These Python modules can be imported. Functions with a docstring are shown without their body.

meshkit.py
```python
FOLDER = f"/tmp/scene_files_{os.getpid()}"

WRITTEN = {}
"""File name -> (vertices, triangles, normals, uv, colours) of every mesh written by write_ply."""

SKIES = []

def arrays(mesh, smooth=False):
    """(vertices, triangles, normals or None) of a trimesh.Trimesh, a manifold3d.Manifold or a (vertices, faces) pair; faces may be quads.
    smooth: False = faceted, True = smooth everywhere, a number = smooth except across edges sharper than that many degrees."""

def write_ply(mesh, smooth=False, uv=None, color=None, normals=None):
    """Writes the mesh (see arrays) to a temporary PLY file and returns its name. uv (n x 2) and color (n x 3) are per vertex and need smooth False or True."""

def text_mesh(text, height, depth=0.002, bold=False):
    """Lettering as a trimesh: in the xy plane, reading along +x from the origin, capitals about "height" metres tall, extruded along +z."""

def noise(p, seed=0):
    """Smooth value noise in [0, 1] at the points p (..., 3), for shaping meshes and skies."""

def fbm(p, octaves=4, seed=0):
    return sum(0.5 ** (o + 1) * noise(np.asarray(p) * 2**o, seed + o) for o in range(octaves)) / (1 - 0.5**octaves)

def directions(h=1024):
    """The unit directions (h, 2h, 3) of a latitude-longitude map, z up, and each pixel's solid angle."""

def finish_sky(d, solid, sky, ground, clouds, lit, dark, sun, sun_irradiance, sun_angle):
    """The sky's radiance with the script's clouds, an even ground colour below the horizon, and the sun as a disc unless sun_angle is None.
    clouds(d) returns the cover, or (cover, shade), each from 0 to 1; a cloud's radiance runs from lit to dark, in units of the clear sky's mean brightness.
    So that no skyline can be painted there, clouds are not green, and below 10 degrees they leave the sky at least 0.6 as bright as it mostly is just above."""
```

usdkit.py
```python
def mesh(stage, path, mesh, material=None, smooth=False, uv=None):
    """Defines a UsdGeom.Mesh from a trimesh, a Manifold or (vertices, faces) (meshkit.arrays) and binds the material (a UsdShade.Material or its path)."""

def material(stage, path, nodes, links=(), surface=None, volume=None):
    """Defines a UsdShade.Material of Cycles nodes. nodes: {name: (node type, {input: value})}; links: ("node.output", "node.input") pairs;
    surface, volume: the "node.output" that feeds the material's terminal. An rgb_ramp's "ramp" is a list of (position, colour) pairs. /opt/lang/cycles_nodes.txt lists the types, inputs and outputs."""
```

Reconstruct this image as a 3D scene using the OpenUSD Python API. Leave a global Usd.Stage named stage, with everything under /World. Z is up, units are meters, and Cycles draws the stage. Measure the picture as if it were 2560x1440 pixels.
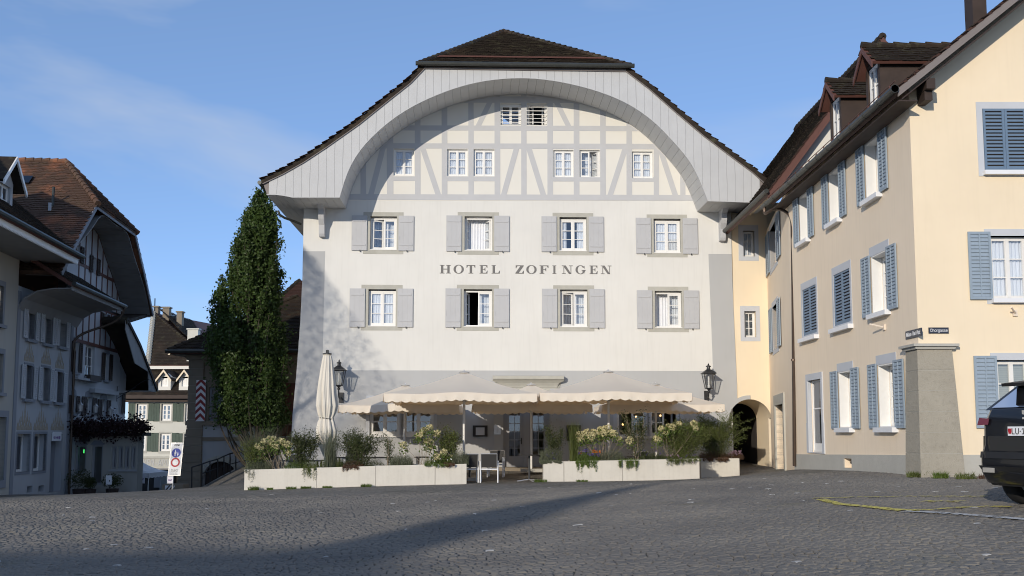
import math, random
import numpy as np, trimesh, usdkit, meshkit
from scipy.interpolate import RBFInterpolator
from scipy.spatial import cKDTree
import shapely
from shapely.geometry import Polygon, box as sbox, LineString, Point
from shapely.ops import unary_union
from shapely import affinity
from pxr import Usd, UsdGeom, UsdLux, UsdShade, Gf, Sdf

stage = Usd.Stage.CreateInMemory()
UsdGeom.SetStageUpAxis(stage, 'Z'); UsdGeom.SetStageMetersPerUnit(stage, 1.0)
UsdGeom.Xform.Define(stage, '/World'); UsdGeom.Scope.Define(stage, '/World/Looks')

# ------------------------------------------------------------------ camera
F, CX, CY, EYE = 2500.0, 1280.0, 845.0, np.array([0, 0, 1.6])
PITCH = math.atan(235 / 2500.0)
RIGHT = np.array([1.0, 0, 0]); FWD = np.array([0, math.cos(PITCH), math.sin(PITCH)]); UP = np.array([0, -math.sin(PITCH), math.cos(PITCH)])
cam = UsdGeom.Camera.Define(stage, '/World/camera')
cam.CreateProjectionAttr('perspective')
cam.CreateHorizontalApertureAttr(36.0); cam.CreateVerticalApertureAttr(20.25)
cam.CreateFocalLengthAttr(36.0 * F / 2560); cam.CreateVerticalApertureOffsetAttr((CY - 720) / 2560 * 36.0)
cam.CreateClippingRangeAttr(Gf.Vec2f(0.1, 5000)); cam.CreateExposureAttr(0.7)
def rows(x, y, z, t): return Gf.Matrix4d(*[float(a) for r in ((*x, 0), (*y, 0), (*z, 0), (*t, 1)) for a in r])
UsdGeom.Xformable(cam).AddTransformOp().Set(rows(RIGHT, UP, -FWD, EYE))

# ------------------------------------------------------------------ sky and sun
SUN_AZ, SUN_EL = math.radians(180 + 25.5), math.radians(13.6)
TO_SUN = np.array([math.sin(SUN_AZ) * math.cos(SUN_EL), math.cos(SUN_AZ) * math.cos(SUN_EL), math.sin(SUN_EL)])
usdkit.material(stage, '/World/Looks/sky_look', {
    'sky': ('sky_texture', {'sky_type': 'single_scattering', 'sun_disc': False, 'sun_elevation': SUN_EL, 'sun_rotation': math.atan2(TO_SUN[0], TO_SUN[1]), 'altitude': 400.0, 'air_density': 0.5, 'aerosol_density': 0.1, 'ozone_density': 3.5}),
    'tc': ('texture_coordinate', {}), 'map': ('mapping', {'mapping_type': 'point', 'scale': (1.5, 1.5, 5.5), 'rotation': (0.0, 0.35, 0.0), 'location': (19.12, 4.15, 16.90)}),
    'n': ('noise_texture', {'scale': 1.0, 'detail': 6.0, 'roughness': 0.52, 'distortion': 0.6}),
    'r': ('rgb_ramp', {'ramp': [(0.0, (0, 0, 0)), (0.44, (0, 0, 0)), (0.56, (0.32, 0.32, 0.32)), (0.70, (0.75, 0.75, 0.75)), (1.0, (0.9, 0.9, 0.9))]}),
    'bw': ('rgb_to_bw', {}), 'mx': ('mix', {'mix_type': 'mix', 'color2': (2.3, 2.55, 3.0)}),
    'gm': ('gamma', {'gamma': 0.58}), 'tn': ('mix', {'mix_type': 'multiply', 'fac': 1.0, 'color2': (1.22, 1.36, 1.56)}),
    'bg': ('background_shader', {'strength': 0.15})},
    [('tc.generated', 'map.vector'), ('map.vector', 'n.vector'), ('n.fac', 'r.fac'), ('r.color', 'bw.color'), ('bw.val', 'mx.fac'), ('sky.color', 'gm.color'), ('gm.color', 'tn.color1'), ('tn.color', 'mx.color1'), ('mx.color', 'bg.color')], surface='bg.background')
dome = UsdLux.DomeLight.Define(stage, '/World/sky')
UsdShade.MaterialBindingAPI.Apply(dome.GetPrim()).Bind(UsdShade.Material.Get(stage, '/World/Looks/sky_look'))
dome.GetPrim().SetCustomDataByKey('kind', 'structure')
sun = UsdLux.DistantLight.Define(stage, '/World/sun')
sun.CreateNormalizeAttr(True); sun.CreateIntensityAttr(0.5); sun.CreateAngleAttr(0.5); sun.CreateColorAttr(Gf.Vec3f(1.0, 0.90, 0.76))
_x = np.cross([0, 0, 1.0], TO_SUN); _x /= np.linalg.norm(_x)
UsdGeom.Xformable(sun).AddTransformOp().Set(rows(_x, np.cross(TO_SUN, _x), TO_SUN, (0, 0, 60)))

# ------------------------------------------------------------------ materials
def mat(name, col, rough=0.75, var=0.10, scale=1.2, bump=0.0, bscale=40.0, island=0.0, metal=0.0, spec=0.4, trans=0.0, stain=0.0, hue=0.0, coat=0.0, streak=0.0, tcol=None):
    """A procedural paint, stone, cloth or leaf: two scales of mottling, optional island variation, vertical streaks and bump."""
    c = np.array(col, float); lo, hi = c * (1 - var), np.minimum(c * (1 + var), 0.95)
    N = {'g': ('geometry', {}), 'n': ('noise_texture', {'scale': scale, 'detail': 5.0, 'roughness': 0.6}),
         'm': ('mix', {'mix_type': 'mix', 'color1': tuple(lo), 'color2': tuple(hi)}), 'st': ('map_range', {'from_min': 0.3, 'from_max': 0.7, 'clamp': True}),
         'p': ('principled_bsdf', {'roughness': rough, 'metallic': metal, 'specular_ior_level': spec, 'coat_weight': coat})}
    L = [('g.position', 'n.vector'), ('n.fac', 'st.value'), ('st.result', 'm.fac')]
    out = 'm.color'
    if stain:
        N.update({'n2': ('noise_texture', {'scale': scale * 7, 'detail': 4.0, 'roughness': 0.7}), 'r2': ('map_range', {'from_min': 0.5, 'from_max': 0.75, 'to_min': 0.0, 'to_max': stain, 'clamp': True}),
                  'm2': ('mix', {'mix_type': 'mix', 'color2': tuple(c * 0.45)})})
        L += [('g.position', 'n2.vector'), ('n2.fac', 'r2.value'), ('r2.result', 'm2.fac'), (out, 'm2.color1')]; out = 'm2.color'
    if streak:
        N.update({'mp': ('mapping', {'mapping_type': 'point', 'scale': (5.0, 5.0, 0.35)}), 'n3': ('noise_texture', {'scale': 1.6, 'detail': 4.0, 'roughness': 0.65}), 'r3': ('map_range', {'from_min': 0.5, 'from_max': 0.72, 'to_min': 0.0, 'to_max': streak, 'clamp': True}),
                  'm3': ('mix', {'mix_type': 'mix', 'color2': tuple(c * np.array([0.5, 0.49, 0.46]))})})
        L += [('g.position', 'mp.vector'), ('mp.vector', 'n3.vector'), ('n3.fac', 'r3.value'), ('r3.result', 'm3.fac'), (out, 'm3.color1')]; out = 'm3.color'
    if island:
        N.update({'ir': ('map_range', {'from_min': 0.0, 'from_max': 1.0, 'to_min': 1 - island, 'to_max': 1 + island}), 'h': ('hsv', {'hue': 0.5, 'saturation': 1.0, 'fac': 1.0})})
        L += [('g.random_per_island', 'ir.value'), ('ir.result', 'h.value'), (out, 'h.color')]; out = 'h.color'
        if hue:
            N['hr'] = ('map_range', {'from_min': 0.0, 'from_max': 1.0, 'to_min': 0.5 - hue, 'to_max': 0.5 + hue}); N['wn'] = ('math', {'math_type': 'fraction'}); N['wm'] = ('math', {'math_type': 'multiply', 'value2': 7.31})
            L += [('g.random_per_island', 'wm.value1'), ('wm.value', 'wn.value1'), ('wn.value', 'hr.value'), ('hr.result', 'h.hue')]
    L.append((out, 'p.base_color'))
    if bump:
        N.update({'bn': ('noise_texture', {'scale': bscale, 'detail': 4.0, 'roughness': 0.6}), 'b': ('bump', {'strength': bump, 'distance': 0.02})})
        L += [('g.position', 'bn.vector'), ('bn.fac', 'b.height'), ('b.normal', 'p.normal')]
    surf = 'p.BSDF'
    if trans:
        N.update({'tr': ('translucent_bsdf', {'color': tcol} if tcol else {}), 'mc': ('mix_closure', {'fac': trans})})
        L += ([(out, 'tr.color')] if tcol is None else []) + [ ('p.BSDF', 'mc.closure1'), ('tr.BSDF', 'mc.closure2')]; surf = 'mc.closure'
    usdkit.material(stage, f'/World/Looks/{name}', N, L, surface=surf)
    return f'/World/Looks/{name}'

def glass(name, tint=(0.92, 0.95, 0.97), base=0.10):
    usdkit.material(stage, f'/World/Looks/{name}', {'f': ('fresnel', {'IOR': 1.5}), 'a': ('math', {'math_type': 'add', 'value2': base, 'use_clamp': True}), 't': ('transparent_bsdf', {'color': tint}), 'g': ('glossy_bsdf', {'color': (0.95, 0.96, 1.0), 'roughness': 0.02}), 'm': ('mix_closure', {})},
        [('f.fac', 'a.value1'), ('a.value', 'm.fac'), ('t.BSDF', 'm.closure1'), ('g.BSDF', 'm.closure2')], surface='m.closure')
    return f'/World/Looks/{name}'

def tile_mat(name, stops, moss=0.0):
    """Clay tiles: one tone per tile from a ramp, larger weathering patches, lichen."""
    usdkit.material(stage, f'/World/Looks/{name}', {'g': ('geometry', {}), 'r': ('rgb_ramp', {'ramp': stops}), 'n': ('noise_texture', {'scale': 0.45, 'detail': 5.0, 'roughness': 0.65}), 'mr': ('map_range', {'from_min': 0.38, 'from_max': 0.62, 'to_min': -0.32, 'to_max': 0.32, 'clamp': True}), 'ad': ('math', {'math_type': 'add', 'use_clamp': True}),
        'n2': ('noise_texture', {'scale': 2.2, 'detail': 6.0, 'roughness': 0.75}), 'm2r': ('map_range', {'from_min': 0.52, 'from_max': 0.7, 'to_min': 0.0, 'to_max': moss, 'clamp': True}), 'mx': ('mix', {'mix_type': 'mix', 'color2': (0.13, 0.125, 0.07)}),
        'bn': ('noise_texture', {'scale': 30.0, 'detail': 3.0}), 'b': ('bump', {'strength': 0.4, 'distance': 0.01}), 'p': ('principled_bsdf', {'roughness': 0.85, 'specular_ior_level': 0.25})},
        [('g.position', 'n.vector'), ('n.fac', 'mr.value'), ('mr.result', 'ad.value1'), ('g.random_per_island', 'ad.value2'), ('ad.value', 'r.fac'), ('g.position', 'n2.vector'), ('n2.fac', 'm2r.value'), ('m2r.result', 'mx.fac'), ('r.color', 'mx.color1'), ('mx.color', 'p.base_color'), ('g.position', 'bn.vector'), ('bn.fac', 'b.height'), ('b.normal', 'p.normal')], surface='p.BSDF')
    return f'/World/Looks/{name}'

def emit(name, col, s):
    usdkit.material(stage, f'/World/Looks/{name}', {'e': ('emission', {'color': col, 'strength': s})}, [], surface='e.emission'); return f'/World/Looks/{name}'

M = dict(
    white=mat('white_render', (0.70, 0.69, 0.652), 0.9, 0.05, 0.3, 0.14, 70, streak=0.09, stain=0.03),
    infill=mat('infill_render', (0.72, 0.70, 0.64), 0.9, 0.02, 0.6, 0.12, 60),
    grey=mat('grey_render', (0.44, 0.445, 0.445), 0.9, 0.025, 0.6, 0.15, 70, streak=0.04),
    timber=mat('grey_timber_paint', (0.50, 0.505, 0.515), 0.8, 0.03, 2.0, 0.1, 30),
    board=mat('pale_grey_boards', (0.53, 0.535, 0.535), 0.65, 0.04, 1.5, 0.08, 25, island=0.04, streak=0.06),
    stone=mat('grey_sandstone', (0.44, 0.43, 0.38), 0.9, 0.07, 3.0, 0.25, 60),
    shutter=mat('grey_shutter_paint', (0.47, 0.475, 0.485), 0.6, 0.03, 2.0, 0.05, 30, stain=0.03),
    wframe=mat('white_window_paint', (0.78, 0.77, 0.74), 0.45, 0.02, 2.0),
    dframe=mat('grey_door_paint', (0.33, 0.33, 0.34), 0.5, 0.03, 2.0),
    fascia=mat('brown_grey_fascia', (0.20, 0.175, 0.165), 0.6, 0.06, 2.0),
    metal=mat('weathered_copper_gutter', (0.065, 0.068, 0.062), 0.45, 0.15, 3.0, metal=0.6),
    pipe=mat('brown_downpipe', (0.085, 0.06, 0.045), 0.4, 0.12, 3.0, metal=0.5),
    iron=mat('black_iron', (0.02, 0.021, 0.023), 0.45, 0.1, 5.0, spec=0.5),
    letter=mat('grey_lettering', (0.17, 0.165, 0.16), 0.8, 0.04, 4.0),
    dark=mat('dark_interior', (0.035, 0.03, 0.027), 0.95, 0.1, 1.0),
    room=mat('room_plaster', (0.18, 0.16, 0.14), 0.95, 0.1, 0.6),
    curtain=mat('sheer_curtain', (0.86, 0.88, 0.92), 0.9, 0.03, 2.0, trans=0.12),
    blind=mat('grey_green_blind', (0.40, 0.41, 0.37), 0.7, 0.03, 2.0),
    pane=glass('window_pane'), lampglass=glass('lantern_pane', (0.93, 0.94, 0.93), 0.06),
    carglass=glass('car_pane', (0.06, 0.07, 0.09), 0.05),
    tile_brown=tile_mat('brown_clay_tiles', [(0, (0.028, 0.021, 0.016)), (0.4, (0.055, 0.038, 0.027)), (0.8, (0.085, 0.055, 0.035)), (1, (0.13, 0.085, 0.05))], 0.45),
    tile_red=tile_mat('mixed_red_tiles', [(0, (0.10, 0.06, 0.042)), (0.22, (0.22, 0.10, 0.058)), (0.5, (0.40, 0.15, 0.07)), (0.86, (0.52, 0.20, 0.09)), (1, (0.70, 0.55, 0.42))], 0.3),
    tile_verge=tile_mat('red_brown_verge_tiles', [(0, (0.05, 0.026, 0.020)), (0.6, (0.085, 0.040, 0.028)), (1, (0.12, 0.055, 0.036))], 0.1),
    cream=mat('cream_render', (0.81, 0.685, 0.50), 0.92, 0.045, 0.4, 0.2, 60, streak=0.05),
    pinkish=mat('beige_render', (0.82, 0.69, 0.53), 0.92, 0.03, 0.5, 0.25, 55, streak=0.10),
    plinth=mat('plinth_cement', (0.43, 0.42, 0.38), 0.9, 0.06, 1.5, 0.3, 40, stain=0.15),
    bluegrey=mat('pale_blue_stone_paint', (0.52, 0.54, 0.57), 0.8, 0.03, 2.0, 0.1, 40),
    blue=mat('blue_shutter_paint', (0.28, 0.345, 0.41), 0.55, 0.06, 3.0, 0.08, 30, streak=0.25),
    blue_dark=mat('blue_shutter_paint_new', (0.135, 0.20, 0.285), 0.5, 0.04, 3.0),
    pillar=mat('washed_concrete', (0.36, 0.33, 0.27), 0.95, 0.07, 1.5, 0.8, 45, stain=0.35),
    brownwood=mat('brown_wood', (0.045, 0.030, 0.024), 0.7, 0.2, 3.0, 0.1, 30),
    redwood=mat('red_brown_wood', (0.12, 0.052, 0.040), 0.6, 0.1, 3.0),
    sign_blue=mat('enamel_dark_sign', (0.03, 0.036, 0.055), 0.35, 0.05, 3.0), sign_white=mat('enamel_white', (0.75, 0.76, 0.78), 0.4, 0.02, 3.0),
    concrete=mat('planter_concrete', (0.60, 0.57, 0.505), 0.9, 0.05, 2.0, 0.3, 50, stain=0.12, streak=0.16),
    soil=mat('soil', (0.05, 0.036, 0.025), 0.98, 0.2, 8.0, 0.5, 40),
    canvas=mat('cream_canvas', (0.88, 0.80, 0.68), 0.9, 0.02, 1.5, 0.05, 90, trans=0.24, tcol=(0.95, 0.66, 0.38)),
    canvas2=mat('folded_canvas', (0.70, 0.66, 0.58), 0.9, 0.04, 2.0, 0.05, 90, trans=0.05),
    alu=mat('aluminium', (0.60, 0.60, 0.60), 0.35, 0.04, 3.0, metal=0.7), whitepole=mat('white_pole', (0.72, 0.71, 0.68), 0.45, 0.03, 3.0),
    mesh=mat('dark_mesh', (0.035, 0.034, 0.033), 0.7, 0.1, 5.0),
    house_w=mat('old_white_render', (0.43, 0.44, 0.455), 0.92, 0.05, 0.5, 0.2, 50, streak=0.12),
    house_c=mat('old_ivory_render', (0.44, 0.42, 0.375), 0.92, 0.05, 0.5, 0.2, 50, streak=0.12),
    house_b=mat('cool_white_render', (0.5, 0.515, 0.54), 0.92, 0.04, 0.5, 0.15, 50, streak=0.08),
    house_g=mat('grey_house_trim', (0.25, 0.262, 0.29), 0.9, 0.04, 1.0, 0.1, 50),
    soffit=mat('grey_soffit_boards', (0.27, 0.262, 0.255), 0.8, 0.08, 2.0, island=0.06),
    rustic=mat('ornament_paint', (0.36, 0.31, 0.24), 0.9, 0.2, 8.0), apoth=mat('far_house_render', (0.58, 0.57, 0.51), 0.92, 0.05, 0.4, 0.15, 40, streak=0.08),
    green=mat('green_shutter_paint', (0.055, 0.085, 0.065), 0.6, 0.08, 2.0), oak=mat('stained_brown_shutter', (0.05, 0.035, 0.03), 0.7, 0.1, 2.0),
    brownstone=mat('brown_sandstone', (0.235, 0.20, 0.155), 0.95, 0.10, 1.4, 0.4, 40, stain=0.1),
    red=mat('chevron_red', (0.25, 0.035, 0.035), 0.6, 0.08, 3.0),
    tent=mat('tent_white', (0.78, 0.78, 0.80), 0.7, 0.02, 2.0, trans=0.25), poster=mat('poster_paper', (0.75, 0.74, 0.80), 0.6, 0.02, 3.0), ink=mat('violet_ink', (0.20, 0.12, 0.30), 0.7, 0.1, 3.0),
    traffic_blue=mat('traffic_blue', (0.02, 0.045, 0.33), 0.4, 0.02, 3.0), traffic_red=mat('traffic_red', (0.42, 0.02, 0.03), 0.4, 0.02, 3.0), black=mat('black_print', (0.02, 0.02, 0.022), 0.6, 0.05, 3.0),
    carpaint=mat('black_car_paint', (0.006, 0.006, 0.007), 0.3, 0.05, 3.0, spec=0.4, coat=0.6), plastic=mat('black_plastic', (0.018, 0.018, 0.019), 0.55, 0.08, 5.0), rubber=mat('tyre_rubber', (0.012, 0.012, 0.012), 0.85, 0.1, 8.0),
    chrome=mat('chrome', (0.75, 0.76, 0.78), 0.12, 0.02, 3.0, metal=1.0), taillight=mat('dark_red_lens', (0.14, 0.012, 0.012), 0.15, 0.05, 3.0, coat=1.0), tan=mat('pillar_trim', (0.10, 0.09, 0.075), 0.3, 0.05, 3.0),
    bark=mat('grey_bark', (0.07, 0.058, 0.045), 0.95, 0.2, 5.0, 0.5, 20), twig=mat('pale_twig', (0.26, 0.21, 0.15), 0.9, 0.15, 6.0),
    leaf_tree=mat('tree_leaf', (0.078, 0.155, 0.034), 0.5, 0.28, 0.8, island=0.42, hue=0.02, trans=0.22),
    leaf_dark=mat('dark_shrub_leaf', (0.088, 0.13, 0.042), 0.5, 0.25, 2.0, island=0.45, hue=0.03, trans=0.2),
    leaf_mid=mat('mid_shrub_leaf', (0.155, 0.225, 0.058), 0.5, 0.25, 2.0, island=0.45, hue=0.03, trans=0.25),
    leaf_fresh=mat('fresh_leaf', (0.16, 0.27, 0.055), 0.5, 0.2, 2.0, island=0.4, hue=0.02, trans=0.3),
    leaf_grey=mat('grey_green_leaf', (0.2, 0.235, 0.145), 0.7, 0.2, 2.0, island=0.4, hue=0.02, trans=0.2),
    leaf_brown=mat('russet_leaf', (0.19, 0.12, 0.06), 0.7, 0.25, 2.0, island=0.45, hue=0.02, trans=0.2),
    leaf_vine=mat('dark_red_vine', (0.055, 0.022, 0.020), 0.6, 0.3, 1.5, island=0.5, hue=0.03, trans=0.15),
    flower_cream=mat('cream_flower', (0.74, 0.74, 0.38), 0.8, 0.12, 6.0, island=0.2, hue=0.03, trans=0.2), flower_violet=mat('violet_flower', (0.22, 0.12, 0.36), 0.8, 0.1, 6.0, island=0.3, hue=0.04, trans=0.2),
    flower_orange=mat('orange_flower', (0.65, 0.27, 0.03), 0.8, 0.1, 6.0, island=0.2, hue=0.02, trans=0.2), flower_pink=mat('pink_flower', (0.45, 0.30, 0.38), 0.8, 0.1, 6.0, island=0.3, hue=0.02, trans=0.2),
    yellow_paint=None, glow=emit('lit_bulb', (1.0, 0.55, 0.2), 2.5), neon=emit('green_display', (0.1, 1.0, 0.2), 0.7),
)

# ------------------------------------------------------------------ prims
NAMES, BASE = {}, {}
def numbered(parent, name):
    k = (parent, name); n = NAMES.get(k, 0); NAMES[k] = n + 1
    return name if n == 0 else f'{name}_{n:03d}'
def tag(p, label=None, cat=None, group=None, kind=None):
    p = p if hasattr(p, 'SetCustomDataByKey') else stage.GetPrimAtPath(p)
    for k, v in (('label', label), ('category', cat), ('group', group), ('kind', kind)):
        if v: p.SetCustomDataByKey(k, v)
def thing(name, label, cat, base=(0, 0, 0), group=None, kind=None, rotz=0.0):
    path = '/World/' + numbered('/World', name)
    x = UsdGeom.Xform.Define(stage, path); x.AddTranslateOp().Set(Gf.Vec3d(*map(float, base)))
    if rotz: x.AddRotateZOp().Set(float(rotz))
    tag(x.GetPrim(), label, cat, group, kind); BASE[path] = np.array(base, float)
    return path
def obj(parent, name, mesh, m, smooth=False, **kw):
    """One mesh prim under its thing (vertices are given in the thing's world place unless local=True)."""
    local = kw.pop('local', False)
    v, f, *_ = arr(mesh)
    if len(f) == 0: return None
    path = parent + '/' + numbered(parent, name)
    b = BASE.get(parent, np.zeros(3)) if not local else np.zeros(3)
    usdkit.mesh(stage, path, (v - b, f), m, smooth)
    BASE[path] = b
    if kw: tag(path, **kw)
    return path
def solo(name, mesh, m, label, cat, smooth=False, base=None, **kw):
    """A thing of one mesh."""
    v, f, *_ = arr(mesh); b = np.array(base if base is not None else [*v.mean(0)[:2], v[:, 2].min()], float)
    path = '/World/' + numbered('/World', name)
    x = usdkit.mesh(stage, path, (v - b, f), m, smooth); x.AddTranslateOp().Set(Gf.Vec3d(*map(float, b))); BASE[path] = b
    tag(path, label, cat, **kw); return path
def dup(src, loc, rotz=0.0, label=None):
    name = src.rsplit('/', 1)[1]
    if name[-4:-3] == '_' and name[-3:].isdigit(): name = name[:-4]
    path = '/World/' + numbered('/World', name)
    x = UsdGeom.Xform.Define(stage, path); x.GetPrim().GetReferences().AddInternalReference(src); x.GetPrim().SetInstanceable(True)
    x.ClearXformOpOrder(); x.AddTranslateOp().Set(Gf.Vec3d(*map(float, loc)))
    x.AddRotateZOp().Set(float(rotz))
    if label: tag(x.GetPrim(), label)
    return path

# ------------------------------------------------------------------ geometry
def arr(m):
    if isinstance(m, (tuple, list)):
        f = np.asarray(m[1], int).reshape(len(m[1]), -1)
        if f.shape[1] == 4: f = np.vstack([f[:, [0, 1, 2]], f[:, [0, 2, 3]]])
        return np.asarray(m[0], float), f
    return np.asarray(m.vertices, float), np.asarray(m.faces, int)
def cat(ms):
    vs, fs, n = [], [], 0
    for m in ms:
        if m is None: continue
        v, f = arr(m)
        if len(f) == 0: continue
        vs.append(v); fs.append(f + n); n += len(v)
    return (np.vstack(vs), np.vstack(fs)) if vs else (np.zeros((0, 3)), np.zeros((0, 3), int))
BOXF = np.array([[0, 2, 3, 1], [4, 5, 7, 6], [0, 1, 5, 4], [2, 6, 7, 3], [0, 4, 6, 2], [1, 3, 7, 5]])
def box(x0, x1, y0, y1, z0, z1):
    v = np.array([[x, y, z] for z in (z0, z1) for y in (y0, y1) for x in (x0, x1)], float)
    return arr((v, BOXF))
def hexa(bottom, top):
    """Closed solid between two quads with the same turning sense (counter-clockwise seen from the top)."""
    v = np.vstack([bottom, top]).astype(float); n = len(bottom)
    f = [[0, i + 1, i] for i in range(1, n - 1)] + [[n, n + i, n + i + 1] for i in range(1, n - 1)]
    for i in range(n):
        j = (i + 1) % n; f += [[i, j, n + j], [i, n + j, n + i]]
    return v, np.array(f)
def slab(quad, t, n=None):
    """A plate of thickness t below the polygon (its normal up)."""
    q = np.array(quad, float)
    if n is None: n = np.cross(q[1] - q[0], q[2] - q[0]); n /= np.linalg.norm(n)
    return hexa(q - n * t, q)
def ext(poly, d0, d1):
    """Extrudes a shapely polygon (x, y) from z = d0 to d1."""
    out = []
    for g in getattr(poly, 'geoms', [poly]):
        if g.geom_type != 'Polygon' or g.area < 1e-6: continue
        m = trimesh.creation.extrude_polygon(g, d1 - d0, engine='earcut'); v = np.array(m.vertices); v[:, 2] += d0; out.append((v, np.array(m.faces)))
    return cat(out)
def tube(pts, r, n=8, caps=True):
    p = np.array(pts, float); k = len(p); r = np.broadcast_to(r, k).astype(float)
    t = np.gradient(p, axis=0); t /= np.linalg.norm(t, axis=1)[:, None] + 1e-12
    a = np.array([0, 0, 1.0]) if abs(t[0][2]) < 0.9 else np.array([1.0, 0, 0])
    rings = []
    for i in range(k):
        b = np.cross(t[i], a); b /= np.linalg.norm(b); a = np.cross(b, t[i])
        th = np.arange(n) / n * 2 * np.pi
        rings.append(p[i] + r[i] * (np.cos(th)[:, None] * b + np.sin(th)[:, None] * a))
    v = np.vstack(rings); f = []
    for i in range(k - 1):
        for j in range(n):
            q = (j + 1) % n; f += [[i * n + j, (i + 1) * n + q, i * n + q], [i * n + j, (i + 1) * n + j, (i + 1) * n + q]]
    if caps:
        v = np.vstack([v, p[0], p[-1]]); c0, c1 = len(v) - 2, len(v) - 1
        for j in range(n): q = (j + 1) % n; f += [[c0, j, q], [c1, (k - 1) * n + q, (k - 1) * n + j]]
    return v, np.array(f)
def lathe(prof, n=16, c=(0, 0, 0)):
    pr = np.array(prof, float); th = np.arange(n) / n * 2 * np.pi
    v = np.vstack([np.stack([r * np.cos(th), r * np.sin(th), np.full(n, z)], 1) for r, z in pr]) + np.array(c); f = []
    for i in range(len(pr) - 1):
        for j in range(n):
            q = (j + 1) % n; f += [[i * n + j, i * n + q, (i + 1) * n + q], [i * n + j, (i + 1) * n + q, (i + 1) * n + j]]
    return v, np.array(f)
def move(m, d):
    v, f = arr(m); return v + np.array(d, float), f
def rotz(m, deg, c=(0, 0, 0)):
    v, f = arr(m); a = math.radians(deg); R = np.array([[math.cos(a), -math.sin(a), 0], [math.sin(a), math.cos(a), 0], [0, 0, 1]]); return (v - np.array(c)) @ R.T + np.array(c), f

def ray(u, v):
    return FWD + RIGHT * (u - CX) / F + UP * (CY - v) / F
def at(u, v, y):
    """The point at depth y that is seen at the photograph's pixel (u, v); used to measure the place from the photograph."""
    d = ray(u, v); return EYE + d * (y / d[1])
def proj(p):
    q = np.asarray(p) - EYE; w = q @ FWD; return CX + F * (q @ RIGHT) / w, CY - F * (q @ UP) / w

class Wall:
    """An upright plane: s runs along it (left to right as seen), z up, d outward."""
    def __init__(self, p0, p1, n=None):
        self.p0 = np.array([p0[0], p0[1], 0.0]); e = np.array([p1[0] - p0[0], p1[1] - p0[1], 0.0]); self.len = np.linalg.norm(e); self.e = e / self.len; self.n = np.array([self.e[1], -self.e[0], 0])
    def at(self, u, v, d=0.0):
        r = ray(u, v); o = self.p0 + self.n * d; t = ((o - EYE) @ self.n) / (r @ self.n); p = EYE + r * t
        return float((p - self.p0) @ self.e), float(p[2])
    def s(self, u, d=0.0, v=900): return self.at(u, v, d)[0]
    def pts(self, pix, d=0.0): return [self.at(u, v, d) for u, v in pix]
    def P(self, s, z, d=0.0): return self.p0 + self.e * s + self.n * d + np.array([0, 0, z])
    def M(self, m):
        v, f = arr(m); return self.p0 + v[:, :1] * self.e + v[:, 2:3] * self.n + v[:, 1:2] * np.array([0, 0, 1.0]), f
    def box(self, s0, s1, z0, z1, d0, d1): return self.M(box(s0, s1, z0, z1, d0, d1))
    def ext(self, poly, d0, d1): return self.M(ext(poly, d0, d1))
    def rect(self, u0, v0, u1, v1, d=0.0):
        um, vm = (u0 + u1) / 2, (v0 + v1) / 2
        return self.at(u0, vm, d)[0], self.at(um, v1, d)[1], self.at(u1, vm, d)[0], self.at(um, v0, d)[1]

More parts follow.
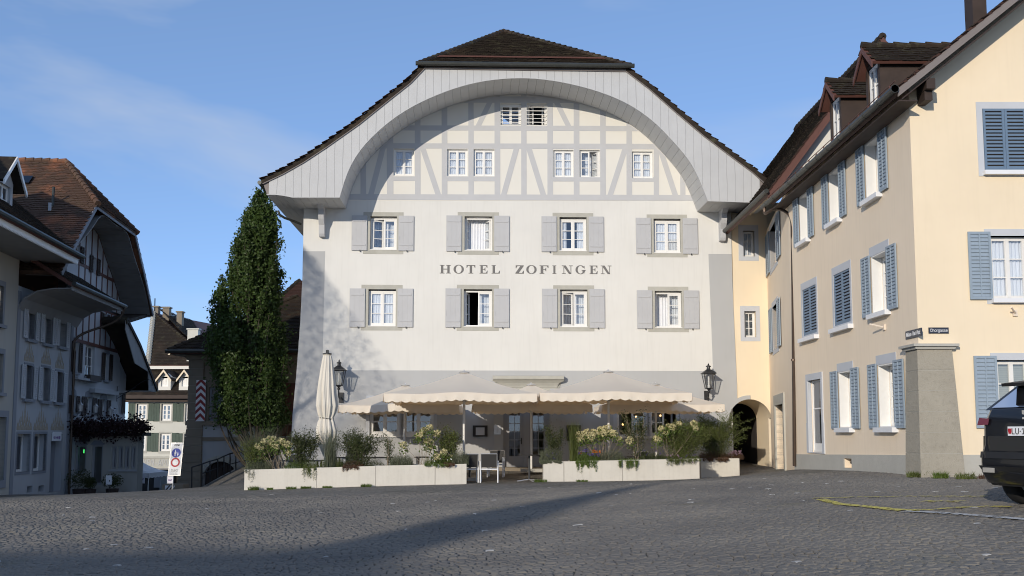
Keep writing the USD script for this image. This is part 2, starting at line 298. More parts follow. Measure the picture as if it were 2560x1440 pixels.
# the ground's height, read off the photograph at feet, walls and planters
_g = [(0, 0, 0), (-6, 0, -.08), (6, 0, .25), (-5, 9, -.03), (5, 9, .36), (0, 12, .08), (-10, 12, -.12), (-24, 10, -.4), (-12, 28, -.17), (-15, 30, -.33), (-19.6, 41, -.92), (-12.3, 40, -.78), (-18, 20, -.3), (-18, 30, -.55), (-20, 47, -1.75), (-20, 55, -2.5), (-12, 52, -1.6), (-17, 70, -3.2), (-20, 90, -3.8), (0, 60, .1), (20, 45, .6), (30, 20, .8), (12, 15, .75), (40, 60, 1), (40, 0, .8), (-40, 0, -.6), (-50, 40, -2), (-40, 100, -4), (40, 110, 0), (0, 110, -1.5), (0, -40, 0), (-60, -60, -1), (60, -60, 1), (-8.6, 40, -.02), (0, 40, .08), (9, 40.3, .13)]
_g += [tuple(at(u, v, y)) for u, v, y in [(610, 1225.6, 31), (888, 1217, 31), (1167, 1210.5, 31), (1358, 1204.6, 31.4), (1750, 1196.5, 31.4), (1850, 1189.5, 33.6), (1985, 1173.5, 32.7), (2268, 1187.5, 23.3), (2400, 1193.5, 22.4), (2035, 1247, 17.3), (2540, 1275, 12.6), (2560, 1440, 8.3), (2480, 1200, 21.5)]]
_g = np.array(_g); _rbf = RBFInterpolator(_g[:, :2], _g[:, 2], kernel='thin_plate_spline', smoothing=0.6)
def gz(x, y):
    return _rbf(np.stack([np.ravel(x), np.ravel(y)], 1)).reshape(np.shape(x)) if np.ndim(x) else float(_rbf([[x, y]])[0])
def onground(u, v, lo=5.0, hi=60.0):
    """The ground point seen at pixel (u, v)."""
    for y in np.arange(lo, hi, 0.1):
        p = at(u, v, y)
        if p[2] <= gz(p[0], p[1]): return p
    return at(u, v, hi)

def tiles(O, ex, es, poly, tw=0.17, th=0.15, seed=0, lift=0.02, t=0.022):
    """Rows of plain clay tiles over a roof plane (poly in (along, up) coordinates), each its own piece, overlapping and slightly uneven."""
    rng = np.random.default_rng(seed); x0, y0, x1, y1 = poly.bounds; n = np.cross(ex, es)
    ny, nx = int((y1 - y0) / th) + 1, int((x1 - x0) / tw) + 2
    J, I = np.meshgrid(np.arange(nx), np.arange(ny)); X = x0 + (J + 0.5 * (I % 2)) * tw - tw / 2; Y = y0 + I * th
    ok = shapely.contains_xy(poly, X + tw / 2, Y + th * 0.5); X, Y = X[ok], Y[ok]; k = len(X)
    if k == 0: return np.zeros((0, 3)), np.zeros((0, 3), int)
    dx = rng.normal(0, 0.005, k); dy = rng.normal(0, 0.006, k); h = lift + rng.normal(0, 0.004, k); g = 0.004
    def c(a, b, z): return (O + (X + dx + a)[:, None] * ex + (Y + dy + b)[:, None] * es + z[:, None] * n)
    V = np.stack([c(g, 0, h), c(tw - g, 0, h), c(tw - g, 0, h + t), c(g, 0, h + t), c(g, th * 1.15, h - t * 0.7), c(tw - g, th * 1.15, h - t * 0.7)], 1).reshape(-1, 3)
    f = np.array([[0, 1, 2], [0, 2, 3], [3, 2, 5], [3, 5, 4], [0, 3, 4], [1, 5, 2]])
    return V, (f[None] + (np.arange(k) * 6)[:, None, None]).reshape(-1, 3)
def plane_tiles(corners, **kw):
    """tiles() over a flat polygon whose first edge is the eave (left to right seen from outside)."""
    c = np.array(corners, float); ex = c[1] - c[0]; ex /= np.linalg.norm(ex); n = np.zeros(3)
    for i in range(1, len(c) - 1): n += np.cross(c[i] - c[0], c[i + 1] - c[0])
    n /= np.linalg.norm(n); es = np.cross(n, ex)
    return tiles(c[0], ex, es, Polygon([((p - c[0]) @ ex, (p - c[0]) @ es) for p in c]).buffer(0.02), **kw)
def caps_along(a, b, r=0.10, step=0.36):
    """Half-round ridge tiles laid one over the next from a to b."""
    a, b = np.array(a, float), np.array(b, float); L = np.linalg.norm(b - a); k = max(int(L / step), 1); out = []
    for i in range(k):
        p, q = a + (b - a) * i / k, a + (b - a) * (i + 1.12) / k
        out.append(tube([p + [0, 0, 0.03], q], [r * 1.12, r * 0.92], 8))
    return cat(out)

# ------------------------------------------------------------------ windows and shutters
def bars(w, s0, z0, s1, z1, t, d0, d1):
    return [w.box(s0, s1, z0, z0 + t, d0, d1), w.box(s0, s1, z1 - t, z1, d0, d1), w.box(s0, s0 + t, z0 + t, z1 - t, d0, d1), w.box(s1 - t, s1, z0 + t, z1 - t, d0, d1)]
def curtain_sheet(w, s0, s1, z0, z1, d, amp=0.03, waves=9, seed=0):
    n = max(int(waves * 7), 12); s = np.linspace(s0, s1, n); rng = np.random.default_rng(seed)
    dd = d + amp * np.sin(np.linspace(0, waves * 2 * np.pi, n) + 0.8 * np.sin(np.linspace(0, 7, n) + seed)) * rng.uniform(0.5, 1.1, n)
    top = np.stack([s, np.full(n, z1), dd], 1); bot = np.stack([s, np.full(n, z0), dd * 1.0 + 0.0], 1)
    f = [[i, i + 1, n + i + 1, n + i] for i in range(n - 1)]
    return w.M((np.vstack([bot, top]), f))
def hinge(w, m, s, d, ang):
    """Turns a wall mesh about the upright axis at (s, d)."""
    v, f = arr(m); c = w.P(s, 0, d); q = v - c; a = q @ w.e; b = q @ w.n; ca, sa = math.cos(ang), math.sin(ang)
    return c + (a * ca - b * sa)[:, None] * w.e + (a * sa + b * ca)[:, None] * w.n + q[:, 2:3] * np.array([0, 0, 1.0]), f
def window(house, w, r, rec=0.12, rows=3, cols=1, state='cc', cur='full', frame='wframe', ft=0.055, seed=0, two=True, label=None, curm='curtain', room=True, mt=0.028):
    """Frame, leaves with glazing bars, a pane in each field, curtains behind. state: c closed, o opened inward, a ajar, per leaf."""
    s0, z0, s1, z1 = r
    win = obj(house, 'window', cat(bars(w, s0, z0, s1, z1, ft * 0.8, -rec - 0.07, -rec)), M[frame], **({'label': label} if label else {}))
    mid = (s0 + s1) / 2; a = ft * 0.8
    leaves = [(s0 + a, mid, 'l'), (mid, s1 - a, 'r')] if two else [(s0 + a, s1 - a, 'l')]
    for k, (q0, q1, side) in enumerate(leaves):
        st = state[k] if k < len(state) else 'c'
        ang = {'c': 0.0, 'o': 1.35, 'a': 0.35, 'w': 0.95}[st] * (-1 if side == 'l' else 1)
        hs = q0 if side == 'l' else q1; d0, d1 = -rec - 0.055, -rec - 0.005
        zz0, zz1 = z0 + a, z1 - a; parts = bars(w, q0, zz0, q1, zz1, ft, d0, d1)
        if ft > 0.03: parts.append(w.box(q1 - ft * 0.7 if side == 'l' else q0, q1 if side == 'l' else q0 + ft * 0.7, zz0, zz1, d1, d1 + 0.012)) if two else None
        iw, ih = (q1 - q0 - 2 * ft) / cols, (zz1 - zz0 - 2 * ft) / rows
        for j in range(1, rows): parts.append(w.box(q0 + ft, q1 - ft, zz0 + ft + ih * j - mt / 2, zz0 + ft + ih * j + mt / 2, d0 + .01, d1 - .004))
        for j in range(1, cols): parts.append(w.box(q0 + ft + iw * j - mt / 2, q0 + ft + iw * j + mt / 2, zz0 + ft, zz1 - ft, d0 + .012, d1 - .006))
        obj(win, 'sash', hinge(w, cat(parts), hs, d0, ang), M[frame])
        for j in range(rows):
            for c in range(cols):
                p = [[q0 + ft + iw * c, zz0 + ft + ih * j, -rec - .03], [q0 + ft + iw * (c + 1), zz0 + ft + ih * j, -rec - .03], [q0 + ft + iw * (c + 1), zz0 + ft + ih * (j + 1), -rec - .03], [q0 + ft + iw * c, zz0 + ft + ih * (j + 1), -rec - .03]]
                obj(win, 'pane', hinge(w, w.M((p, [[0, 1, 2, 3]])), hs, d0, ang), M['pane'])
    dc = -rec - 0.11 if not set(state) & set('oaw') else -rec - 0.34
    for (c0, c1) in {'full': [(0.02, 0.98)], 'sides': [(0.02, 0.28), (0.66, 0.98)], 'right': [(0.55, 0.98)], 'left': [(0.05, 0.72)], 'narrow': [(0.72, 0.98)], 'none': [], 'blind': []}[cur]:
        obj(win, 'curtain', curtain_sheet(w, s0 + (s1 - s0) * c0, s0 + (s1 - s0) * c1, z0 - .02, z1 + .03, dc, 0.022, 10 * (c1 - c0), seed), M[curm], smooth=True)
    if cur == 'blind':
        n = max(int((z1 - z0) / 0.05), 4); zz = np.linspace(z0 + a, z1 - a, n + 1)
        obj(win, 'blind', cat([w.M(([[s0 + a, p, -rec - .10], [s1 - a, p, -rec - .10], [s1 - a, q, -rec - .115], [s0 + a, q, -rec - .115]], [[0, 1, 2, 3]])) for p, q in zip(zz[:-1], zz[1:])]), M['blind'])
    return win
def board_shutter(house, w, s0, s1, z0, z1, m, d=0.035):
    sh = obj(house, 'shutter', cat([w.box(s0 + (s1 - s0) * i / 3 + (0.0008 if i else 0), s0 + (s1 - s0) * (i + 1) / 3 - (0.0008 if i < 2 else 0), z0, z1, d, d + 0.032) for i in range(3)]), m)
    h = z1 - z0
    for zc in (z0 + h * 0.155, z1 - h * 0.165): obj(sh, 'batten', w.box(s0 + 0.05, s1 - 0.05, zc - 0.028, zc + 0.028, d + 0.033, d + 0.052), m)
    obj(sh, 'latch', w.box(s0 + 0.04, s0 + 0.055, z0 + h * .3, z0 + h * .42, d + 0.033, d + 0.045), m)
    obj(sh, 'holder', cat([w.box((s0 + s1) / 2 + 0.03, (s0 + s1) / 2 + 0.05, z0 - 0.05, z0 + 0.02, 0.0, d + 0.05)]), M['iron'])
    return sh
def louvre_shutter(house, w, s0, s1, z0, z1, m, d=0.03, single=False, bar=True, ang=0.0, hs=None, slat_m=None, gap=0.0):
    """Framed louvre shutter with a thin middle stile; slats lie in it."""
    t = min(0.055, (s1 - s0) * 0.16); h = z1 - z0
    fr = bars(w, s0, z0, s1, z1, t, d, d + 0.035)
    if bar: fr.append(w.box((s0 + s1) / 2 - 0.014, (s0 + s1) / 2 + 0.014, z0 + t, z1 - t, d + 0.012, d + 0.039))
    T = (lambda q: hinge(w, q, hs, d, ang)) if hs is not None else (lambda q: q)
    sh = obj(house, 'shutter', T(cat(fr)), m)
    n = max(int((h - 2 * t) / 0.085), 6); zs = np.linspace(z0 + t, z1 - t, n + 1); sl = []
    for a, b in zip(zs[:-1], zs[1:]):
        bb = b - (b - a) * gap
        sl.append(T(w.M(([[s0 + t, a + .006, d + .032], [s1 - t, a + .006, d + .032], [s1 - t, bb, d + .008], [s0 + t, bb, d + .008]], [[0, 1, 2, 3]]))))
        sl.append(T(w.M(([[s0 + t, a + .006, d + .032], [s1 - t, a + .006, d + .032], [s1 - t, a - .001, d + .026], [s0 + t, a - .001, d + .026]], [[1, 0, 3, 2]]))))
    if single:
        for i in range(0, len(sl), 2): obj(sh, 'slat', cat(sl[i:i + 2]), slat_m or m)
    else: obj(sh, 'slats', cat(sl), slat_m or m, kind='stuff')
    obj(sh, 'backboard', T(w.M(([[s0 + t, z0 + t, d + .003], [s1 - t, z0 + t, d + .003], [s1 - t, z1 - t, d + .003], [s0 + t, z1 - t, d + .003]], [[0, 1, 2, 3]]))), M['dark'] if gap else (slat_m or m))
    return sh
def rect_poly(r): return sbox(r[0], r[1], r[2], r[3])

# ================================================================== GROUND
PAINT_Y = mat('worn_yellow_paint', (0.62, 0.52, 0.11), 0.9, 0.2, 3.0); PAINT_W = mat('worn_white_paint', (0.50, 0.50, 0.49), 0.9, 0.15, 3.0)
usdkit.material(stage, '/World/Looks/setts', {'g': ('geometry', {}), 'r': ('rgb_ramp', {'ramp': [(0, (0.165, 0.155, 0.14)), (0.45, (0.215, 0.201, 0.180)), (0.85, (0.25, 0.234, 0.21)), (1.0, (0.29, 0.272, 0.245))]}),
    'n': ('noise_texture', {'scale': 0.35, 'detail': 5.0, 'roughness': 0.6}), 'm': ('mix', {'mix_type': 'multiply', 'fac': 1.0}), 'nr': ('rgb_ramp', {'ramp': [(0.3, (0.78, 0.78, 0.80)), (0.7, (1.22, 1.2, 1.16))]}),
    'n3': ('noise_texture', {'scale': 0.8, 'detail': 6.0, 'roughness': 0.7}), 'mr3': ('map_range', {'from_min': 0.58, 'from_max': 0.75, 'to_min': 0.0, 'to_max': 0.4, 'clamp': True}), 'mm': ('mix', {'mix_type': 'mix', 'color2': (0.13, 0.12, 0.06)}), 'n2': ('noise_texture', {'scale': 55.0, 'detail': 4.0, 'roughness': 0.65}), 'b': ('bump', {'strength': 0.55, 'distance': 0.012}), 'p': ('principled_bsdf', {'roughness': 0.8, 'specular_ior_level': 0.25})},
    [('g.random_per_island', 'r.fac'), ('g.position', 'n.vector'), ('n.fac', 'nr.fac'), ('r.color', 'm.color1'), ('nr.color', 'm.color2'), ('g.position', 'n3.vector'), ('n3.fac', 'mr3.value'), ('mr3.result', 'mm.fac'), ('m.color', 'mm.color1'), ('mm.color', 'p.base_color'), ('g.position', 'n2.vector'), ('n2.fac', 'b.height'), ('b.normal', 'p.normal')], surface='p.BSDF')
usdkit.material(stage, '/World/Looks/paving', {'g': ('geometry', {}), 'v': ('voronoi_texture', {'scale': 8.5, 'feature': 'distance_to_edge'}), 'v2': ('voronoi_texture', {'scale': 8.5}), 'r': ('map_range', {'from_min': 0.0, 'from_max': 0.09, 'to_min': 0.0, 'to_max': 1.0, 'clamp': True}),
    'bw': ('rgb_to_bw', {}), 'sr': ('rgb_ramp', {'ramp': [(0, (0.165, 0.155, 0.14)), (0.6, (0.215, 0.201, 0.180)), (1, (0.29, 0.272, 0.245))]}), 'mx': ('mix', {'mix_type': 'mix', 'color1': (0.10, 0.092, 0.075)}), 'b': ('bump', {'strength': 0.8, 'distance': 0.02}), 'p': ('principled_bsdf', {'roughness': 0.85, 'specular_ior_level': 0.25}),
    'n': ('noise_texture', {'scale': 0.5, 'detail': 5.0}), 'nr': ('map_range', {'from_min': 0.5, 'from_max': 0.7, 'to_min': 0.0, 'to_max': 0.35, 'clamp': True}), 'm3': ('mix', {'mix_type': 'mix', 'color2': (0.055, 0.058, 0.026)})},
    [('g.position', 'v.vector'), ('g.position', 'v2.vector'), ('v.distance', 'r.value'), ('v2.color', 'bw.color'), ('bw.val', 'sr.fac'), ('sr.color', 'mx.color2'), ('r.result', 'mx.fac'), ('mx.color', 'm3.color1'), ('g.position', 'n.vector'), ('n.fac', 'nr.value'), ('nr.result', 'm3.fac'), ('m3.color', 'p.base_color'), ('r.result', 'b.height'), ('b.normal', 'p.normal')], surface='p.BSDF')
ground = thing('ground', None, None, kind='structure')
def in_setts(x, y): return (y > 6.4) & (y < 27.0) & (np.abs(x) < 0.56 * y + 1.2)
xs = np.unique(np.concatenate([np.linspace(-400, -30, 12), np.arange(-30, -18, 0.75), np.arange(-18, 18.1, 0.3), np.arange(18.75, 30.1, .75), np.linspace(30, 400, 12)])); ys = np.unique(np.concatenate([np.linspace(-400, -10, 10), np.arange(-10, 5, 0.75), np.arange(5.1, 50, 0.3), np.arange(50.5, 100, 0.75), np.linspace(100, 400, 8)]))
X, Y = np.meshgrid(xs, ys); Z = gz(X, Y); far = np.hypot(X, Y - 20) > 110; Z = np.where(far, np.clip(Z, -6, 2), Z)
inner = in_setts(X, Y) & in_setts(X - 0.8, Y) & in_setts(X + 0.8, Y) & (Y < 26) & (Y > 7.2)
Zs = Z - 0.034 * inner
k = len(xs); idx = np.arange(len(xs) * len(ys)).reshape(len(ys), k)
obj(ground, 'paved_ground', (np.stack([X, Y, Zs], -1).reshape(-1, 3), np.stack([idx[:-1, :-1], idx[:-1, 1:], idx[1:, 1:], idx[1:, :-1]], -1).reshape(-1, 4)), '/World/Looks/paving', smooth=True)

# setts: rows of split stones, one by one
M['stone_pale'] = mat('pale_granite', (0.42, 0.41, 0.39), 0.8, 0.12, 4.0, 0.4, 50)
def setts():
    rng = np.random.default_rng(5); out = []
    y = 6.2
    while y < 27.3:
        dy = 0.098 + rng.normal(0, 0.006)
        x0, x1 = -0.56 * y - 1.0, 0.56 * y + 1.0
        n = int((x1 - x0) / 0.10); w = np.clip(rng.normal(0.118, 0.024, n), 0.07, 0.20); xc = x0 + np.cumsum(w) - w / 2
        ok = xc < x1; w, xc = w[ok], xc[ok]
        yc = y + 0.16 * np.sin(xc * 0.75 + 0.6) + 0.10 * np.sin(xc * 0.31 + y * 0.12) + rng.normal(0, 0.005, len(xc))
        out.append(np.stack([xc, yc, w, np.full(len(xc), dy) + rng.normal(0, .004, len(xc))], 1)); y += dy
    S = np.vstack(out); rngj = np.random.default_rng(6)
    # missing or sunken stones leave dark gaps
    return S[rngj.random(len(S)) > 0.006]
S = setts(); rng = np.random.default_rng(9)
zc = gz(S[:, 0], S[:, 1])
gx = (gz(S[:, 0] + .1, S[:, 1]) - zc) / .1; gy = (gz(S[:, 0], S[:, 1] + .1) - zc) / .1
kS = len(S); h = rng.normal(0.0, 0.0035, kS); tx, ty = gx + rng.normal(0, 0.028, kS), gy + rng.normal(0, 0.028, kS); gap = np.clip(rng.gamma(2.0, 0.0055, kS), 0.003, 0.035); gapy = np.clip(rng.gamma(2.0, 0.0035, kS), 0.002, 0.02); bev = 0.016
def ring(shrink, dz, jit):
    P = []
    for sx, sy in ((-1, -1), (1, -1), (1, 1), (-1, 1)):
        a = sx * (S[:, 2] / 2 - gap / 2 - shrink) + rng.normal(0, jit, kS); b = sy * (S[:, 3] / 2 - gapy / 2 - shrink) + rng.normal(0, jit, kS)
        P.append(np.stack([S[:, 0] + a, S[:, 1] + b, zc + h + dz + tx * a + ty * b], 1))
    return np.stack(P, 1)
V = np.concatenate([ring(0.0, -0.05, 0.004), ring(0.0, -0.012, 0.004), ring(bev, 0.0, 0.004)], 1)      # kS x 12 x 3
fs = []
for a in (0, 4):
    for i in range(4): j = (i + 1) % 4; fs += [[a + i, a + j, a + 4 + j], [a + i, a + 4 + j, a + 4 + i]]
fs += [[8, 9, 10], [8, 10, 11]]; fs = np.array(fs)
pu = np.array([proj(p) for p in np.stack([S[:, 0], S[:, 1], zc], 1)])
inside = (pu[:, 0] > 4) & (pu[:, 0] < 2556) & (pu[:, 1] < 1437)
order = np.argsort(np.where(inside, S[:, 1], 1e9))[:300]; pick = np.zeros(kS, bool); pick[order] = True
for i in order: obj(ground, 'sett', (V[i], fs), '/World/Looks/setts', smooth=40)
pale = (~pick) & (np.random.default_rng(12).random(kS) < 0.0032); obj(ground, 'pale_setts', (V[pale].reshape(-1, 3), (fs[None] + (np.arange(pale.sum()) * 12)[:, None, None]).reshape(-1, 3)), M['stone_pale'], kind='stuff'); rest = V[~pick & ~pale]; obj(ground, 'setts', (rest.reshape(-1, 3), (fs[None] + (np.arange(len(rest)) * 12)[:, None, None]).reshape(-1, 3)), '/World/Looks/setts', kind='stuff')

def paint_line(name, pix, wpx, m, label, breaks=0.0, seed=0, group=None):
    """A worn painted line: small flakes of paint lying on the stones along the traced line."""
    pts = np.array([onground(u, v) for u, v in pix]); L = np.concatenate([[0], np.cumsum(np.linalg.norm(np.diff(pts, axis=0), axis=1))]); rng = np.random.default_rng(seed)
    n = int(L[-1] / 0.06); out_v, out_f = [], []
    for q in np.linspace(0, L[-1], n):
        p = np.array([np.interp(q, L, pts[:, i]) for i in range(3)]); p2 = np.array([np.interp(min(q + .05, L[-1]), L, pts[:, i]) for i in range(3)]) ; t = p2 - p
        if np.linalg.norm(t) < 1e-6: continue
        t /= np.linalg.norm(t); b = np.cross([0, 0, 1.0], t); b /= np.linalg.norm(b)
        for j in (-1, 0, 1):
            if rng.random() < breaks: continue
            c = p + b * (j * wpx / 3 + rng.normal(0, .004)); a, w = 0.026 + rng.random() * .006, wpx / 6 * rng.uniform(.8, 1.1)
            q4 = [c - t * a - b * w, c + t * a - b * w, c + t * a + b * w, c - t * a + b * w]; q4 = [[x, y_, gz(x, y_) + 0.0135] for x, y_, _ in q4]
            out_f.append([len(out_v) + i for i in range(4)]); out_v += q4
    return solo(name, (out_v, out_f), m, label, 'road marking', kind='structure') if out_v else None
def mark(*a, **k):
    p = paint_line(*a, **k); pr = stage.GetPrimAtPath(p); pr.ClearCustomDataByKey('category') if False else None
mark('yellow_line', [(2035, 1247), (2130, 1245), (2250, 1243), (2390, 1242.5), (2470, 1243)], 0.13, PAINT_Y, 'thin yellow line running level along the far side of the parking bay', breaks=.35, seed=1)
mark('yellow_line', [(2052, 1250), (2098, 1262), (2170, 1268), (2225, 1276), (2262, 1279)], 0.16, PAINT_Y, 'bold yellow line slanting down from the tip of the bay to the white line', breaks=.15, seed=2)
mark('yellow_line', [(2262, 1279), (2320, 1277), (2380, 1272), (2460, 1269), (2535, 1270)], 0.13, PAINT_Y, 'yellow line along the near side of the bay below the car', breaks=.25, seed=3)
mark('yellow_line', [(2316, 1255), (2360, 1256), (2412, 1256)], 0.20, PAINT_Y, 'faded yellow smear in the middle of the parking bay', breaks=.6, seed=4)
mark('white_line', [(2262, 1280), (2330, 1283), (2400, 1289), (2480, 1297), (2600, 1307)], 0.11, PAINT_W, 'white painted line on the setts in front of the black car', breaks=.15, seed=5)

# ================================================================== HOTEL
C0 = at(1290, 1080, 40.0)
_a = math.radians(2.0)
H = Wall((C0[0] - 20 * math.cos(_a), C0[1] - 20 * math.sin(_a)), (C0[0] + 20 * math.cos(_a), C0[1] + 20 * math.sin(_a)))
OV = 1.9
hotel = thing('hotel_building', 'large pale grey hotel with arched gable, grey timber framing and brown tiled roof', 'building', (H.P(H.s(1290), gz(*H.P(H.s(1290), 0)[:2]))))
arch_px = [(849, 494), (856, 470), (877, 414), (912, 362), (950, 324), (1002, 284), (1089, 239), (1176, 210), (1240, 199), (1300, 195.5), (1360, 199), (1414, 207.6), (1483, 225), (1552, 251), (1632, 303), (1684, 355), (1726, 407), (1754, 463), (1769.5, 503)]
arch = H.pts(arch_px, OV)
def smooth_line(p, n=60):
    from scipy.interpolate import CubicSpline
    p = np.array(p); t = np.concatenate([[0], np.cumsum(np.linalg.norm(np.diff(p, axis=0), axis=1))]); cs = CubicSpline(t, p); return [tuple(x) for x in cs(np.linspace(0, t[-1], n))]
arch = smooth_line(arch, 56)
outer_px = [(656.5, 459), (707, 435), (759, 405.6), (814.5, 369), (898, 310), (967, 254.5), (1026, 207.6), (1061, 171), (1564.6, 178), (1622, 221.4), (1691, 282), (1761, 341), (1830, 393), (1882, 431.5), (1925, 470)]
outer = H.pts(outer_px, OV)
gl_bot = H.pts([(666, 487), (690, 487), (712, 490), (731, 494)], OV); gr_bot = H.pts([(1917, 508)], OV)
clad = Polygon(outer + [H.at(1925, 508, OV)] + arch[::-1] + gl_bot[::-1]).buffer(0)
zg = gz(0, 40) - 1.2
wl, wr = H.s(752), H.s(1835)
wall_poly = Polygon([(H.s(728), zg), (H.s(734), H.at(734, 1040)[1]), (H.s(742), H.at(742, 930)[1]), (H.s(749), H.at(749, 800)[1]), (wl, H.at(752, 690)[1]), (wl, arch[0][1] + .5), *[(max(min(a, wr), wl), b + 0.05) for a, b in arch[1:-1]], (wr, arch[-1][1] + .5), (wr, H.at(1835, 690)[1]), (H.s(1837), H.at(1837, 800)[1]), (H.s(1841), H.at(1841, 960)[1]), (H.s(1841), zg)]).buffer(0)
# the arched passage cuts into the hotel's right foot
PW = Wall(H.P(H.s(1780), 0, -0.035)[:2], H.P(H.s(1922), 0, -0.035)[:2])
arch_c, arch_r = (H.s(1872), H.at(1872, 1053)[1]), (H.s(1926) - H.s(1818)) / 2
arch_hole = unary_union([Point(*arch_c).buffer(arch_r, 32), sbox(arch_c[0] - arch_r, zg - 1, arch_c[0] + arch_r, arch_c[1])])
wins_main = [(922, 541, 994.5, 625, 'ac', 'full'), (1158, 541, 1233.5, 627, 'ow', 'full'), (1395.5, 543, 1469.4, 628, 'cc', 'sides'), (1631, 547, 1704.5, 633, 'cc', 'full'),
             (917, 723, 992, 816, 'cc', 'full'), (1156, 723, 1233, 817, 'oc', 'right'), (1397, 724, 1471.5, 818, 'ac', 'full'), (1634, 727.5, 1707.5, 820, 'oc', 'full')]
wins_gable = [(984, 372, 1035, 439, 'cc', 'full'), (1117.7, 373, 1168.7, 440, 'cc', 'full'), (1184, 373, 1235.8, 440, 'cc', 'full'), (1383.4, 375, 1433.7, 443, 'cc', 'full'), (1449, 375, 1499.7, 443, 'cw', 'full'), (1580, 378.7, 1631.7, 445.4, 'cc', 'full')]
wins_top = [(1251.5, 258.6, 1302.5, 312.8, 'cc', 'none'), (1317, 258.6, 1367.4, 312.8, 'wo', 'none')]
wins_ground = [(924, 998, 1000, 1087, 'cc', 'none'), (1008, 998, 1084, 1087, 'cc', 'none'), (1542, 998, 1618, 1090, 'oc', 'none'), (1623, 998, 1700, 1090, 'co', 'none')]
R = lambda q: H.rect(*q[:4])
door_r = H.rect(1258, 1003, 1375, 1166); door_r = (door_r[0], gz(0, 39.5) + .14, door_r[2], door_r[3])
holes = unary_union([rect_poly(R(q)) for q in wins_main + wins_gable + wins_top + wins_ground] + [rect_poly(door_r), arch_hole])
obj(hotel, 'front_wall', H.ext(wall_poly.difference(holes), -0.38, 0), M['white'])
# painted corners and plinth, a thin coat proud of the wall
zb = H.at(1290, 926.5)[1]
lq = [(H.s(728), zg), (H.s(734), H.at(734, 1040)[1]), (H.s(742), H.at(742, 930)[1]), (H.s(749), H.at(749, 800)[1]), (wl, H.at(752, 690)[1]), (wl, H.at(752, 628)[1]), (H.s(808), H.at(808, 628)[1]), (H.s(806), zb)]
rq = [(H.s(1782), zb), (H.s(1776), H.at(1776, 635)[1]), (wr, H.at(1835, 635)[1]), (wr, H.at(1835, 690)[1]), (H.s(1837), H.at(1837, 800)[1]), (H.s(1841), H.at(1841, 960)[1]), (H.s(1841), zg)]
obj(hotel, 'plinth_paint', H.ext(Polygon(lq + rq).difference(holes), 0.001, 0.006), M['grey'])
# body behind the front: sides, back, floors, ceilings
zt = arch[0][1]
for nm, s0, s1 in (('side_wall', wl, wl + .35), ('side_wall', wr - .35, wr)): obj(hotel, nm, H.box(s0, s1, zg, zt + .6, -15.0, -0.383), M['white'])
shell = Polygon([(wl, zg), (wr, zg), (wr, zt + .3)] + [(q_[0], q_[1] - .12) for q_ in outer[::-1] if wl + .2 < q_[0] < wr - .2] + [(wl, zt + .3)]).buffer(0)
obj(hotel, 'back_wall', H.ext(shell, -15.35, -15.0), M['white'])
fl = [H.at(1290, 1166)[1] - .1, H.at(1290, 880)[1], H.at(1290, 690)[1], H.at(1290, 500)[1], H.at(1290, 335)[1]]
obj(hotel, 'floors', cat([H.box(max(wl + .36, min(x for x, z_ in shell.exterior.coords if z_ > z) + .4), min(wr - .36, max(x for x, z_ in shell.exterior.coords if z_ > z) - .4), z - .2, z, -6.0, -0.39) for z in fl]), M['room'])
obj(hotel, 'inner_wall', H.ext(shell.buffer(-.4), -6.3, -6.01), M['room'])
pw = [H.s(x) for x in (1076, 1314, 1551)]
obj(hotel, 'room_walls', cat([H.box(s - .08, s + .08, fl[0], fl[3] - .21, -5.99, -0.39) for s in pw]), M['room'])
# timber framing: each post, beam and brace a board proud of the infill
gable_face = Polygon([(H.s(860), H.at(860, 502)[1])] + [(a, b - 0.03) for a, b in arch if b > H.at(1290, 502)[1]] + [(H.s(1760), H.at(1760, 502)[1])]).buffer(0)
obj(hotel, 'gable_infill', H.ext(gable_face.difference(holes), 0.001, 0.005), M['infill'])
tl = lambda u: 2.6 * (u - 1070) / 665 if u > 1070 else 0                 # beams drop a little to the right in the picture
def px_poly(pts): return Polygon(H.pts(pts))
def hbeam(v0, v1, u0=845, u1=1775): return px_poly([(u0, v0 + tl(u0)), (u1, v0 + tl(u1)), (u1, v1 + tl(u1)), (u0, v1 + tl(u0))])
T = [('beam', hbeam(313, 325.7)), ('beam', hbeam(357.6, 370.8)), ('beam', hbeam(485, 499.3, 820, 1800)), ('beam', hbeam(240, 256))]
for u0, u1 in ((984, 1035), (1118, 1170), (1184, 1236), (1382, 1434), (1448, 1500), (1580, 1634)): T.append(('beam', px_poly([(u0 - 3, 441 + tl(u0)), (u1 + 3, 441 + tl(u1)), (u1 + 3, 452.5 + tl(u1)), (u0 - 3, 452.5 + tl(u0))])))
for u0, u1, vt in ((967, 983, 330), (1037, 1051, 200), (1104, 1118, 200), (1170.5, 1184, 200), (1236, 1250, 200), (1302.5, 1316, 200), (1368, 1382, 200), (1434, 1448, 200), (1500, 1514, 200), (1565.7, 1579.6, 200), (1634, 1647, 330), (901, 915, 380), (1700, 1713, 380)): T.append(('post', px_poly([(u0, vt), (u1, vt), (u1 + .5, 500), (u0 + .5, 500)])))
for a, b in (((958, 371), (927, 485)), ((1056, 371), (1096, 485)), ((1292, 371), (1259, 485)), ((1321.6, 372), (1360, 490)), ((1563, 374), (1523, 492)), ((1651, 378), (1691, 494)), ((1226, 256), (1195, 313)), ((1389, 254), (1424, 318))): T.append(('brace', px_poly([(a[0] - 7, a[1] - 3), (a[0] + 7, a[1] - 3), (b[0] + 7, b[1] + 3), (b[0] - 7, b[1] + 3)])))
done = holes
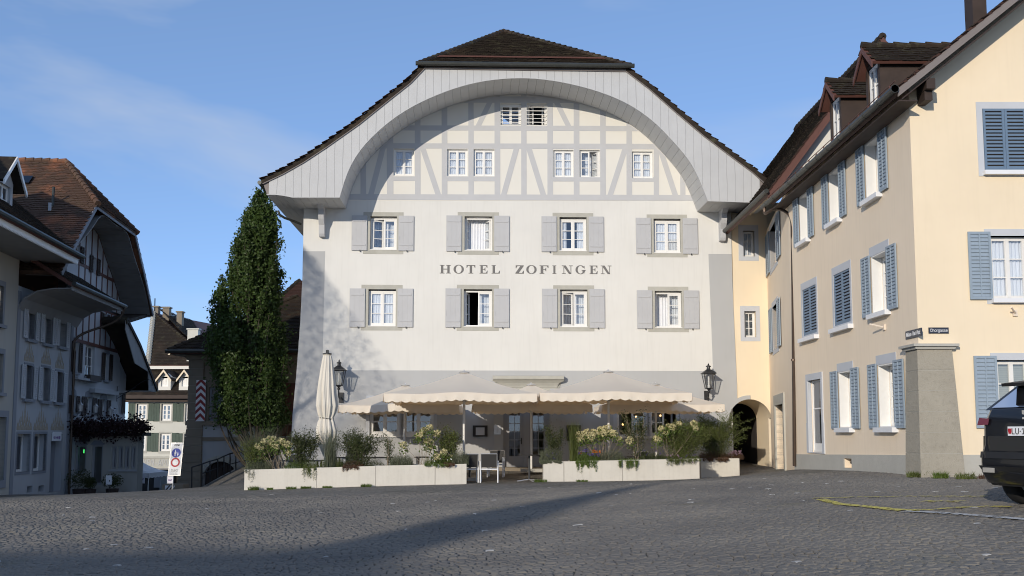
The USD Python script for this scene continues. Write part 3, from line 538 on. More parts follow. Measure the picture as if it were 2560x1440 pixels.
for nm, p in T:
    q = p.intersection(gable_face).difference(done)
    done = done.union(p)
    if not q.is_empty: obj(hotel, 'timber_' + nm, H.ext(q, 0.0055, 0.014), M['timber'])
# gable cladding: upright boards, and the boards of the curved soffit
us = list(np.arange(662, 1925, 20.8)); soff = np.array(arch)
for i, (a, b) in enumerate(zip(us[:-1], us[1:])):
    st = clad.intersection(sbox(H.s(a, OV) + .004, -5, H.s(b, OV) - .004, 40))
    for g in getattr(st, 'geoms', [st]):
        if g.area > 0.01: obj(hotel, 'cladding_board', H.ext(g, OV - 0.03, OV), M['board'])
obj(hotel, 'cladding_backing', H.ext(clad.buffer(-0.02), OV - 0.06, OV - 0.032), M['fascia'])
arc_s = np.concatenate([[0], np.cumsum(np.linalg.norm(np.diff(soff, axis=0), axis=1))]); nb = int(arc_s[-1] / 0.335)
for i in range(nb):
    q = np.linspace(arc_s[-1] * i / nb + .004, arc_s[-1] * (i + 1) / nb - .004, 3); p = np.stack([np.interp(q, arc_s, soff[:, 0]), np.interp(q, arc_s, soff[:, 1])], 1)
    t = p[-1] - p[0]; n2 = np.array([-t[1], t[0]]) / np.linalg.norm(t)
    poly = Polygon([*map(tuple, p), *map(tuple, (p + n2 * 0.025)[::-1])])
    obj(hotel, 'soffit_board', H.ext(poly, 0.02, OV - 0.001), M['board'])
def flat_soffit(pp, n):
    pp = np.array(pp); L = np.concatenate([[0], np.cumsum(np.linalg.norm(np.diff(pp, axis=0), axis=1))])
    for i in range(n):
        q = np.linspace(L[-1] * i / n + .004, L[-1] * (i + 1) / n - .004, 3); p = np.stack([np.interp(q, L, pp[:, 0]), np.interp(q, L, pp[:, 1])], 1)
        back = 0.02 if p[0, 0] > wl - .05 else -15
        obj(hotel, 'soffit_board', H.ext(Polygon([*map(tuple, p), *map(tuple, (p + [0, .03])[::-1])]), back, OV - 0.001), M['board'])
flat_soffit(gl_bot + [arch[0]], 9)
flat_soffit([arch[-1], H.at(1925, 508, OV)], 7)
# side eave soffit behind the left corner
# roof
def off_line(p, d):
    l = LineString(p).parallel_offset(d, 'left', join_style=2, mitre_limit=3); c = list(l.coords); return c if c[0][0] < c[-1][0] else c[::-1]
def put_tiles(parent, tm, m, k):
    """The k lowest tiles as parts of their own, the others as one part."""
    v, f = tm; k = min(k, len(v) // 6)
    for i in range(k): obj(parent, 'roof_tile', (v[i * 6:i * 6 + 6], f[:6]), m)
    if len(v) > k * 6: obj(parent, 'roof_tiles', (v[k * 6:], f[k * 6:] - k * 6), m, kind='stuff')
def gable_roof(house, w, prof, ov, back, top_i, m_tile, t=0.20, verge=None, hip=True, seed=0, hipz=None, apex_d=None, fascia=True, tile_first=None, tile_last=None, cap_r=.11, single=False):
    """Roof over a gable with a clipped peak. prof: underside line (s, z) from the left eave to the right eave; prof[top_i], prof[top_i+1] are the ends of the clipped top."""
    n = len(prof); prof = [np.array(p) for p in prof]
    lo = prof[:top_i + 1]; ro = prof[top_i + 1:]
    sl, sr = lo[-1] - lo[-2], ro[1] - ro[0]
    # ridge where the two upper slopes meet
    A = np.array([sl, -(-sr)]).T; k = np.linalg.solve(np.array([[sl[0], sr[0]], [sl[1], sr[1]]]), ro[0] - lo[-1]); ridge = lo[-1] + sl * k[0]
    def up(a, b): t_ = b - a; nn = np.array([-t_[1], t_[0]]) / np.linalg.norm(t_); return nn
    roofs = []
    for i in range(n - 1):
        if i == top_i: continue
        a, b = prof[i], prof[i + 1]; nn = up(a, b) * t
        roofs.append(w.ext(Polygon([a, b, b + nn, a + nn]).buffer(0.004), -back, ov))
    L, Rr = lo[-1], ro[0]; nl, nr = up(lo[-2], lo[-1]) * t, up(ro[0], ro[1]) * t
    ad = apex_d
    P3 = lambda p, d: w.P(p[0], p[1], d)
    Lt, Rt = L + nl, Rr + nr; rt = ridge + np.array([0, t / max(abs(nl[1] / t), .3)])
    faces = [[P3(Lt, ov), P3(rt, ad), P3(rt, -back), P3(Lt, -back)], [P3(Rt, ov), P3(Rt, -back), P3(rt, -back), P3(rt, ad)]]
    for q in faces:
        q = q if np.cross(q[1] - q[0], q[2] - q[0])[2] > 0 else q[::-1]; roofs.append(slab(q, 0.12))
    hipf = [P3(Lt - [.05, 0], ov + .12), P3(Rt + [.05, 0], ov + .12), P3(rt, ad)]
    roofs.append(slab(hipf, 0.10))
    rf = obj(house, 'roof', cat(roofs), m_tile)
    put_tiles(rf, plane_tiles([p + np.array([0, 0, .02]) for p in hipf], seed=seed), m_tile, 300 if single else 0)
    obj(rf, 'hip_caps', cat([caps_along(hipf[0], hipf[2], cap_r), caps_along(hipf[1], hipf[2], cap_r)]), m_tile, kind='stuff')
    obj(rf, 'ridge_caps', caps_along(P3(rt, ad), P3(rt, -back), cap_r), m_tile, kind='stuff')
    # tile rows at the verges
    vt = []
    for i in range(n - 1):
        if i == top_i: continue
        a, b = prof[i] + up(prof[i], prof[i + 1]) * t, prof[i + 1] + up(prof[i], prof[i + 1]) * t
        left = i < top_i
        if left: c = [P3(a, -1.2), P3(a, ov + .03), P3(b, ov + .03), P3(b, -1.2)]
        else: c = [P3(b, ov + .03), P3(b, -1.2), P3(a, -1.2), P3(a, ov + .03)]
        vt.append(plane_tiles(c, seed=seed + i, th=.17))
    obj(rf, 'verge_tiles', cat(vt), verge or m_tile, kind='stuff')
    return rf, ridge, hipf, P3, rt
roof, ridge, hipf, P3, rt = gable_roof(hotel, H, outer, OV + .06, 15.0, 7, M['tile_brown'], t=0.17, verge=M['tile_verge'], apex_d=OV - 5.6, seed=11, single=True)
# barge boards under the roof edge, dark shadow gap board and gutter of the clipped top
for i in range(len(outer) - 1):
    a, b = np.array(outer[i]), np.array(outer[i + 1]); t_ = (b - a) / np.linalg.norm(b - a); nn = np.array([-t_[1], t_[0]]); nn = nn
    obj(hotel, 'barge_board', H.ext(Polygon([a - nn * 0.03, b - nn * 0.03, b + nn * .168, a + nn * .168]).buffer(.003), OV + 0.002, OV + 0.055), M['fascia'])
oz = outer[7][1]
g0, g1 = hipf[0], hipf[1]
obj(hotel, 'gutter', tube([g0 + H.n * .06 - H.e * .15, g1 + H.n * .06 + H.e * .15], 0.085, 10), M['metal'])
obj(hotel, 'snow_rail', cat([tube([H.P(outer[7][0] + .4, rt[1], 0) * 0 + g0 + (g1 - g0) * a0 + (hipf[2] - (g0 + g1) / 2) * f + [0, 0, .10], g0 + (g1 - g0) * a1 + (hipf[2] - (g0 + g1) / 2) * f + [0, 0, .10]], .018, 6) for a0, a1, f in ((.1, .9, .16), (.09, .91, .14))]), M['redwood'])
# left eave gutter, swan neck and right eave end
el = np.array(outer[0]); er = np.array(outer[-1])
obj(hotel, 'gutter', tube([H.P(el[0] - .1, el[1] + .02, OV + .1), H.P(el[0] - .1, el[1] + .02, -15)], .08, 10), M['metal'])
sn = [at(695, 527, 39.5), at(699, 537, 39.5), at(712, 545, 39.6), at(735, 553, 39.9), at(752, 560, 40.2)]
obj(hotel, 'downpipe', tube(sn, .05, 8), M['metal'], smooth=True)
# brackets below the soffit ends
def corbel(u, v0, v1, lean):
    s0, z1 = H.at(u, v0); z0 = H.at(u, v1)[1]; hh = z1 - z0
    prof = [(0, z0), (.24, z0), (.30, z0 + hh * .08), (.34, z0 + hh * .35), (.50, z0 + hh * .52), (.56, z0 + hh * .62), (.60, z0 + hh * .80), (.95, z0 + hh * .97), (.95, z1), (0, z1)]
    v, f = arr(ext(Polygon(prof), -0.11, 0.11)); v = np.stack([v[:, 2] + s0, v[:, 1], v[:, 0]], 1)
    p = obj(hotel, 'bracket', H.M((v, f[:, ::-1])), M['timber'])
    obj(p, 'purlin_end', H.box(s0 - .16, s0 + .16, z1, z1 + .22, 0.0, 1.3), M['timber'])
corbel(808, 516, 594, 0); corbel(1802, 527, 604, 0)

# windows of the two main storeys
for i, q in enumerate(wins_main):
    r = R(q); w_ = .0
    window(hotel, H, (r[0] + .06, r[1] + .03, r[2] - .045, r[3] - .05), rec=0.16, rows=3, state=q[4], cur=q[5], seed=i, ft=.07)
    sh = 14 / 62.0
    obj(hotel, 'lintel', H.box(r[0] - sh, r[2] + sh, r[3], r[3] + .175, -0.14, 0.008), M['stone'])
    obj(hotel, 'sill_stone', H.box(r[0] - sh, r[2] + sh, r[1] - .165, r[1], -0.14, 0.008), M['stone'])
    obj(hotel, 'jamb', H.box(r[0] - .05, r[0] + .055, r[1], r[3], -.15, .009), M['stone']); obj(hotel, 'jamb', H.box(r[2] - .04, r[2] + .1, r[1], r[3], -.15, .009), M['stone'])
    obj(hotel, 'window_sill', H.box(r[0] + .056, r[2] - .041, r[1], r[1] + .028, -.16, .02), M['wframe'])
    W_ = 38 / 62.0; top = r[3] + .02; bot = r[1] - .03
    board_shutter(hotel, H, r[0] - .07 - W_, r[0] - .07, bot, top, M['shutter']); board_shutter(hotel, H, r[2] + .03, r[2] + .03 + W_, bot, top, M['shutter'])
for i, q in enumerate(wins_gable):
    window(hotel, H, R(q), rec=0.10, rows=3, state=q[4], cur=q[5], seed=20 + i, ft=.055)
for i, q in enumerate(wins_top):
    r = R(q); wn = window(hotel, H, r, rec=0.12, rows=2, state=q[4], cur='none', seed=30 + i, ft=.055)
    for k in range(5): obj(wn, 'guard_bar', H.box(r[0] - .02, r[2] + .02, r[1] + .1 + k * .16, r[1] + .125 + k * .16, .005, .03), M['wframe'])
for i, q in enumerate(wins_ground):
    r = R(q); window(hotel, H, r, rec=0.12, rows=3, state=q[4], cur='none', seed=40 + i, ft=.075, mt=.035)
    obj(hotel, 'window_sill', H.box(r[0] - .1, r[2] + .1, r[1] - .09, r[1], -.05, .06), M['wframe'])
    obj(hotel, 'surround', cat([H.box(r[0] - .14, r[0], r[1], r[3] + .14, -.1, .009), H.box(r[2], r[2] + .14, r[1], r[3] + .14, -.1, .009), H.box(r[0], r[2], r[3], r[3] + .14, -.1, .009)]), M['bluegrey'])
def lamp_bulb(u, v, d):
    s, z = H.at(u, v, d); p = obj(hotel, 'pendant_lamp', move(lathe([(0, -.04), (.03, -.03), (.04, 0), (.03, .03), (0, .045)], 10), H.P(s, z, d)), M['glow'])
for u, v in ((1557, 1061), (1651, 1039), (1668, 1066), (1590, 1042)): lamp_bulb(u, v, -2.0)
# double door with glazed leaves, stone frame and cornice
s0, z0, s1, z1 = door_r; sm = (s0 + s1) / 2
obj(hotel, 'door_frame', cat([H.box(s0, s0 + .1, z0, z1, -.25, -.12), H.box(s1 - .1, s1, z0, z1, -.25, -.12), H.box(s0 + .1, s1 - .1, z1 - .12, z1, -.25, -.12), H.box(sm - .12, sm + .12, z0, z1 - .12, -.26, -.11)]), M['dframe'])
for k, (a, b) in enumerate(((s0 + .1, sm - .12), (sm + .12, s1 - .1))):
    zt_ = z1 - .12; ga, gb, gz0, gz1 = a + .14, b - .14, z0 + .42, zt_ - .12
    dr = obj(hotel, 'door', cat([H.box(a, b, z0, gz0, -.23, -.17), H.box(a, b, gz1, zt_, -.23, -.17), H.box(a, ga, gz0, gz1, -.23, -.17), H.box(gb, b, gz0, gz1, -.23, -.17)] + [H.box(ga, gb, gz0 + (gz1 - gz0) * j / 6 - .013, gz0 + (gz1 - gz0) * j / 6 + .013, -.22, -.175) for j in range(1, 6)] + [H.box((ga + gb) / 2 - .013, (ga + gb) / 2 + .013, gz0, gz1, -.221, -.174)]), M['dframe'])
    for j in range(6):
        for c in range(2):
            x0 = ga + (gb - ga) / 2 * c; y0 = gz0 + (gz1 - gz0) / 6 * j
            obj(dr, 'pane', H.M(([[x0, y0, -.2], [x0 + (gb - ga) / 2, y0, -.2], [x0 + (gb - ga) / 2, y0 + (gz1 - gz0) / 6, -.2], [x0, y0 + (gz1 - gz0) / 6, -.2]], [[0, 1, 2, 3]])), M['pane'])
    if k == 0: obj(dr, 'handle', cat([H.box(b - .10, b - .06, z0 + .9, z0 + 1.15, -.17, -.15), H.box(b - .2, b - .07, z0 + 1.02, z0 + 1.045, -.13, -.11), H.box(b - .09, b - .07, z0 + 1.02, z0 + 1.045, -.15, -.11)]), M['iron'])
for a, b in ((s0 - .38, s0 - .003), (s1 + .003, s1 + .38)): obj(hotel, 'pilaster', H.box(a, b, zg + 1.0, z1 + .5, -.1, .10), M['grey'])
zc1 = H.at(1320, 941)[1]; zc0 = H.at(1320, 969)[1]; ca, cb = H.s(1232), H.s(1408)
prof = [(0, zc0 - .38), (.06, zc0 - .38), (.06, zc0 - .02), (.09, zc0), (.09, zc0 + .04), (.12, zc0 + .10), (.17, zc0 + .18), (.24, zc0 + .25), (.32, zc1 - .13), (.36, zc1 - .12), (.36, zc1), (0, zc1 + .03)]
v, f = arr(ext(Polygon(prof), 0, 1)); sc = np.clip((v[:, 1] - zc0) / (zc1 - zc0), 0, 1); inset = np.where(v[:, 1] > zc1 - .2, 0, .16 + .12 * np.clip((zc1 - .2 - v[:, 1]) / .3, 0, 1))
obj(hotel, 'door_cornice', H.M((np.stack([np.where(v[:, 2] < .5, ca + inset, cb - inset), v[:, 1], v[:, 0]], 1), f[:, ::-1])), M['stone'])
zdg = gz(0, 39)
obj(hotel, 'door_step', cat([H.box(s0 - .45, s1 + .45, zdg - .3, zdg + .13, -.38, .55), H.box(s0 - .2, s1 + .2, zdg + .13, z0, -.38, .2)]), M['brownstone'])
# lettering
def glyph(ch):
    """Wide engraved roman capitals on a unit height, drawn with thick and hairline strokes."""
    B = sbox; t, h, se = .27, .085, .12
    def serif(x, y, wd): return B(x - wd / 2, y, x + wd / 2, y + h * .8)
    if ch == 'H': g = [B(.16, 0, .16 + t, 1), B(.92, 0, .92 + t, 1), B(.3, .47, 1, .55)] + [serif(x, y, .55) for x in (.295, 1.055) for y in (0, 1 - h * .8)]; w = 1.35
    elif ch == 'O': o = affinity.scale(Point(0, 0).buffer(.5, 24), 1.30, 1.06); i = affinity.scale(Point(0, 0).buffer(.5, 24), .74, .92); g = [affinity.translate(o.difference(i), .65, .5)]; w = 1.3
    elif ch == 'T': g = [B(.42, 0, .42 + t, 1), serif(.555, 0, .55), B(.03, 1 - h, 1.08, 1), Polygon([(.03, 1), (.03, .66), (.07, .66), (.2, 1 - h), (.2, 1)]), Polygon([(1.08, 1), (1.08, .66), (1.04, .66), (.91, 1 - h), (.91, 1)])]; w = 1.11
    elif ch in 'EFL':
        g = [B(.14, 0, .14 + t, 1), serif(.275, 0, .5), serif(.275, 1 - h * .8, .5)]
        if ch in 'EF': g += [B(.3, 1 - h, .98, 1), Polygon([(.98, 1), (.98, .68), (.94, .68), (.8, 1 - h), (.8, 1)]), B(.3, .47, .7, .54), Polygon([(.7, .30), (.73, .30), (.73, .72), (.7, .72), (.6, .54), (.6, .47)])]
        if ch in 'EL': g += [B(.3, 0, .98, h), Polygon([(1.02, .36), (.98, .36), (.8, h), (.8, 0), (.98, 0)])]
        w = 1.05
    elif ch == 'Z': g = [B(.08, 1 - h, 1.0, 1), B(.04, 0, 1.02, h), Polygon([(.62, 1 - h), (1.0, 1 - h), (.42, h), (.04, h)]), Polygon([(.08, 1), (.08, .66), (.12, .66), (.28, 1 - h), (.28, 1)]), Polygon([(1.02, 0), (1.02, .36), (.98, .36), (.8, h), (.8, 0)])]; w = 1.06
    elif ch == 'I': g = [B(.14, 0, .14 + t, 1), serif(.275, 0, .52), serif(.275, 1 - h * .8, .52)]; w = .55
    elif ch == 'N': g = [B(.2, 0, .27, 1), B(1.05, 0, 1.12, 1), Polygon([(.12, 1), (.47, 1), (1.12, .0), (.84, 0)]), serif(.235, 0, .45), serif(1.085, 1 - h * .8, .45), serif(.15, 1 - h * .8, .3)]; w = 1.32
    elif ch == 'G': o = affinity.scale(Point(0, 0).buffer(.5, 24), 1.24, 1.06); i = affinity.scale(Point(0, 0).buffer(.5, 24), .70, .92); c = affinity.translate(o.difference(i), .62, .5); g = [c.difference(B(.8, .44, 1.4, .74)), B(.88, .08, 1.12, .46), B(.78, .40, 1.28, .47), Polygon([(1.1, .62), (1.14, .62), (1.14, 1), (1.08, .9)])]; w = 1.28
    return unary_union(g).buffer(0), w
for ch, u0, u1 in (('H', 1099.5, 1126.8), ('O', 1133.8, 1159.5), ('T', 1166.3, 1188), ('E', 1199, 1219), ('L', 1229, 1250), ('Z', 1288.5, 1309.5), ('O', 1315.5, 1341.5), ('F', 1349, 1371), ('I', 1381, 1390.5), ('N', 1404.5, 1431.8), ('G', 1438.7, 1464), ('E', 1474, 1494), ('N', 1501.8, 1528.6)):
    g, w_ = glyph(ch); sa, sb_ = H.s(u0, 0, 673), H.s(u1, 0, 673); zl, zh = H.at((u0 + u1) / 2, 683.5 + (u0 - 1100) * .004)[1], H.at((u0 + u1) / 2, 662.5 + (u0 - 1100) * .004)[1]
    mn = g.bounds; g = affinity.translate(affinity.scale(affinity.translate(g, -mn[0], 0), (sb_ - sa) / (mn[2] - mn[0]), zh - zl, origin=(0, 0)), sa, zl)
    obj(hotel, 'letter', H.ext(g, 0.003, 0.012), M['letter'])
# menu boxes by the door
def wallbox(name, u0, v0, u1, v1, label, frame, inner, d=.09):
    r = H.rect(u0, v0, u1, v1, d); b = thing(name, label, 'notice', H.P(r[0], r[1], 0))
    obj(b, 'case', cat([H.box(r[0], r[2], r[1], r[3], .007, d - .02)] + bars(H, *r, .05, d - .02, d)), frame); obj(b, 'sheet', H.box(r[0] + .12, r[2] - .12, r[1] + .06, r[3] - .08, d - .019, d - .015), inner)
wallbox('menu_case', 1182, 1063.5, 1219, 1091.5, 'dark framed menu case with pale sheet on the grey wall left of the hotel door', M['mesh'], M['bluegrey'])
wallbox('notice_frame', 1235.5, 1063, 1252, 1086, 'small white framed notice on the pilaster beside the hotel door', M['alu'], M['bluegrey'], .14)
wallbox('menu_board', 1417, 1063, 1452, 1102, 'dark board on the hotel wall behind the tall grass tuft', M['mesh'], M['leaf_dark'])

# wall lanterns
def lantern(u, vtop, vbot, uw, vw, label):
    d = 0.62; s, zt_ = H.at(u, vtop, d); z0 = H.at(u, vbot, d)[1]; h = zt_ - z0; c = H.P(s, z0, d)
    L = thing('wall_lantern', label, 'lantern', H.P(s, H.at(u, vw, 0)[1] - .2, 0), 'pair of lanterns on the hotel front')
    hb = h * .52; r0, r1 = .125, .225                                                                    # glass body: narrow foot, wide top
    base_z = h * .16
    sq = lambda r, z: np.array([[-r, -r, z], [r, -r, z], [r, r, z], [-r, r, z]])
    fr = []
    for i in range(4):
        a, b = sq(r0, base_z)[i], sq(r1, base_z + hb)[i]; fr.append(tube([a, b], .017, 6))
    for r, z in ((r0, base_z), (r1, base_z + hb)):
        q = sq(r, z); fr += [tube([q[i], q[(i + 1) % 4]], .02, 6) for i in range(4)]
    obj(L, 'frame', move(cat(fr), c), M['iron'])
    for i in range(4):
        a, b = sq(r0, base_z), sq(r1, base_z + hb); j = (i + 1) % 4; obj(L, 'pane', move(([a[i], a[j], b[j], b[i]], [[0, 1, 2, 3]]), c), M['lampglass'])
    zt0 = base_z + hb
    roof_l = cat([hexa(sq(r1 + .05, zt0), sq(r1 + .05, zt0 + .02)), hexa(sq(r1 + .04, zt0 + .021), sq(.09, zt0 + .021 + h * .13))])
    obj(L, 'hood', move(cat([roof_l, lathe([(.09, zt0 + h * .14), (.07, zt0 + h * .19), (.065, zt0 + h * .24), (.105, zt0 + h * .25), (.10, zt0 + h * .27), (.05, zt0 + h * .30), (.02, zt0 + h * .31), (.035, zt0 + h * .335), (.012, zt0 + h * .36), (0, zt0 + h * .41)], 12)]), c), M['iron'])
    obj(L, 'burner', move(lathe([(.05, base_z), (.05, base_z + .12), (.035, base_z + .14), (.035, base_z + hb * .8), (0, base_z + hb * .85)], 10), c), M['sign_white'])
    zw = H.at(uw, vw, .0)[1]; sw = H.s(uw)
    arm = [H.P(sw, zw, .03), H.P(sw * .7 + s * .3, zw - .06, .3), H.P(s, zw + .02, .56), H.P(s, z0 + .05, d), H.P(s, z0 + base_z, d)]
    arm = [np.array(p) for p in smooth3(arm, 14)]
    obj(L, 'arm', cat([tube(arm, .028, 8), move(lathe([(.03, 0), (.06, .03), (.06, .06), (.03, .09), (.07, .13), (.12, base_z)], 12), c)]), M['iron'], smooth=40)
    obj(L, 'wall_plate', H.box(sw - .09, sw + .09, zw - .2, zw + .2, .007, .06), M['iron'])
def smooth3(p, n):
    from scipy.interpolate import CubicSpline
    p = np.array(p); t = np.concatenate([[0], np.cumsum(np.linalg.norm(np.diff(p, axis=0), axis=1))]); return CubicSpline(t, p)(np.linspace(0, t[-1], n))
lantern(848, 903, 975, 855, 994, 'black iron wall lantern beside the folded parasol, left of the pair')
lantern(1771, 912, 982, 1764, 990, 'black iron wall lantern near the arched passage, right of the pair')

# ================================================================== PASSAGE between hotel and cream house
KX, KY = 9.26, 22.7                                   # the cream house's near corner
SEG0 = np.array([9.2, 32.7]); pe = PW.P(PW.s(1923), 0)[:2]
passage = thing('passage_building', 'narrow cream wall with two small windows over an arched passage beside the hotel', 'building', PW.P(PW.s(1880), gz(8.9, 40)))
zp_top = PW.at(1880, 505)[1] + .5
p1, p2 = PW.rect(1858, 577, 1886.5, 641), PW.rect(1861, 778, 1890, 843)
pl, pr_ = PW.s(1836.5), PW.s(1924)
arch_pw = lambda rr: unary_union([Point(PW.s(1872), arch_c[1]).buffer(rr, 32), sbox(PW.s(1872) - rr, -3, PW.s(1872) + rr, arch_c[1])])
pwall = Polygon([(PW.s(1812), zg), (PW.s(1812), arch_c[1] + arch_r + .1), (pl, arch_c[1] + arch_r + .1), (pl, zp_top), (pr_ + .3, zp_top), (pr_ + .3, zg)])
obj(passage, 'front_wall', PW.ext(Polygon([(pl, zg), (pl, zp_top), (pr_ + .02, zp_top), (pr_ + .02, zg)]).difference(unary_union([rect_poly(p1), rect_poly(p2), arch_pw(arch_r)])), -.45, 0.0), M['cream'])
obj(passage, 'vault', cat([PW.ext(arch_pw(arch_r + .35).difference(arch_pw(arch_r)), -2.2, -.453), PW.ext(sbox(pl - 1.6, zg, pr_ + 1.2, zp_top).difference(affinity.translate(arch_pw(arch_r * .95), .22, -.05)), -2.6, -2.2)]), M['cream'])
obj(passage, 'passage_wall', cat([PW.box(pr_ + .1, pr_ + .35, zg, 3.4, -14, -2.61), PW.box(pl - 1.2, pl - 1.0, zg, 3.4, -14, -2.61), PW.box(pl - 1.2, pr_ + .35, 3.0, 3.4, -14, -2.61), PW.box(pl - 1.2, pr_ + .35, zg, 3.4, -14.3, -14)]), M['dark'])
obj(passage, 'arch_ring', PW.ext(arch_pw(arch_r + .16).difference(arch_pw(arch_r)).intersection(sbox(PW.s(1812), -2, pl + .6, 9)), -.45, .045), M['grey'])
for k, (r, fr) in enumerate(((p1, (1846, 563, 1896, 652)), (p2, (1851, 765, 1900, 853)))):
    f_ = PW.rect(*fr); obj(passage, 'surround', PW.ext(rect_poly(f_).difference(rect_poly(r)), -.2, .012), M['bluegrey'])
    window(passage, PW, r, rec=.2, rows=3, cols=2, state='c', cur='full' if k == 0 else 'none', two=False, ft=.05, seed=50 + k, mt=.03)
obj(passage, 'back_room', PW.box(pl, pr_, 3.6, zp_top, -3, -2.9), M['room'])

# ================================================================== CREAM HOUSE
S = Wall((KX - .06, 32.7), (KX, KY)); FR = Wall((KX, KY), (KX + 11.5, KY + .0)); SG = Wall(pe, SEG0)
zgc = gz(9, 25) - 1.0
ch = thing('cream_house', 'cream corner house with pale blue louvre shutters, roof dormers and concrete corner pillar', 'building', (KX, KY, gz(KX, KY)))
ez0 = at(2243, 215, 22.1); EX = ez0[0]; EZ = ez0[2] - .05               # near end of the eave
slope = .80
RX = KX + 5.9; roofz = lambda x: EZ + (x - EX) * slope if x < RX else EZ + (RX - EX) * slope - (x - RX) * slope
XR = KX + 11.5
# windows on the side wall: opening (u0, u1), z range given by a near reference pixel
def srow(uref, vt, vb): return S.at(uref, vt)[1], S.at(uref, vb)[1]
t3 = srow(2232, 310, 460); t2 = srow(2243, 613, 766); t1 = srow(2250, 905, 1066)
side_w = [(2180.5, 2216.7, t3, 'open'), (2086, 2113.6, t3, 'open'), (2009.5, 2032.4, t3, 'open'), (2187, 2228, t2, 'open'), (2090, 2131, t2, 'shut'), (2010.5, 2045, t2, 'shut'), (2195, 2236, t1, 'open'), (2096, 2128.5, t1, 'open')]
glz = (S.s(2018.5), S.at(2034, 1131)[1], S.s(2051.5), S.at(2034, 950)[1])
cellar = S.rect(2112, 1146, 2131.6, 1170)
hs = [(S.s(a), z[1], S.s(b), z[0]) for a, b, z, _ in side_w]
zw_top = EZ + .75
obj(ch, 'side_wall', S.ext(sbox(0, zgc, S.len, zw_top - .35).difference(unary_union([rect_poly(r) for r in hs + [glz, cellar]])), -.42, 0), M['pinkish'])
zpl = S.at(2270, 1136)[1]; zpl2 = S.at(1990, 1135.5)[1]
obj(ch, 'plinth', S.ext(Polygon([(0.0, zgc), (S.len, zgc), (S.len, zpl), (0.0, zpl2)]).difference(unary_union([rect_poly(glz), rect_poly(cellar)])), .001, .03), M['plinth'])
obj(ch, 'cellar_window', cat([S.box(cellar[0], cellar[2], cellar[1], cellar[3], -.40, -.36), S.box(cellar[0], cellar[2], cellar[1] + .12, cellar[1] + .15, -.2, -.14)]), M['dark'])
for i, ((a, b, z, st), r) in enumerate(zip(side_w, hs)):
    w_ = r[2] - r[0]; sw = w_ * .50 + .06
    if st == 'open':
        window(ch, S, (r[0] + .02, r[1] + .02, r[2] - .02, r[3] - .02), rec=.27, rows=4, state='cc', cur='blind' if z is t1 else 'sides', seed=60 + i, ft=.05)
        obj(ch, 'reveal', S.ext(rect_poly((r[0] - .015, r[1] - .015, r[2] + .015, r[3] + .015)).difference(rect_poly((r[0] + .012, r[1] + .012, r[2] - .012, r[3] - .012))), -.265, .004), M['wframe'])
        obj(ch, 'lintel', S.box(r[0] - .12, r[2] + .12, r[3] + .02, r[3] + .26, -.02, .012), M['bluegrey'])
        obj(ch, 'window_sill', S.box(r[0] - .10, r[2] + .10, r[1] - .14, r[1] - .02, -.1, .16), M['sign_white'])
        louvre_shutter(ch, S, r[0] - .03 - sw, r[0] - .03, r[1] - .04, r[3] + .06, M['blue']); louvre_shutter(ch, S, r[2] + .03, r[2] + .03 + sw, r[1] - .04, r[3] + .06, M['blue'])
    else:
        obj(ch, 'surround', S.ext(rect_poly((r[0] - .13, r[1] - .1, r[2] + .13, r[3] + .22)).difference(rect_poly(r)), -.1, .012), M['bluegrey'])
        obj(ch, 'window_sill', S.box(r[0] - .16, r[2] + .16, r[1] - .2, r[1] - .08, -.1, .15), M['sign_white'])
        m_ = (r[0] + r[2]) / 2
        louvre_shutter(ch, S, r[0], m_ - .004, r[1], r[3], M['blue_dark'], d=-.04, bar=False, gap=.3); louvre_shutter(ch, S, m_ + .004, r[2], r[1], r[3], M['blue_dark'], d=-.04, bar=False, gap=.3)
# glazed door-window
r = glz; obj(ch, 'surround', S.ext(unary_union([sbox(r[0] - .16, r[1] - .02, r[2] + .16, r[3] + .2), sbox(r[0] - .2, r[1] - .02, r[2] + .2, r[1] + .9)]).difference(rect_poly(r)), -.1, .034), M['bluegrey'])
zm = r[1] + .28
g = obj(ch, 'glazed_door', cat(bars(S, r[0], r[1], r[2], r[3], .06, -.2, -.12) + [S.box(r[0] + .06, r[2] - .06, r[1] + .06, zm, -.18, -.14)]), M['wframe'])
zh = zm + (r[3] - zm) * .55
for a, b in ((zm, zh), (zh, r[3] - .06)): obj(g, 'pane', S.M(([[r[0] + .06, a, -.15], [r[2] - .06, a, -.15], [r[2] - .06, b, -.15], [r[0] + .06, b, -.15]], [[0, 1, 2, 3]])), M['pane'])
obj(g, 'rail', S.box(r[0] + .06, r[2] - .06, zh - .02, zh + .02, -.16, -.135), M['wframe'])
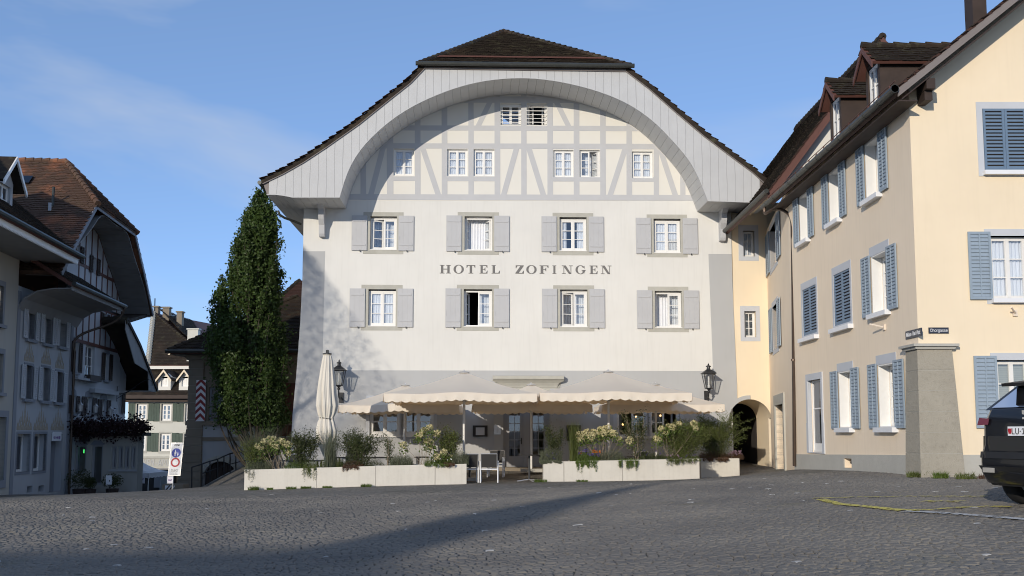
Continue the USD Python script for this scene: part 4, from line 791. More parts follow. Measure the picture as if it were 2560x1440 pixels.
# angled wall between passage and side wall
def sg_z(u, v): return SG.at(u, v)[1]
sgw = [(SG.s(1932), sg_z(1941, 655), SG.s(1950), sg_z(1941, 545), 'open'), (SG.s(1934), sg_z(1941, 872), SG.s(1948), sg_z(1941, 758), 'open')]
sdoor = (SG.s(1937), gz(9.8, 36) - .0, SG.s(1957), sg_z(1948, 1012))
obj(ch, 'angled_wall', SG.ext(sbox(0.0, zgc, SG.len, zw_top - .35).difference(unary_union([rect_poly(q[:4]) for q in sgw] + [rect_poly((sdoor[0], zgc, sdoor[2], sdoor[3]))])), -.40, 0), M['pinkish'])
for i, q in enumerate(sgw):
    obj(ch, 'surround', SG.ext(rect_poly((q[0] - .14, q[1] - .16, q[2] + .14, q[3] + .2)).difference(rect_poly(q[:4])), -.2, .012), M['bluegrey'])
    window(ch, SG, q[:4], rec=.22, rows=3, state='cc', cur='full', seed=70 + i, ft=.05)
    sw = (q[2] - q[0]) * .5
    louvre_shutter(ch, SG, q[0] - .04 - sw, q[0] - .04, q[1] - .03, q[3] + .03, M['blue']); louvre_shutter(ch, SG, q[2] + .03, q[2] + .03 + sw, q[1] - .03, q[3] + .03, M['blue'])
obj(ch, 'door_surround', SG.ext(sbox(sdoor[0] - .35, sdoor[1] - .3, sdoor[2] + .35, sdoor[3] + .38).difference(sbox(sdoor[0], sdoor[1] - 1, sdoor[2], sdoor[3])), -.3, .06), M['stone'])
obj(ch, 'door', SG.box(sdoor[0], sdoor[2], sdoor[1] - .1, sdoor[3], -.34, -.29), M['wframe'])
# front wall
fw = [FR.rect(2458, 272, 2568, 428), FR.rect(2479, 590, 2574, 747), FR.rect(2495, 900, 2580, 1068)]
fpoly = Polygon([(0, zgc), (XR - KX, zgc), (XR - KX, roofz(XR) - .15), (RX - KX, roofz(RX) - .15), (0, roofz(KX) - .15)])
obj(ch, 'front_wall', FR.ext(fpoly.difference(unary_union([rect_poly(q) for q in fw])), -.42, 0), M['cream'])
obj(ch, 'back_walls', cat([box(XR - .3, XR, KY + .45, 32.7, zgc, roofz(XR) - .2), box(KX + .3, XR, 32.4, 32.7, zgc, EZ), box(KX + .42, XR - .3, KY + 4, KY + 4.2, zgc, EZ)] + [box(KX + .42, XR - .3, KY + .43, 32.3, z - .2, z) for z in (t3[1] - .9, t2[1] - .9)]), M['room'])
obj(ch, 'plinth', FR.box(0.0, XR - KX, zgc, FR.at(2420, 1137)[1], .001, .03), M['plinth'])
for i, q in enumerate(fw):
    obj(ch, 'surround', FR.ext(rect_poly((q[0] - .14, q[1] - .12, q[2] + .14, q[3] + .16)).difference(rect_poly(q)), -.15, .012), M['bluegrey'])
    obj(ch, 'window_sill', FR.box(q[0] - .05, q[2] + .05, q[1] - .10, q[1] - .003, -.1, .14), M['sign_white'])
    m_ = (q[0] + q[2]) / 2
    if i == 0:
        louvre_shutter(ch, FR, q[0] + .01, m_ - .004, q[1] + .01, q[3], M['blue_dark'], d=-.02, bar=False, gap=.3, single=True); louvre_shutter(ch, FR, m_ + .004, q[2] - .01, q[1] + .01, q[3], M['blue_dark'], d=-.02, bar=False, gap=.3, single=True)
    else:
        window(ch, FR, q, rec=.13, rows=3, cols=1, state='cc', cur='full' if i == 1 else 'blind', seed=80 + i, ft=.05)
        sw = .52; louvre_shutter(ch, FR, q[0] - .02 - sw, q[0] - .02, q[1] - .02, q[3] + .09, M['blue'], single=True); louvre_shutter(ch, FR, q[2] + .02, q[2] + .02 + sw, q[1] - .02, q[3] + .09, M['blue'], single=True)
# second column of front windows, further right
# corner pillar
zc_ = FR.at(2335, 874)[1]; gp = gz(KX, KY) - .4
def ringpts(a, b, z): return [[KX - a, KY - b, z], [KX + b, KY - b, z], [KX + b, KY + a, z], [KX - a, KY + a, z]]
lo = [[KX - .14, KY - .20, gp], [KX + .88, KY - .20, gp], [KX + .88, KY + .4, gp], [KX - .14, KY + .70, gp]]; hi = [[KX - .08, KY - .12, zc_], [KX + .71, KY - .12, zc_], [KX + .71, KY + .4, zc_], [KX - .08, KY + .55, zc_]]
lo, hi = np.array(lo), np.array(hi); nblk = 7
pil = obj(ch, 'corner_pillar', hexa(lo + [[.01, .01, 0], [-.01, .01, 0], [-.01, 0, 0], [.01, -.01, 0]], hi + [[.01, .01, 0], [-.01, .01, 0], [-.01, 0, 0], [.01, -.01, 0]]), M['plinth'])
for i in range(nblk):
    f0, f1 = i / nblk, (i + 1) / nblk - .004
    obj(pil, 'block', hexa(lo + (hi - lo) * f0, lo + (hi - lo) * f1), M['pillar'])
obj(pil, 'capital', cat([hexa(hi + [[-.05, -.05, 0], [.05, -.05, 0], [.05, .05, 0], [-.05, .05, 0]], hi + [[-.07, -.07, .06], [.07, -.07, .06], [.07, .05, .06], [-.07, .07, .06]]), hexa(hi + [[-.12, -.12, .061], [.12, -.12, .061], [.12, .05, .061], [-.12, .12, .061]], hi + [[-.12, -.12, .12], [.12, -.12, .12], [.12, .05, .12], [-.12, .12, .12]])]), M['plinth'])
# roof
YV, YB = KY - .62, 33.4
def rp(x, y): return [x, y, roofz(x)]
XE2 = XR + .7
roofq = [[rp(EX, YV), rp(RX, YV), rp(RX, YB), rp(EX, YB)], [rp(RX, YV), [XE2, YV, roofz(XE2)], [XE2, YB, roofz(XE2)], rp(RX, YB)]]
rf = obj(ch, 'roof', cat([slab(q, .14) for q in roofq]), M['redwood'])
obj(rf, 'roof_tiles', cat([plane_tiles([np.array(p) + [0, 0, .01] for p in (rp(EX, YB), rp(EX, YV), rp(RX, YV), rp(RX, YB))], seed=21, tw=.18, th=.16)]), M['tile_brown'], kind='stuff')
obj(rf, 'verge_tiles', cat([box(0, .16, -.03, .25, 0, .03) for _ in range(0)] + [move(hexa([[0, -.04, -.02], [.22, -.04, .22 * slope - .05], [.22, .3, .22 * slope - .05], [0, .3, -.02]], [[0, -.04, .05], [.22, -.04, .22 * slope], [.22, .3, .22 * slope], [0, .3, .05]]), [EX + i * .2, YV, EZ + i * .2 * slope + .02]) for i in range(int((RX - EX) / .2))]), M['tile_verge'], kind='stuff')
obj(rf, 'ridge_caps', caps_along(rp(RX, YV), rp(RX, YB), .12), M['tile_brown'], kind='stuff')
nS = np.array([-slope, 0, 1]) / math.hypot(slope, 1)
obj(ch, 'barge_board', hexa([[EX, YV - .03, EZ - .21], [RX, YV - .03, roofz(RX) - .21], [RX, YV + .02, roofz(RX) - .21], [EX, YV + .02, EZ - .21]], [[EX, YV - .03, EZ - .02], [RX, YV - .03, roofz(RX) - .02], [RX, YV + .02, roofz(RX) - .02], [EX, YV + .02, EZ - .02]]), M['fascia'])
nsb = 5
for i in range(nsb):
    a, b = YV + .022 + (KY - YV - .03) * i / nsb, YV + .022 + (KY - YV - .03) * (i + 1) / nsb - .006
    obj(ch, 'soffit_board', hexa([[EX + .1, a, roofz(EX + .1) - .34], [RX, a, roofz(RX) - .34], [RX, b, roofz(RX) - .34], [EX + .1, b, roofz(EX + .1) - .34]], [[EX + .1, a, roofz(EX + .1) - .31], [RX, a, roofz(RX) - .31], [RX, b, roofz(RX) - .31], [EX + .1, b, roofz(EX + .1) - .31]]), M['brownwood'])
obj(ch, 'eave_soffit', hexa([[EX + .02, YV + .03, EZ - .30], [KX - .05, YV + .03, EZ - .30], [KX - .05, YB, EZ - .30], [EX + .02, YB, EZ - .30]], [[EX + .02, YV + .03, EZ - .27], [KX - .05, YV + .03, EZ - .27], [KX - .05, YB, EZ - .27], [EX + .02, YB, EZ - .27]]), M['brownwood'])
for x_ in (KX + .28, KX + 4.2):
    z_ = roofz(x_) - .62; obj(ch, 'purlin', cat([box(x_ - .10, x_ + .10, YV + .05, KY + .0, z_, z_ + .24), box(x_ - .09, x_ + .09, YV + .2, KY + .0, z_ - .22, z_ - .003)]), M['brownwood'])
obj(ch, 'gutter', cat([tube([[EX - .10, YV - .1, EZ - .05], [EX - .10, YB + .6, EZ - .05]], .085, 10)] + [tube([[EX - .10, YV - .1 + q, EZ - .05], [EX - .10, YV - .06 + q, EZ - .05]], .095, 10) for q in np.arange(0, 11.5, .95)]), M['metal'])
obj(ch, 'snow_hooks', cat([box(EX - .07, EX - .04, y_, y_ + .03, EZ + .0, EZ + .16) for y_ in np.arange(YV + .3, YB, .7)] + [tube([[EX - .055, YV, EZ + .16], [EX - .055, YB, EZ + .16]], .012, 5)]), M['redwood'])
dp = [[EX - .1, YB + .3, EZ - .1], [EX - .1, YB + .3, EZ - .32], np.array(at(1935, 522, 33.2)), np.array(at(1965, 530, 32.9)), np.array(at(1979, 552, 32.55)), np.array(at(1981, 600, 32.5))]
dp = list(smooth3(dp, 20)) + [at(1983, 800, 32.5), at(1986, 1165, 32.5)]
obj(ch, 'downpipe', cat([tube(dp, .055, 8)] + [tube([at(1983, v, 32.5) + [0, 0, -.03], at(1983, v, 32.5) + [0, 0, .03]], .07, 8) for v in (640, 900)]), M['pipe'], smooth=40)
# chimney on the ridge slope, just in view at the upper edge
cp = at(2432, 10, 28.0); obj(ch, 'chimney', cat([box(cp[0] - .2, cp[0] + .2, 27.6, 28.1, roofz(cp[0]) - .6, cp[2] + .6)]), M['brownwood'])
# dormers: front towards the square, ridge running back into the roof
def dormer(y0, y1, zr):
    ym = (y0 + y1) / 2; xf = EX + .62; hz = zr - .50
    d = obj(ch, 'dormer', cat([box(xf, xf + .1, y0, y0 + .14, roofz(xf) - .1, hz), box(xf, xf + .1, y1 - .14, y1, roofz(xf) - .1, hz), box(xf, xf + .1, y0 + .14, y1 - .14, roofz(xf) - .1, roofz(xf) + .12), hexa([[xf, y0, hz], [xf + .1, y0, hz], [xf + .1, y1, hz], [xf, y1, hz]], [[xf, ym - .05, zr - .1], [xf + .1, ym - .05, zr - .1], [xf + .1, ym + .05, zr - .1], [xf, ym + .05, zr - .1]])]), M['brownwood'])
    xr = lambda z: EX + (z - EZ) / slope + .1
    for y_ in (y0, y1 - .08):
        q = [[xf + .1, y_, roofz(xf + .1) - .1], [xr(hz), y_, hz], [xf + .1, y_, hz]]; q2 = [[a, b + .08, c] for a, b, c in q]; obj(d, 'cheek', hexa(q, q2), M['brownwood'])
    W = Wall((xf, y1), (xf, y0)); window(ch, W, (.16, roofz(xf) + .13, (y1 - y0) - .16, hz - .02), rec=.04, rows=2, state='cc', cur='full', ft=.05, seed=int(y0))
    hg = .42; ov_ = .25
    A, Bq = [xf - ov_, y0 - .2, hz - .14], [xf - ov_, y1 + .2, hz - .14]; T_ = [xf - ov_, ym, zr]
    zA = hz - .14
    for side, yy in ((0, y0 - .2), (1, y1 + .2)):
        q = [[xf - ov_, yy, zA], [xr(zA), yy, zA], [xr(zr), ym, zr], [xf - ov_, ym, zr]]
        q = np.array(q); n_ = np.cross(q[1] - q[0], q[2] - q[0])
        if n_[2] < 0: q = q[::-1]
        rr = obj(d, 'dormer_roof', slab(q, .07), M['redwood'])
        c = q if side == 0 else np.array([q[2], q[3], q[0], q[1]])
        c = [np.array(p) for p in ([[xf - ov_, yy, zA], [xr(zA), yy, zA], [xr(zr), ym, zr], [xf - ov_, ym, zr]] if side == 0 else [[xr(zA), yy, zA], [xf - ov_, yy, zA], [xf - ov_, ym, zr], [xr(zr), ym, zr]])]
        pass
        put_tiles(d, plane_tiles([p + np.array([0, 0, .01]) for p in c], seed=int(y0 * 7) + side, th=.14), M['tile_brown'], 140 if side == 0 else 0)
        obj(d, 'dormer_barge', hexa([[xf - ov_ - .03, yy, zA - .16], [xf - ov_, yy, zA - .16], [xf - ov_, ym, zr - .16], [xf - ov_ - .03, ym, zr - .16]] if side == 0 else [[xf - ov_ - .03, ym, zr - .16], [xf - ov_, ym, zr - .16], [xf - ov_, yy, zA - .16], [xf - ov_ - .03, yy, zA - .16]],
            [[xf - ov_ - .03, yy, zA], [xf - ov_, yy, zA], [xf - ov_, ym, zr], [xf - ov_ - .03, ym, zr]] if side == 0 else [[xf - ov_ - .03, ym, zr], [xf - ov_, ym, zr], [xf - ov_, yy, zA], [xf - ov_ - .03, yy, zA]]), M['redwood'])
    obj(d, 'dormer_caps', caps_along([xf - ov_ - .02, ym, zr + .02], [xr(zr), ym, zr + .02], .09), M['tile_brown'], kind='stuff')
dormer(24.75, 25.75, at(2171, 116, 25.2)[2]); dormer(27.75, 28.75, at(2086, 203, 28.2)[2])
# street name plates
def plate(w, u0, v0, u1, v1, text, label):
    r = w.rect(u0, v0, u1, v1, .03); p = thing('street_sign', label, 'street sign', w.P(r[0], r[1], .03))
    obj(p, 'plate', w.box(r[0], r[2], r[1], r[3], .004, .028), M['sign_blue'])
    tm = meshkit.text_mesh(text, (r[3] - r[1]) * .5, .004); v, f = arr(tm); sx = (r[2] - r[0]) * .88 / (v[:, 0].max() - v[:, 0].min())
    v = np.stack([(v[:, 0] - v[:, 0].min()) * sx + r[0] + (r[2] - r[0]) * .06, v[:, 1] + r[1] + (r[3] - r[1]) * .27, v[:, 2] + .029], 1)
    obj(p, 'lettering', w.M((v, f)), M['sign_white'])
plate(FR, 2322, 818.5, 2372, 833.5, 'Chorgasse', 'dark enamel street plate reading Chorgasse above the corner pillar'); plate(S, 2263, 824, 2303, 844, 'Niklaus-Thut-Platz', 'dark enamel street plate reading Niklaus-Thut-Platz on the side wall')
def wall_arm(w, u, v):
    s, z = w.at(u, v); p = ch; obj(p, 'arm_foot', w.box(s - .05, s + .05, z - .07, z + .07, .002, .05), M['canvas']); obj(p, 'wall_arm', tube([w.P(s, z, .05), w.P(s - .22, z + .1, .3)], .022, 6), M['canvas'])
wall_arm(S, 2213, 818); wall_arm(FR, 2536, 783)

# ================================================================== HOUSE WITH STEEP GABLE behind the cream house
GW = Wall((8.3, 33.75), (16.9, 33.75)); pk = at(2207, 92, 33.4); rh = thing('steep_gable_house', 'house with steep brown roof and cream gable rising behind the dormers', 'building', (12.6, 36, gz(12.6, 36)))
zl_ = at(1940, 452, 33.4); sp = (pk[2] - zl_[2]) / (pk[0] - zl_[0]); xl, xr2 = zl_[0] - .3, 2 * pk[0] - zl_[0] + .3
zz = lambda x: pk[2] - abs(x - pk[0]) * sp
obj(rh, 'gable_wall', GW.ext(Polygon([(xl + .45 - 8.3, zw_top + .31), (xr2 - .45 - 8.3, zw_top + .31), (xr2 - .45 - 8.3, zz(xr2 - .45) - .2), (pk[0] - 8.3, pk[2] - .2), (xl + .45 - 8.3, zz(xl + .45) - .2)]), -.4, 0), M['infill'])
obj(rh, 'side_walls', cat([box(xl + .95, xl + 1.1, 34.2, 43.6, zw_top + .31, zz(xl + .9)), box(xr2 - .9, xr2 - .5, 34.2, 43.6, zw_top + .31, zz(xr2 - .9)), box(xl + .9, xr2 - .5, 43.7, 44, zw_top + .31, zz(xl + .9))]), M['cream'])
q1 = [np.array([xl, 44, zz(xl)]), np.array([xl, 33.4, zz(xl)]), np.array([pk[0], 33.4, pk[2]]), np.array([pk[0], 44, pk[2]])]; q2 = [np.array([xr2, 33.4, zz(xr2)]), np.array([xr2, 44, zz(xr2)]), np.array([pk[0], 44, pk[2]]), np.array([pk[0], 33.4, pk[2]])]
rr = obj(rh, 'roof', cat([slab(q1, .14), slab(q2, .14)]), M['redwood'])
obj(rr, 'roof_tiles', cat([plane_tiles(q1, seed=31), plane_tiles(q2, seed=32)]), M['tile_brown'], kind='stuff'); obj(rr, 'ridge_caps', caps_along(q1[2], q1[3], .12), M['tile_brown'], kind='stuff')
nv = int((pk[0] - xl) / .16)
obj(rr, 'verge_tiles', cat([hexa(np.array([[0, 33.33, -.02], [.17, 33.33, .17 * sp - .05], [.17, 33.6, .17 * sp - .05], [0, 33.6, -.02]]) + [xl + i * .16, 0, zz(xl + i * .16) + .0], np.array([[0, 33.33, .06], [.17, 33.33, .17 * sp], [.17, 33.6, .17 * sp], [0, 33.6, .06]]) + [xl + i * .16, 0, zz(xl + i * .16)]) for i in range(nv)]), M['tile_verge'], kind='stuff')
for s_ in (-1, 1):
    xe = xl if s_ < 0 else xr2; a, b = np.array([xe, 33.36, zz(xe)]), np.array([pk[0], 33.36, pk[2]]); lo_ = [a - [0, 0, .42], b - [0, 0, .42]]
    q = [lo_[0], lo_[1], lo_[1] + [0, .04, 0], lo_[0] + [0, .04, 0]] if s_ < 0 else [lo_[1], lo_[0], lo_[0] + [0, .04, 0], lo_[1] + [0, .04, 0]]; obj(rh, 'barge_board', hexa(q, [p + [0, 0, .40] for p in q]), M['redwood'])
obj(rh, 'gutter', tube([[xl - .08, 33.2, zz(xl)], [xl - .08, 40, zz(xl)]], .08, 8), M['metal'])

# ================================================================== TERRACE: planters, plants, parasols, furniture
TW = {}
def planter(u0, v0, u1, v1, y0, y1, label, h=.62, depth=.85):
    a, b = at(u0, v0, y0), at(u1, v1, y1); W = Wall(a[:2], b[:2]); z0, z1 = gz(*a[:2]) - .03, gz(*b[:2]) - .03; L = W.len - .012
    p = thing('planter', label, 'planter', a, 'concrete planters round the terrace')
    zt0, zt1 = at(u0, v0, y0)[2] + h, at(u1, v1, y1)[2] + h; zt = (zt0 + zt1) / 2; bot = lambda s: min(z0, z1) - .02
    def ring_(o, z): return [[o, z, o], [L - o, z, o]]
    t = .075; o = [sbox(0, 0, L, depth).difference(sbox(t, t, L - t, depth - t))][0]
    v, f = arr(ext(o, 0, 1)); hz = np.where(v[:, 2] > .5, zt, min(z0, z1) - .03); sl = (at(u1, v1, y1)[2] - at(u0, v0, y0)[2]) * (v[:, 0] / L - .5) * np.where(v[:, 2] > .5, .9, 0)
    obj(p, 'trough', W.M((np.stack([v[:, 0], hz + sl, -v[:, 1]], 1), f)), M['concrete'])
    obj(p, 'soil', W.box(t, L - t, zt - .25, zt - .07, -depth + t, -t), M['soil'])
    return p
edge = [(610, 1225.6, 31.0), (791.5, 1220.5, 31.0), (939.5, 1215.4, 31.0), (1088, 1212, 31.05), (1167, 1210.4, 31.1)]
lab = ['leftmost pale concrete planter with cream hydrangea at the left end of the terrace', 'second concrete planter from the left holding dark shrub and grass tuft', 'third concrete planter from the left with low lavender', 'short concrete planter beside the white framed chairs']
for (a, b, l) in zip(edge[:-1], edge[1:], lab): planter(a[0], a[1], b[0], b[1], a[2], b[2], l)
edge = [(1358.5, 1204.6, 31.4), (1410.5, 1204, 31.4), (1557.5, 1200.3, 31.45), (1750, 1196.5, 31.5)]
lab = ['short concrete planter right of the standing table with lavender', 'concrete planter with hanging green ferny tuft and pansies', 'long concrete planter under the big bushes, third from the right gap']
for (a, b, l) in zip(edge[:-1], edge[1:], lab): planter(a[0], a[1], b[0], b[1], a[2], b[2], l)
planter(1752, 1189.5, 1850, 1189.5, 33.7, 33.7, 'set-back concrete planter with pink asters at the right end near the arch', h=.58)

# ---- plants
def leaves(C, size, rng, up=0.2, aspect=.5, flat=0.0, curl=.25):
    """One folded leaf at every point of C."""
    n = len(C); a = rng.normal(size=(n, 3)); a[:, 2] += up; a /= np.linalg.norm(a, axis=1)[:, None]
    b = rng.normal(size=(n, 3)); b[:, 2] *= (1 - flat); b -= (b * a).sum(1)[:, None] * a; b /= np.linalg.norm(b, axis=1)[:, None] + 1e-9
    c = np.cross(a, b); L = size * rng.uniform(.6, 1.35, n)[:, None]; w = L * aspect
    V = np.stack([C - a * L * .5, C + b * w * .5 + c * w * curl, C + a * L * .5, C - b * w * .5 + c * w * curl], 1).reshape(-1, 3)
    f = np.array([[0, 1, 2], [0, 2, 3]])
    return V, (f[None] + (np.arange(n) * 4)[:, None, None]).reshape(-1, 3)
def blades(B, h, rng, lean=.25, w=.012, seg=3):
    n = len(B); d = rng.normal(size=(n, 2)); d /= np.linalg.norm(d, axis=1)[:, None]; k = rng.uniform(.2, 1, n) * lean; H_ = h * rng.uniform(.6, 1.05, n); out = []
    sd = np.stack([-d[:, 1], d[:, 0], np.zeros(n)], 1); ph = rng.uniform(0, 6.28, n); sd = np.stack([np.cos(ph), np.sin(ph), np.zeros(n)], 1)
    for i in range(seg + 1):
        t = i / seg; off = np.stack([d[:, 0] * k * H_ * t ** 1.8, d[:, 1] * k * H_ * t ** 1.8, H_ * (t - .12 * k * t * t)], 1); ww = w * (1 - t * .85)
        out += [B + off - sd * ww / 2, B + off + sd * ww / 2]
    V = np.stack(out, 1); m = 2 * (seg + 1); f = []
    for i in range(seg): f += [[2 * i, 2 * i + 1, 2 * i + 3], [2 * i, 2 * i + 3, 2 * i + 2]]
    return V.reshape(-1, 3), (np.array(f)[None] + (np.arange(n) * m)[:, None, None]).reshape(-1, 3)
def soil_at(u, y): p = at(u, 1170, y); return np.array([p[0], y, gz(p[0], y - .4) + .56])
def region(u0, u1, vt, y): # width, height and middle of a plant that shows between u0 and u1 and reaches up to vt
    c = soil_at((u0 + u1) / 2, y); return c, (u1 - u0) / F * y, at((u0 + u1) / 2, vt, y)[2] - c[2]
def shrub(name, u0, u1, vt, y, m, label, n=900, size=.055, seed=0, stems=9, spread=.5, top=1.0, catn='shrub', gap=.25, mid=None, group=None):
    rng = np.random.default_rng(seed); c, w, h = region(u0, u1, vt, y); h = max(h, .15); n = int(n * 3.4)
    p = thing(name, label, catn, c, group); st, pts = [], []
    for i in range(stems):
        e = np.array([rng.uniform(-.5, .5) * w * .92, rng.uniform(-.3, .3), h * rng.uniform(.62, 1.0)]); q = smooth3([c + [e[0] * .15, e[1] * .2, -.05], c + e * [.6, .6, .5], c + e], 6)
        st.append(tube(q, np.linspace(.012, .004, 6), 5))
        k = int(n / stems); t = rng.beta(2.0, 1.1, k); base = c + np.stack([np.interp(t, np.linspace(0, 1, 6), q[:, j] - c[j]) for j in range(3)], 1)
        pts.append(base + rng.normal(size=(k, 3)) * [w * .085 + .03, .10, .07 + h * .03])
        for b in range(3):
            t0 = rng.uniform(.4, .9); o = np.array([np.interp(t0, np.linspace(0, 1, 6), q[:, j]) for j in range(3)]); d2 = rng.normal(size=3) * [w * .2, .15, .05] + [0, 0, h * .2]
            st.append(tube([o, o + d2], [.006, .003], 4)); pts.append(o + d2 * rng.uniform(.3, 1.1, (k // 6, 1)) + rng.normal(size=(k // 6, 3)) * .035)
    P_ = np.vstack(pts); P_ = P_[P_[:, 2] > c[2] - .05]
    obj(p, 'stems', cat(st), M['bark'] if name != 'sparse_shrub' else M['twig']); obj(p, 'foliage', leaves(P_, size, rng, .3), m)
    return p
def tuft(name, u0, u1, vt, y, m, label, n=220, seed=0, lean=.35, w=.010, catn='plant', base=.25, leaf=None):
    rng = np.random.default_rng(seed); c, wd, h = region(u0, u1, vt, y); h = max(h, .18)
    B = c + np.stack([rng.normal(0, wd * base * .5, n), rng.normal(0, .10, n), np.full(n, -.04)], 1)
    p = thing(name, label, catn, c); obj(p, 'blades', blades(B, h, rng, lean * wd / max(h, .2) * 1.2 + .05, w), m)
    if leaf: obj(p, 'leaves', leaves(c + rng.normal(size=(n * 2, 3)) * [wd * .26, .14, h * .2] + [0, 0, h * .4], .035, rng, .8, .35), M[leaf])
    return p
def cushion(name, u0, u1, vt, y, m, label, n=700, seed=0, hang=0.0, size=.04, catn='plant', flowers=None, nf=0, fs=.03, yo=0.0):
    """Low cushion plant, which may hang over the planter's front edge."""
    rng = np.random.default_rng(seed); c, w, h = region(u0, u1, vt, y); h = max(h, .12); c = c + [0, yo, 0]; n = int(n * 2.2)
    x = rng.uniform(-.5, .5, n); prof = np.sqrt(np.clip(1 - (2 * x) ** 2, 0, 1)); P_ = c + np.stack([x * w, rng.normal(0, .13, n), rng.beta(1.6, 1.3, n) * h * (.25 + .75 * prof) * rng.uniform(.6, 1.15, n)], 1)
    p = thing(name, label, catn, c); ms = [leaves(P_, size, rng, .9, .28)]
    B = c + np.stack([rng.uniform(-.45, .45, n // 4) * w, rng.normal(0, .1, n // 4), np.full(n // 4, -.03)], 1); ms.append(blades(B, h * .95, rng, .4, .009))
    if hang:
        k = n; ns = max(int(w * 26), 5); sx_ = rng.uniform(-.42, .42, ns); sl_ = rng.uniform(.15, 1.0, ns) ** 1.2; which = rng.integers(0, ns, k); xx = sx_[which] + rng.normal(0, .018 / max(w, .1), k); t = rng.beta(1.0, 1.5, k); strands = sl_[which]
        P2 = c + np.stack([xx * w, -.42 - .05 * rng.random(k) - .05 * np.sin(t * 3), .06 - t * hang * strands], 1); ms.append(leaves(P2, size, rng, -1.0, .3))
        P3 = c + np.stack([rng.uniform(-.4, .4, k // 2) * w, rng.uniform(-.5, 0, k // 2), rng.uniform(0.02, .10, k // 2)], 1); ms.append(leaves(P3, size, rng, -.3, .3))
    obj(p, 'foliage', cat(ms), m)
    if flowers:
        q = c + np.stack([rng.uniform(-.5, .5, nf) * w, rng.uniform(-.45 if hang else -.2, .1, nf), h * rng.uniform(.55, 1.05, nf) if not hang else rng.uniform(-.3 * hang, h, nf)], 1)
        for k_, fm in enumerate(flowers):
            s_ = q[k_::len(flowers)]
            for pt in s_: obj(p, 'flower', leaves(pt + rng.normal(size=(7, 3)) * fs * .35, fs, rng, .5, .8), M[fm])
    return p
def hydrangea(heads, y, label, seed=0, r=.115, stem_u=None, leaf_n=260, group='hydrangeas in the planters'):
    rng = np.random.default_rng(seed); hp = [at(u, v, y + rng.uniform(-.18, .12)) for u, v in heads]; us = [u for u, _ in heads]; c = soil_at(stem_u or sum(us) / len(us), y)
    p = thing('hydrangea', label, 'hydrangea', c); st, lf = [], []
    for q in hp:
        s0_ = c + [rng.uniform(-.16, .16), rng.uniform(-.1, .1), -.05]; mid = s0_ * .5 + q * .5 + [(q[0] - c[0]) * .12, 0, .05]; cv = smooth3([s0_, mid, q], 7); st.append(tube(cv, np.linspace(.007, .004, 7), 5))
        lf.append(q - [0, 0, .12] + rng.normal(size=(2 * leaf_n // len(hp), 3)) * [.11, .09, .08])
    obj(p, 'stems', cat(st), M['twig']); obj(p, 'foliage', leaves(np.vstack(lf), .085, rng, .1, .6), M['leaf_fresh'])
    for q in hp:
        k = 130; d = rng.normal(size=(k, 3)); d /= np.linalg.norm(d, axis=1)[:, None]; rr = r * rng.uniform(.8, 1.15)
        obj(p, 'flower_head', leaves(q + d * rr * [1, 1, .92] * rng.uniform(.75, 1.0, (k, 1)), .05, rng, .1, .9), M['flower_cream'])
    return p
Y1, Y2, Y3 = 31.45, 31.85, 34.1
tuft('broom_grass', 608, 690, 1056, Y1 + .25, M['leaf_grey'], 'tall grey green broom at the left end behind the hydrangea', n=420, seed=1, lean=.9, w=.012, leaf='leaf_grey')
shrub('leafy_shrub', 608, 668, 1098, Y1 + .1, M['leaf_mid'], 'green bushy plant at the outer left end of the planter row', n=800, size=.045, seed=2)
hydrangea([(644, 1115), (652, 1122), (651, 1139), (655, 1131), (660, 1103), (671, 1108), (684, 1097), (683, 1110), (693, 1106), (692, 1117), (707, 1103), (713, 1112), (721, 1112), (722, 1132), (674, 1099), (700, 1101)], Y1 - .05, 'cream hydrangea on bare pale stems in the leftmost planter', seed=3, stem_u=693, leaf_n=300)
cushion('lavender', 614, 682, 1146, Y1, M['leaf_grey'], 'low grey lavender at the foot of the left hydrangea', n=900, seed=4)
cushion('trailing_plant', 622, 648, 1160, Y1, M['leaf_grey'], 'thin grey strands hanging over the left end of the planter', n=160, seed=5, hang=.52, size=.035)
shrub('dark_shrub', 726, 796, 1068, Y1 + .1, M['leaf_dark'], 'dark leafy shrub left of the folded parasol', n=1200, size=.05, seed=6, stems=11)
cushion('trailing_plant', 760, 800, 1150, Y1, M['leaf_mid'], 'green trailer hanging over the joint of the first two planters', n=320, seed=7, hang=.5, size=.04)
cushion('low_greenery', 712, 770, 1148, Y1, M['leaf_fresh'], 'fresh green low plants between hydrangea and dark shrub', n=360, seed=8)
tuft('grass_tuft', 803, 850, 1064, Y1 - .05, M['leaf_grey'], 'upright grass tuft in front of the folded parasol', n=420, seed=9, lean=.55, w=.010)
cushion('low_greenery', 800, 860, 1140, Y1, M['leaf_mid'], 'low green plants at the foot of the grass tuft by the parasol', n=450, seed=10)
shrub('dark_shrub', 850, 955, 1070, Y1 + .1, M['leaf_dark'], 'wide dark shrub with reddish twigs right of the folded parasol', n=1500, size=.05, seed=11, stems=14)
cushion('russet_plant', 858, 910, 1150, Y1, M['leaf_brown'], 'russet brown tuft hanging over the second planter', n=420, seed=12, hang=.22, size=.04)
cushion('low_greenery', 840, 960, 1142, Y1 + .1, M['leaf_dark'], 'low dark greenery under the wide dark shrub', n=700, seed=13)
shrub('sparse_shrub', 952, 985, 1086, Y1, M['leaf_dark'], 'sparse twiggy plant left of the lavender under the window', n=120, size=.05, seed=14, stems=4)
cushion('lavender', 975, 1032, 1132, Y1, M['leaf_grey'], 'round grey lavender under the ground floor window', n=900, seed=15)
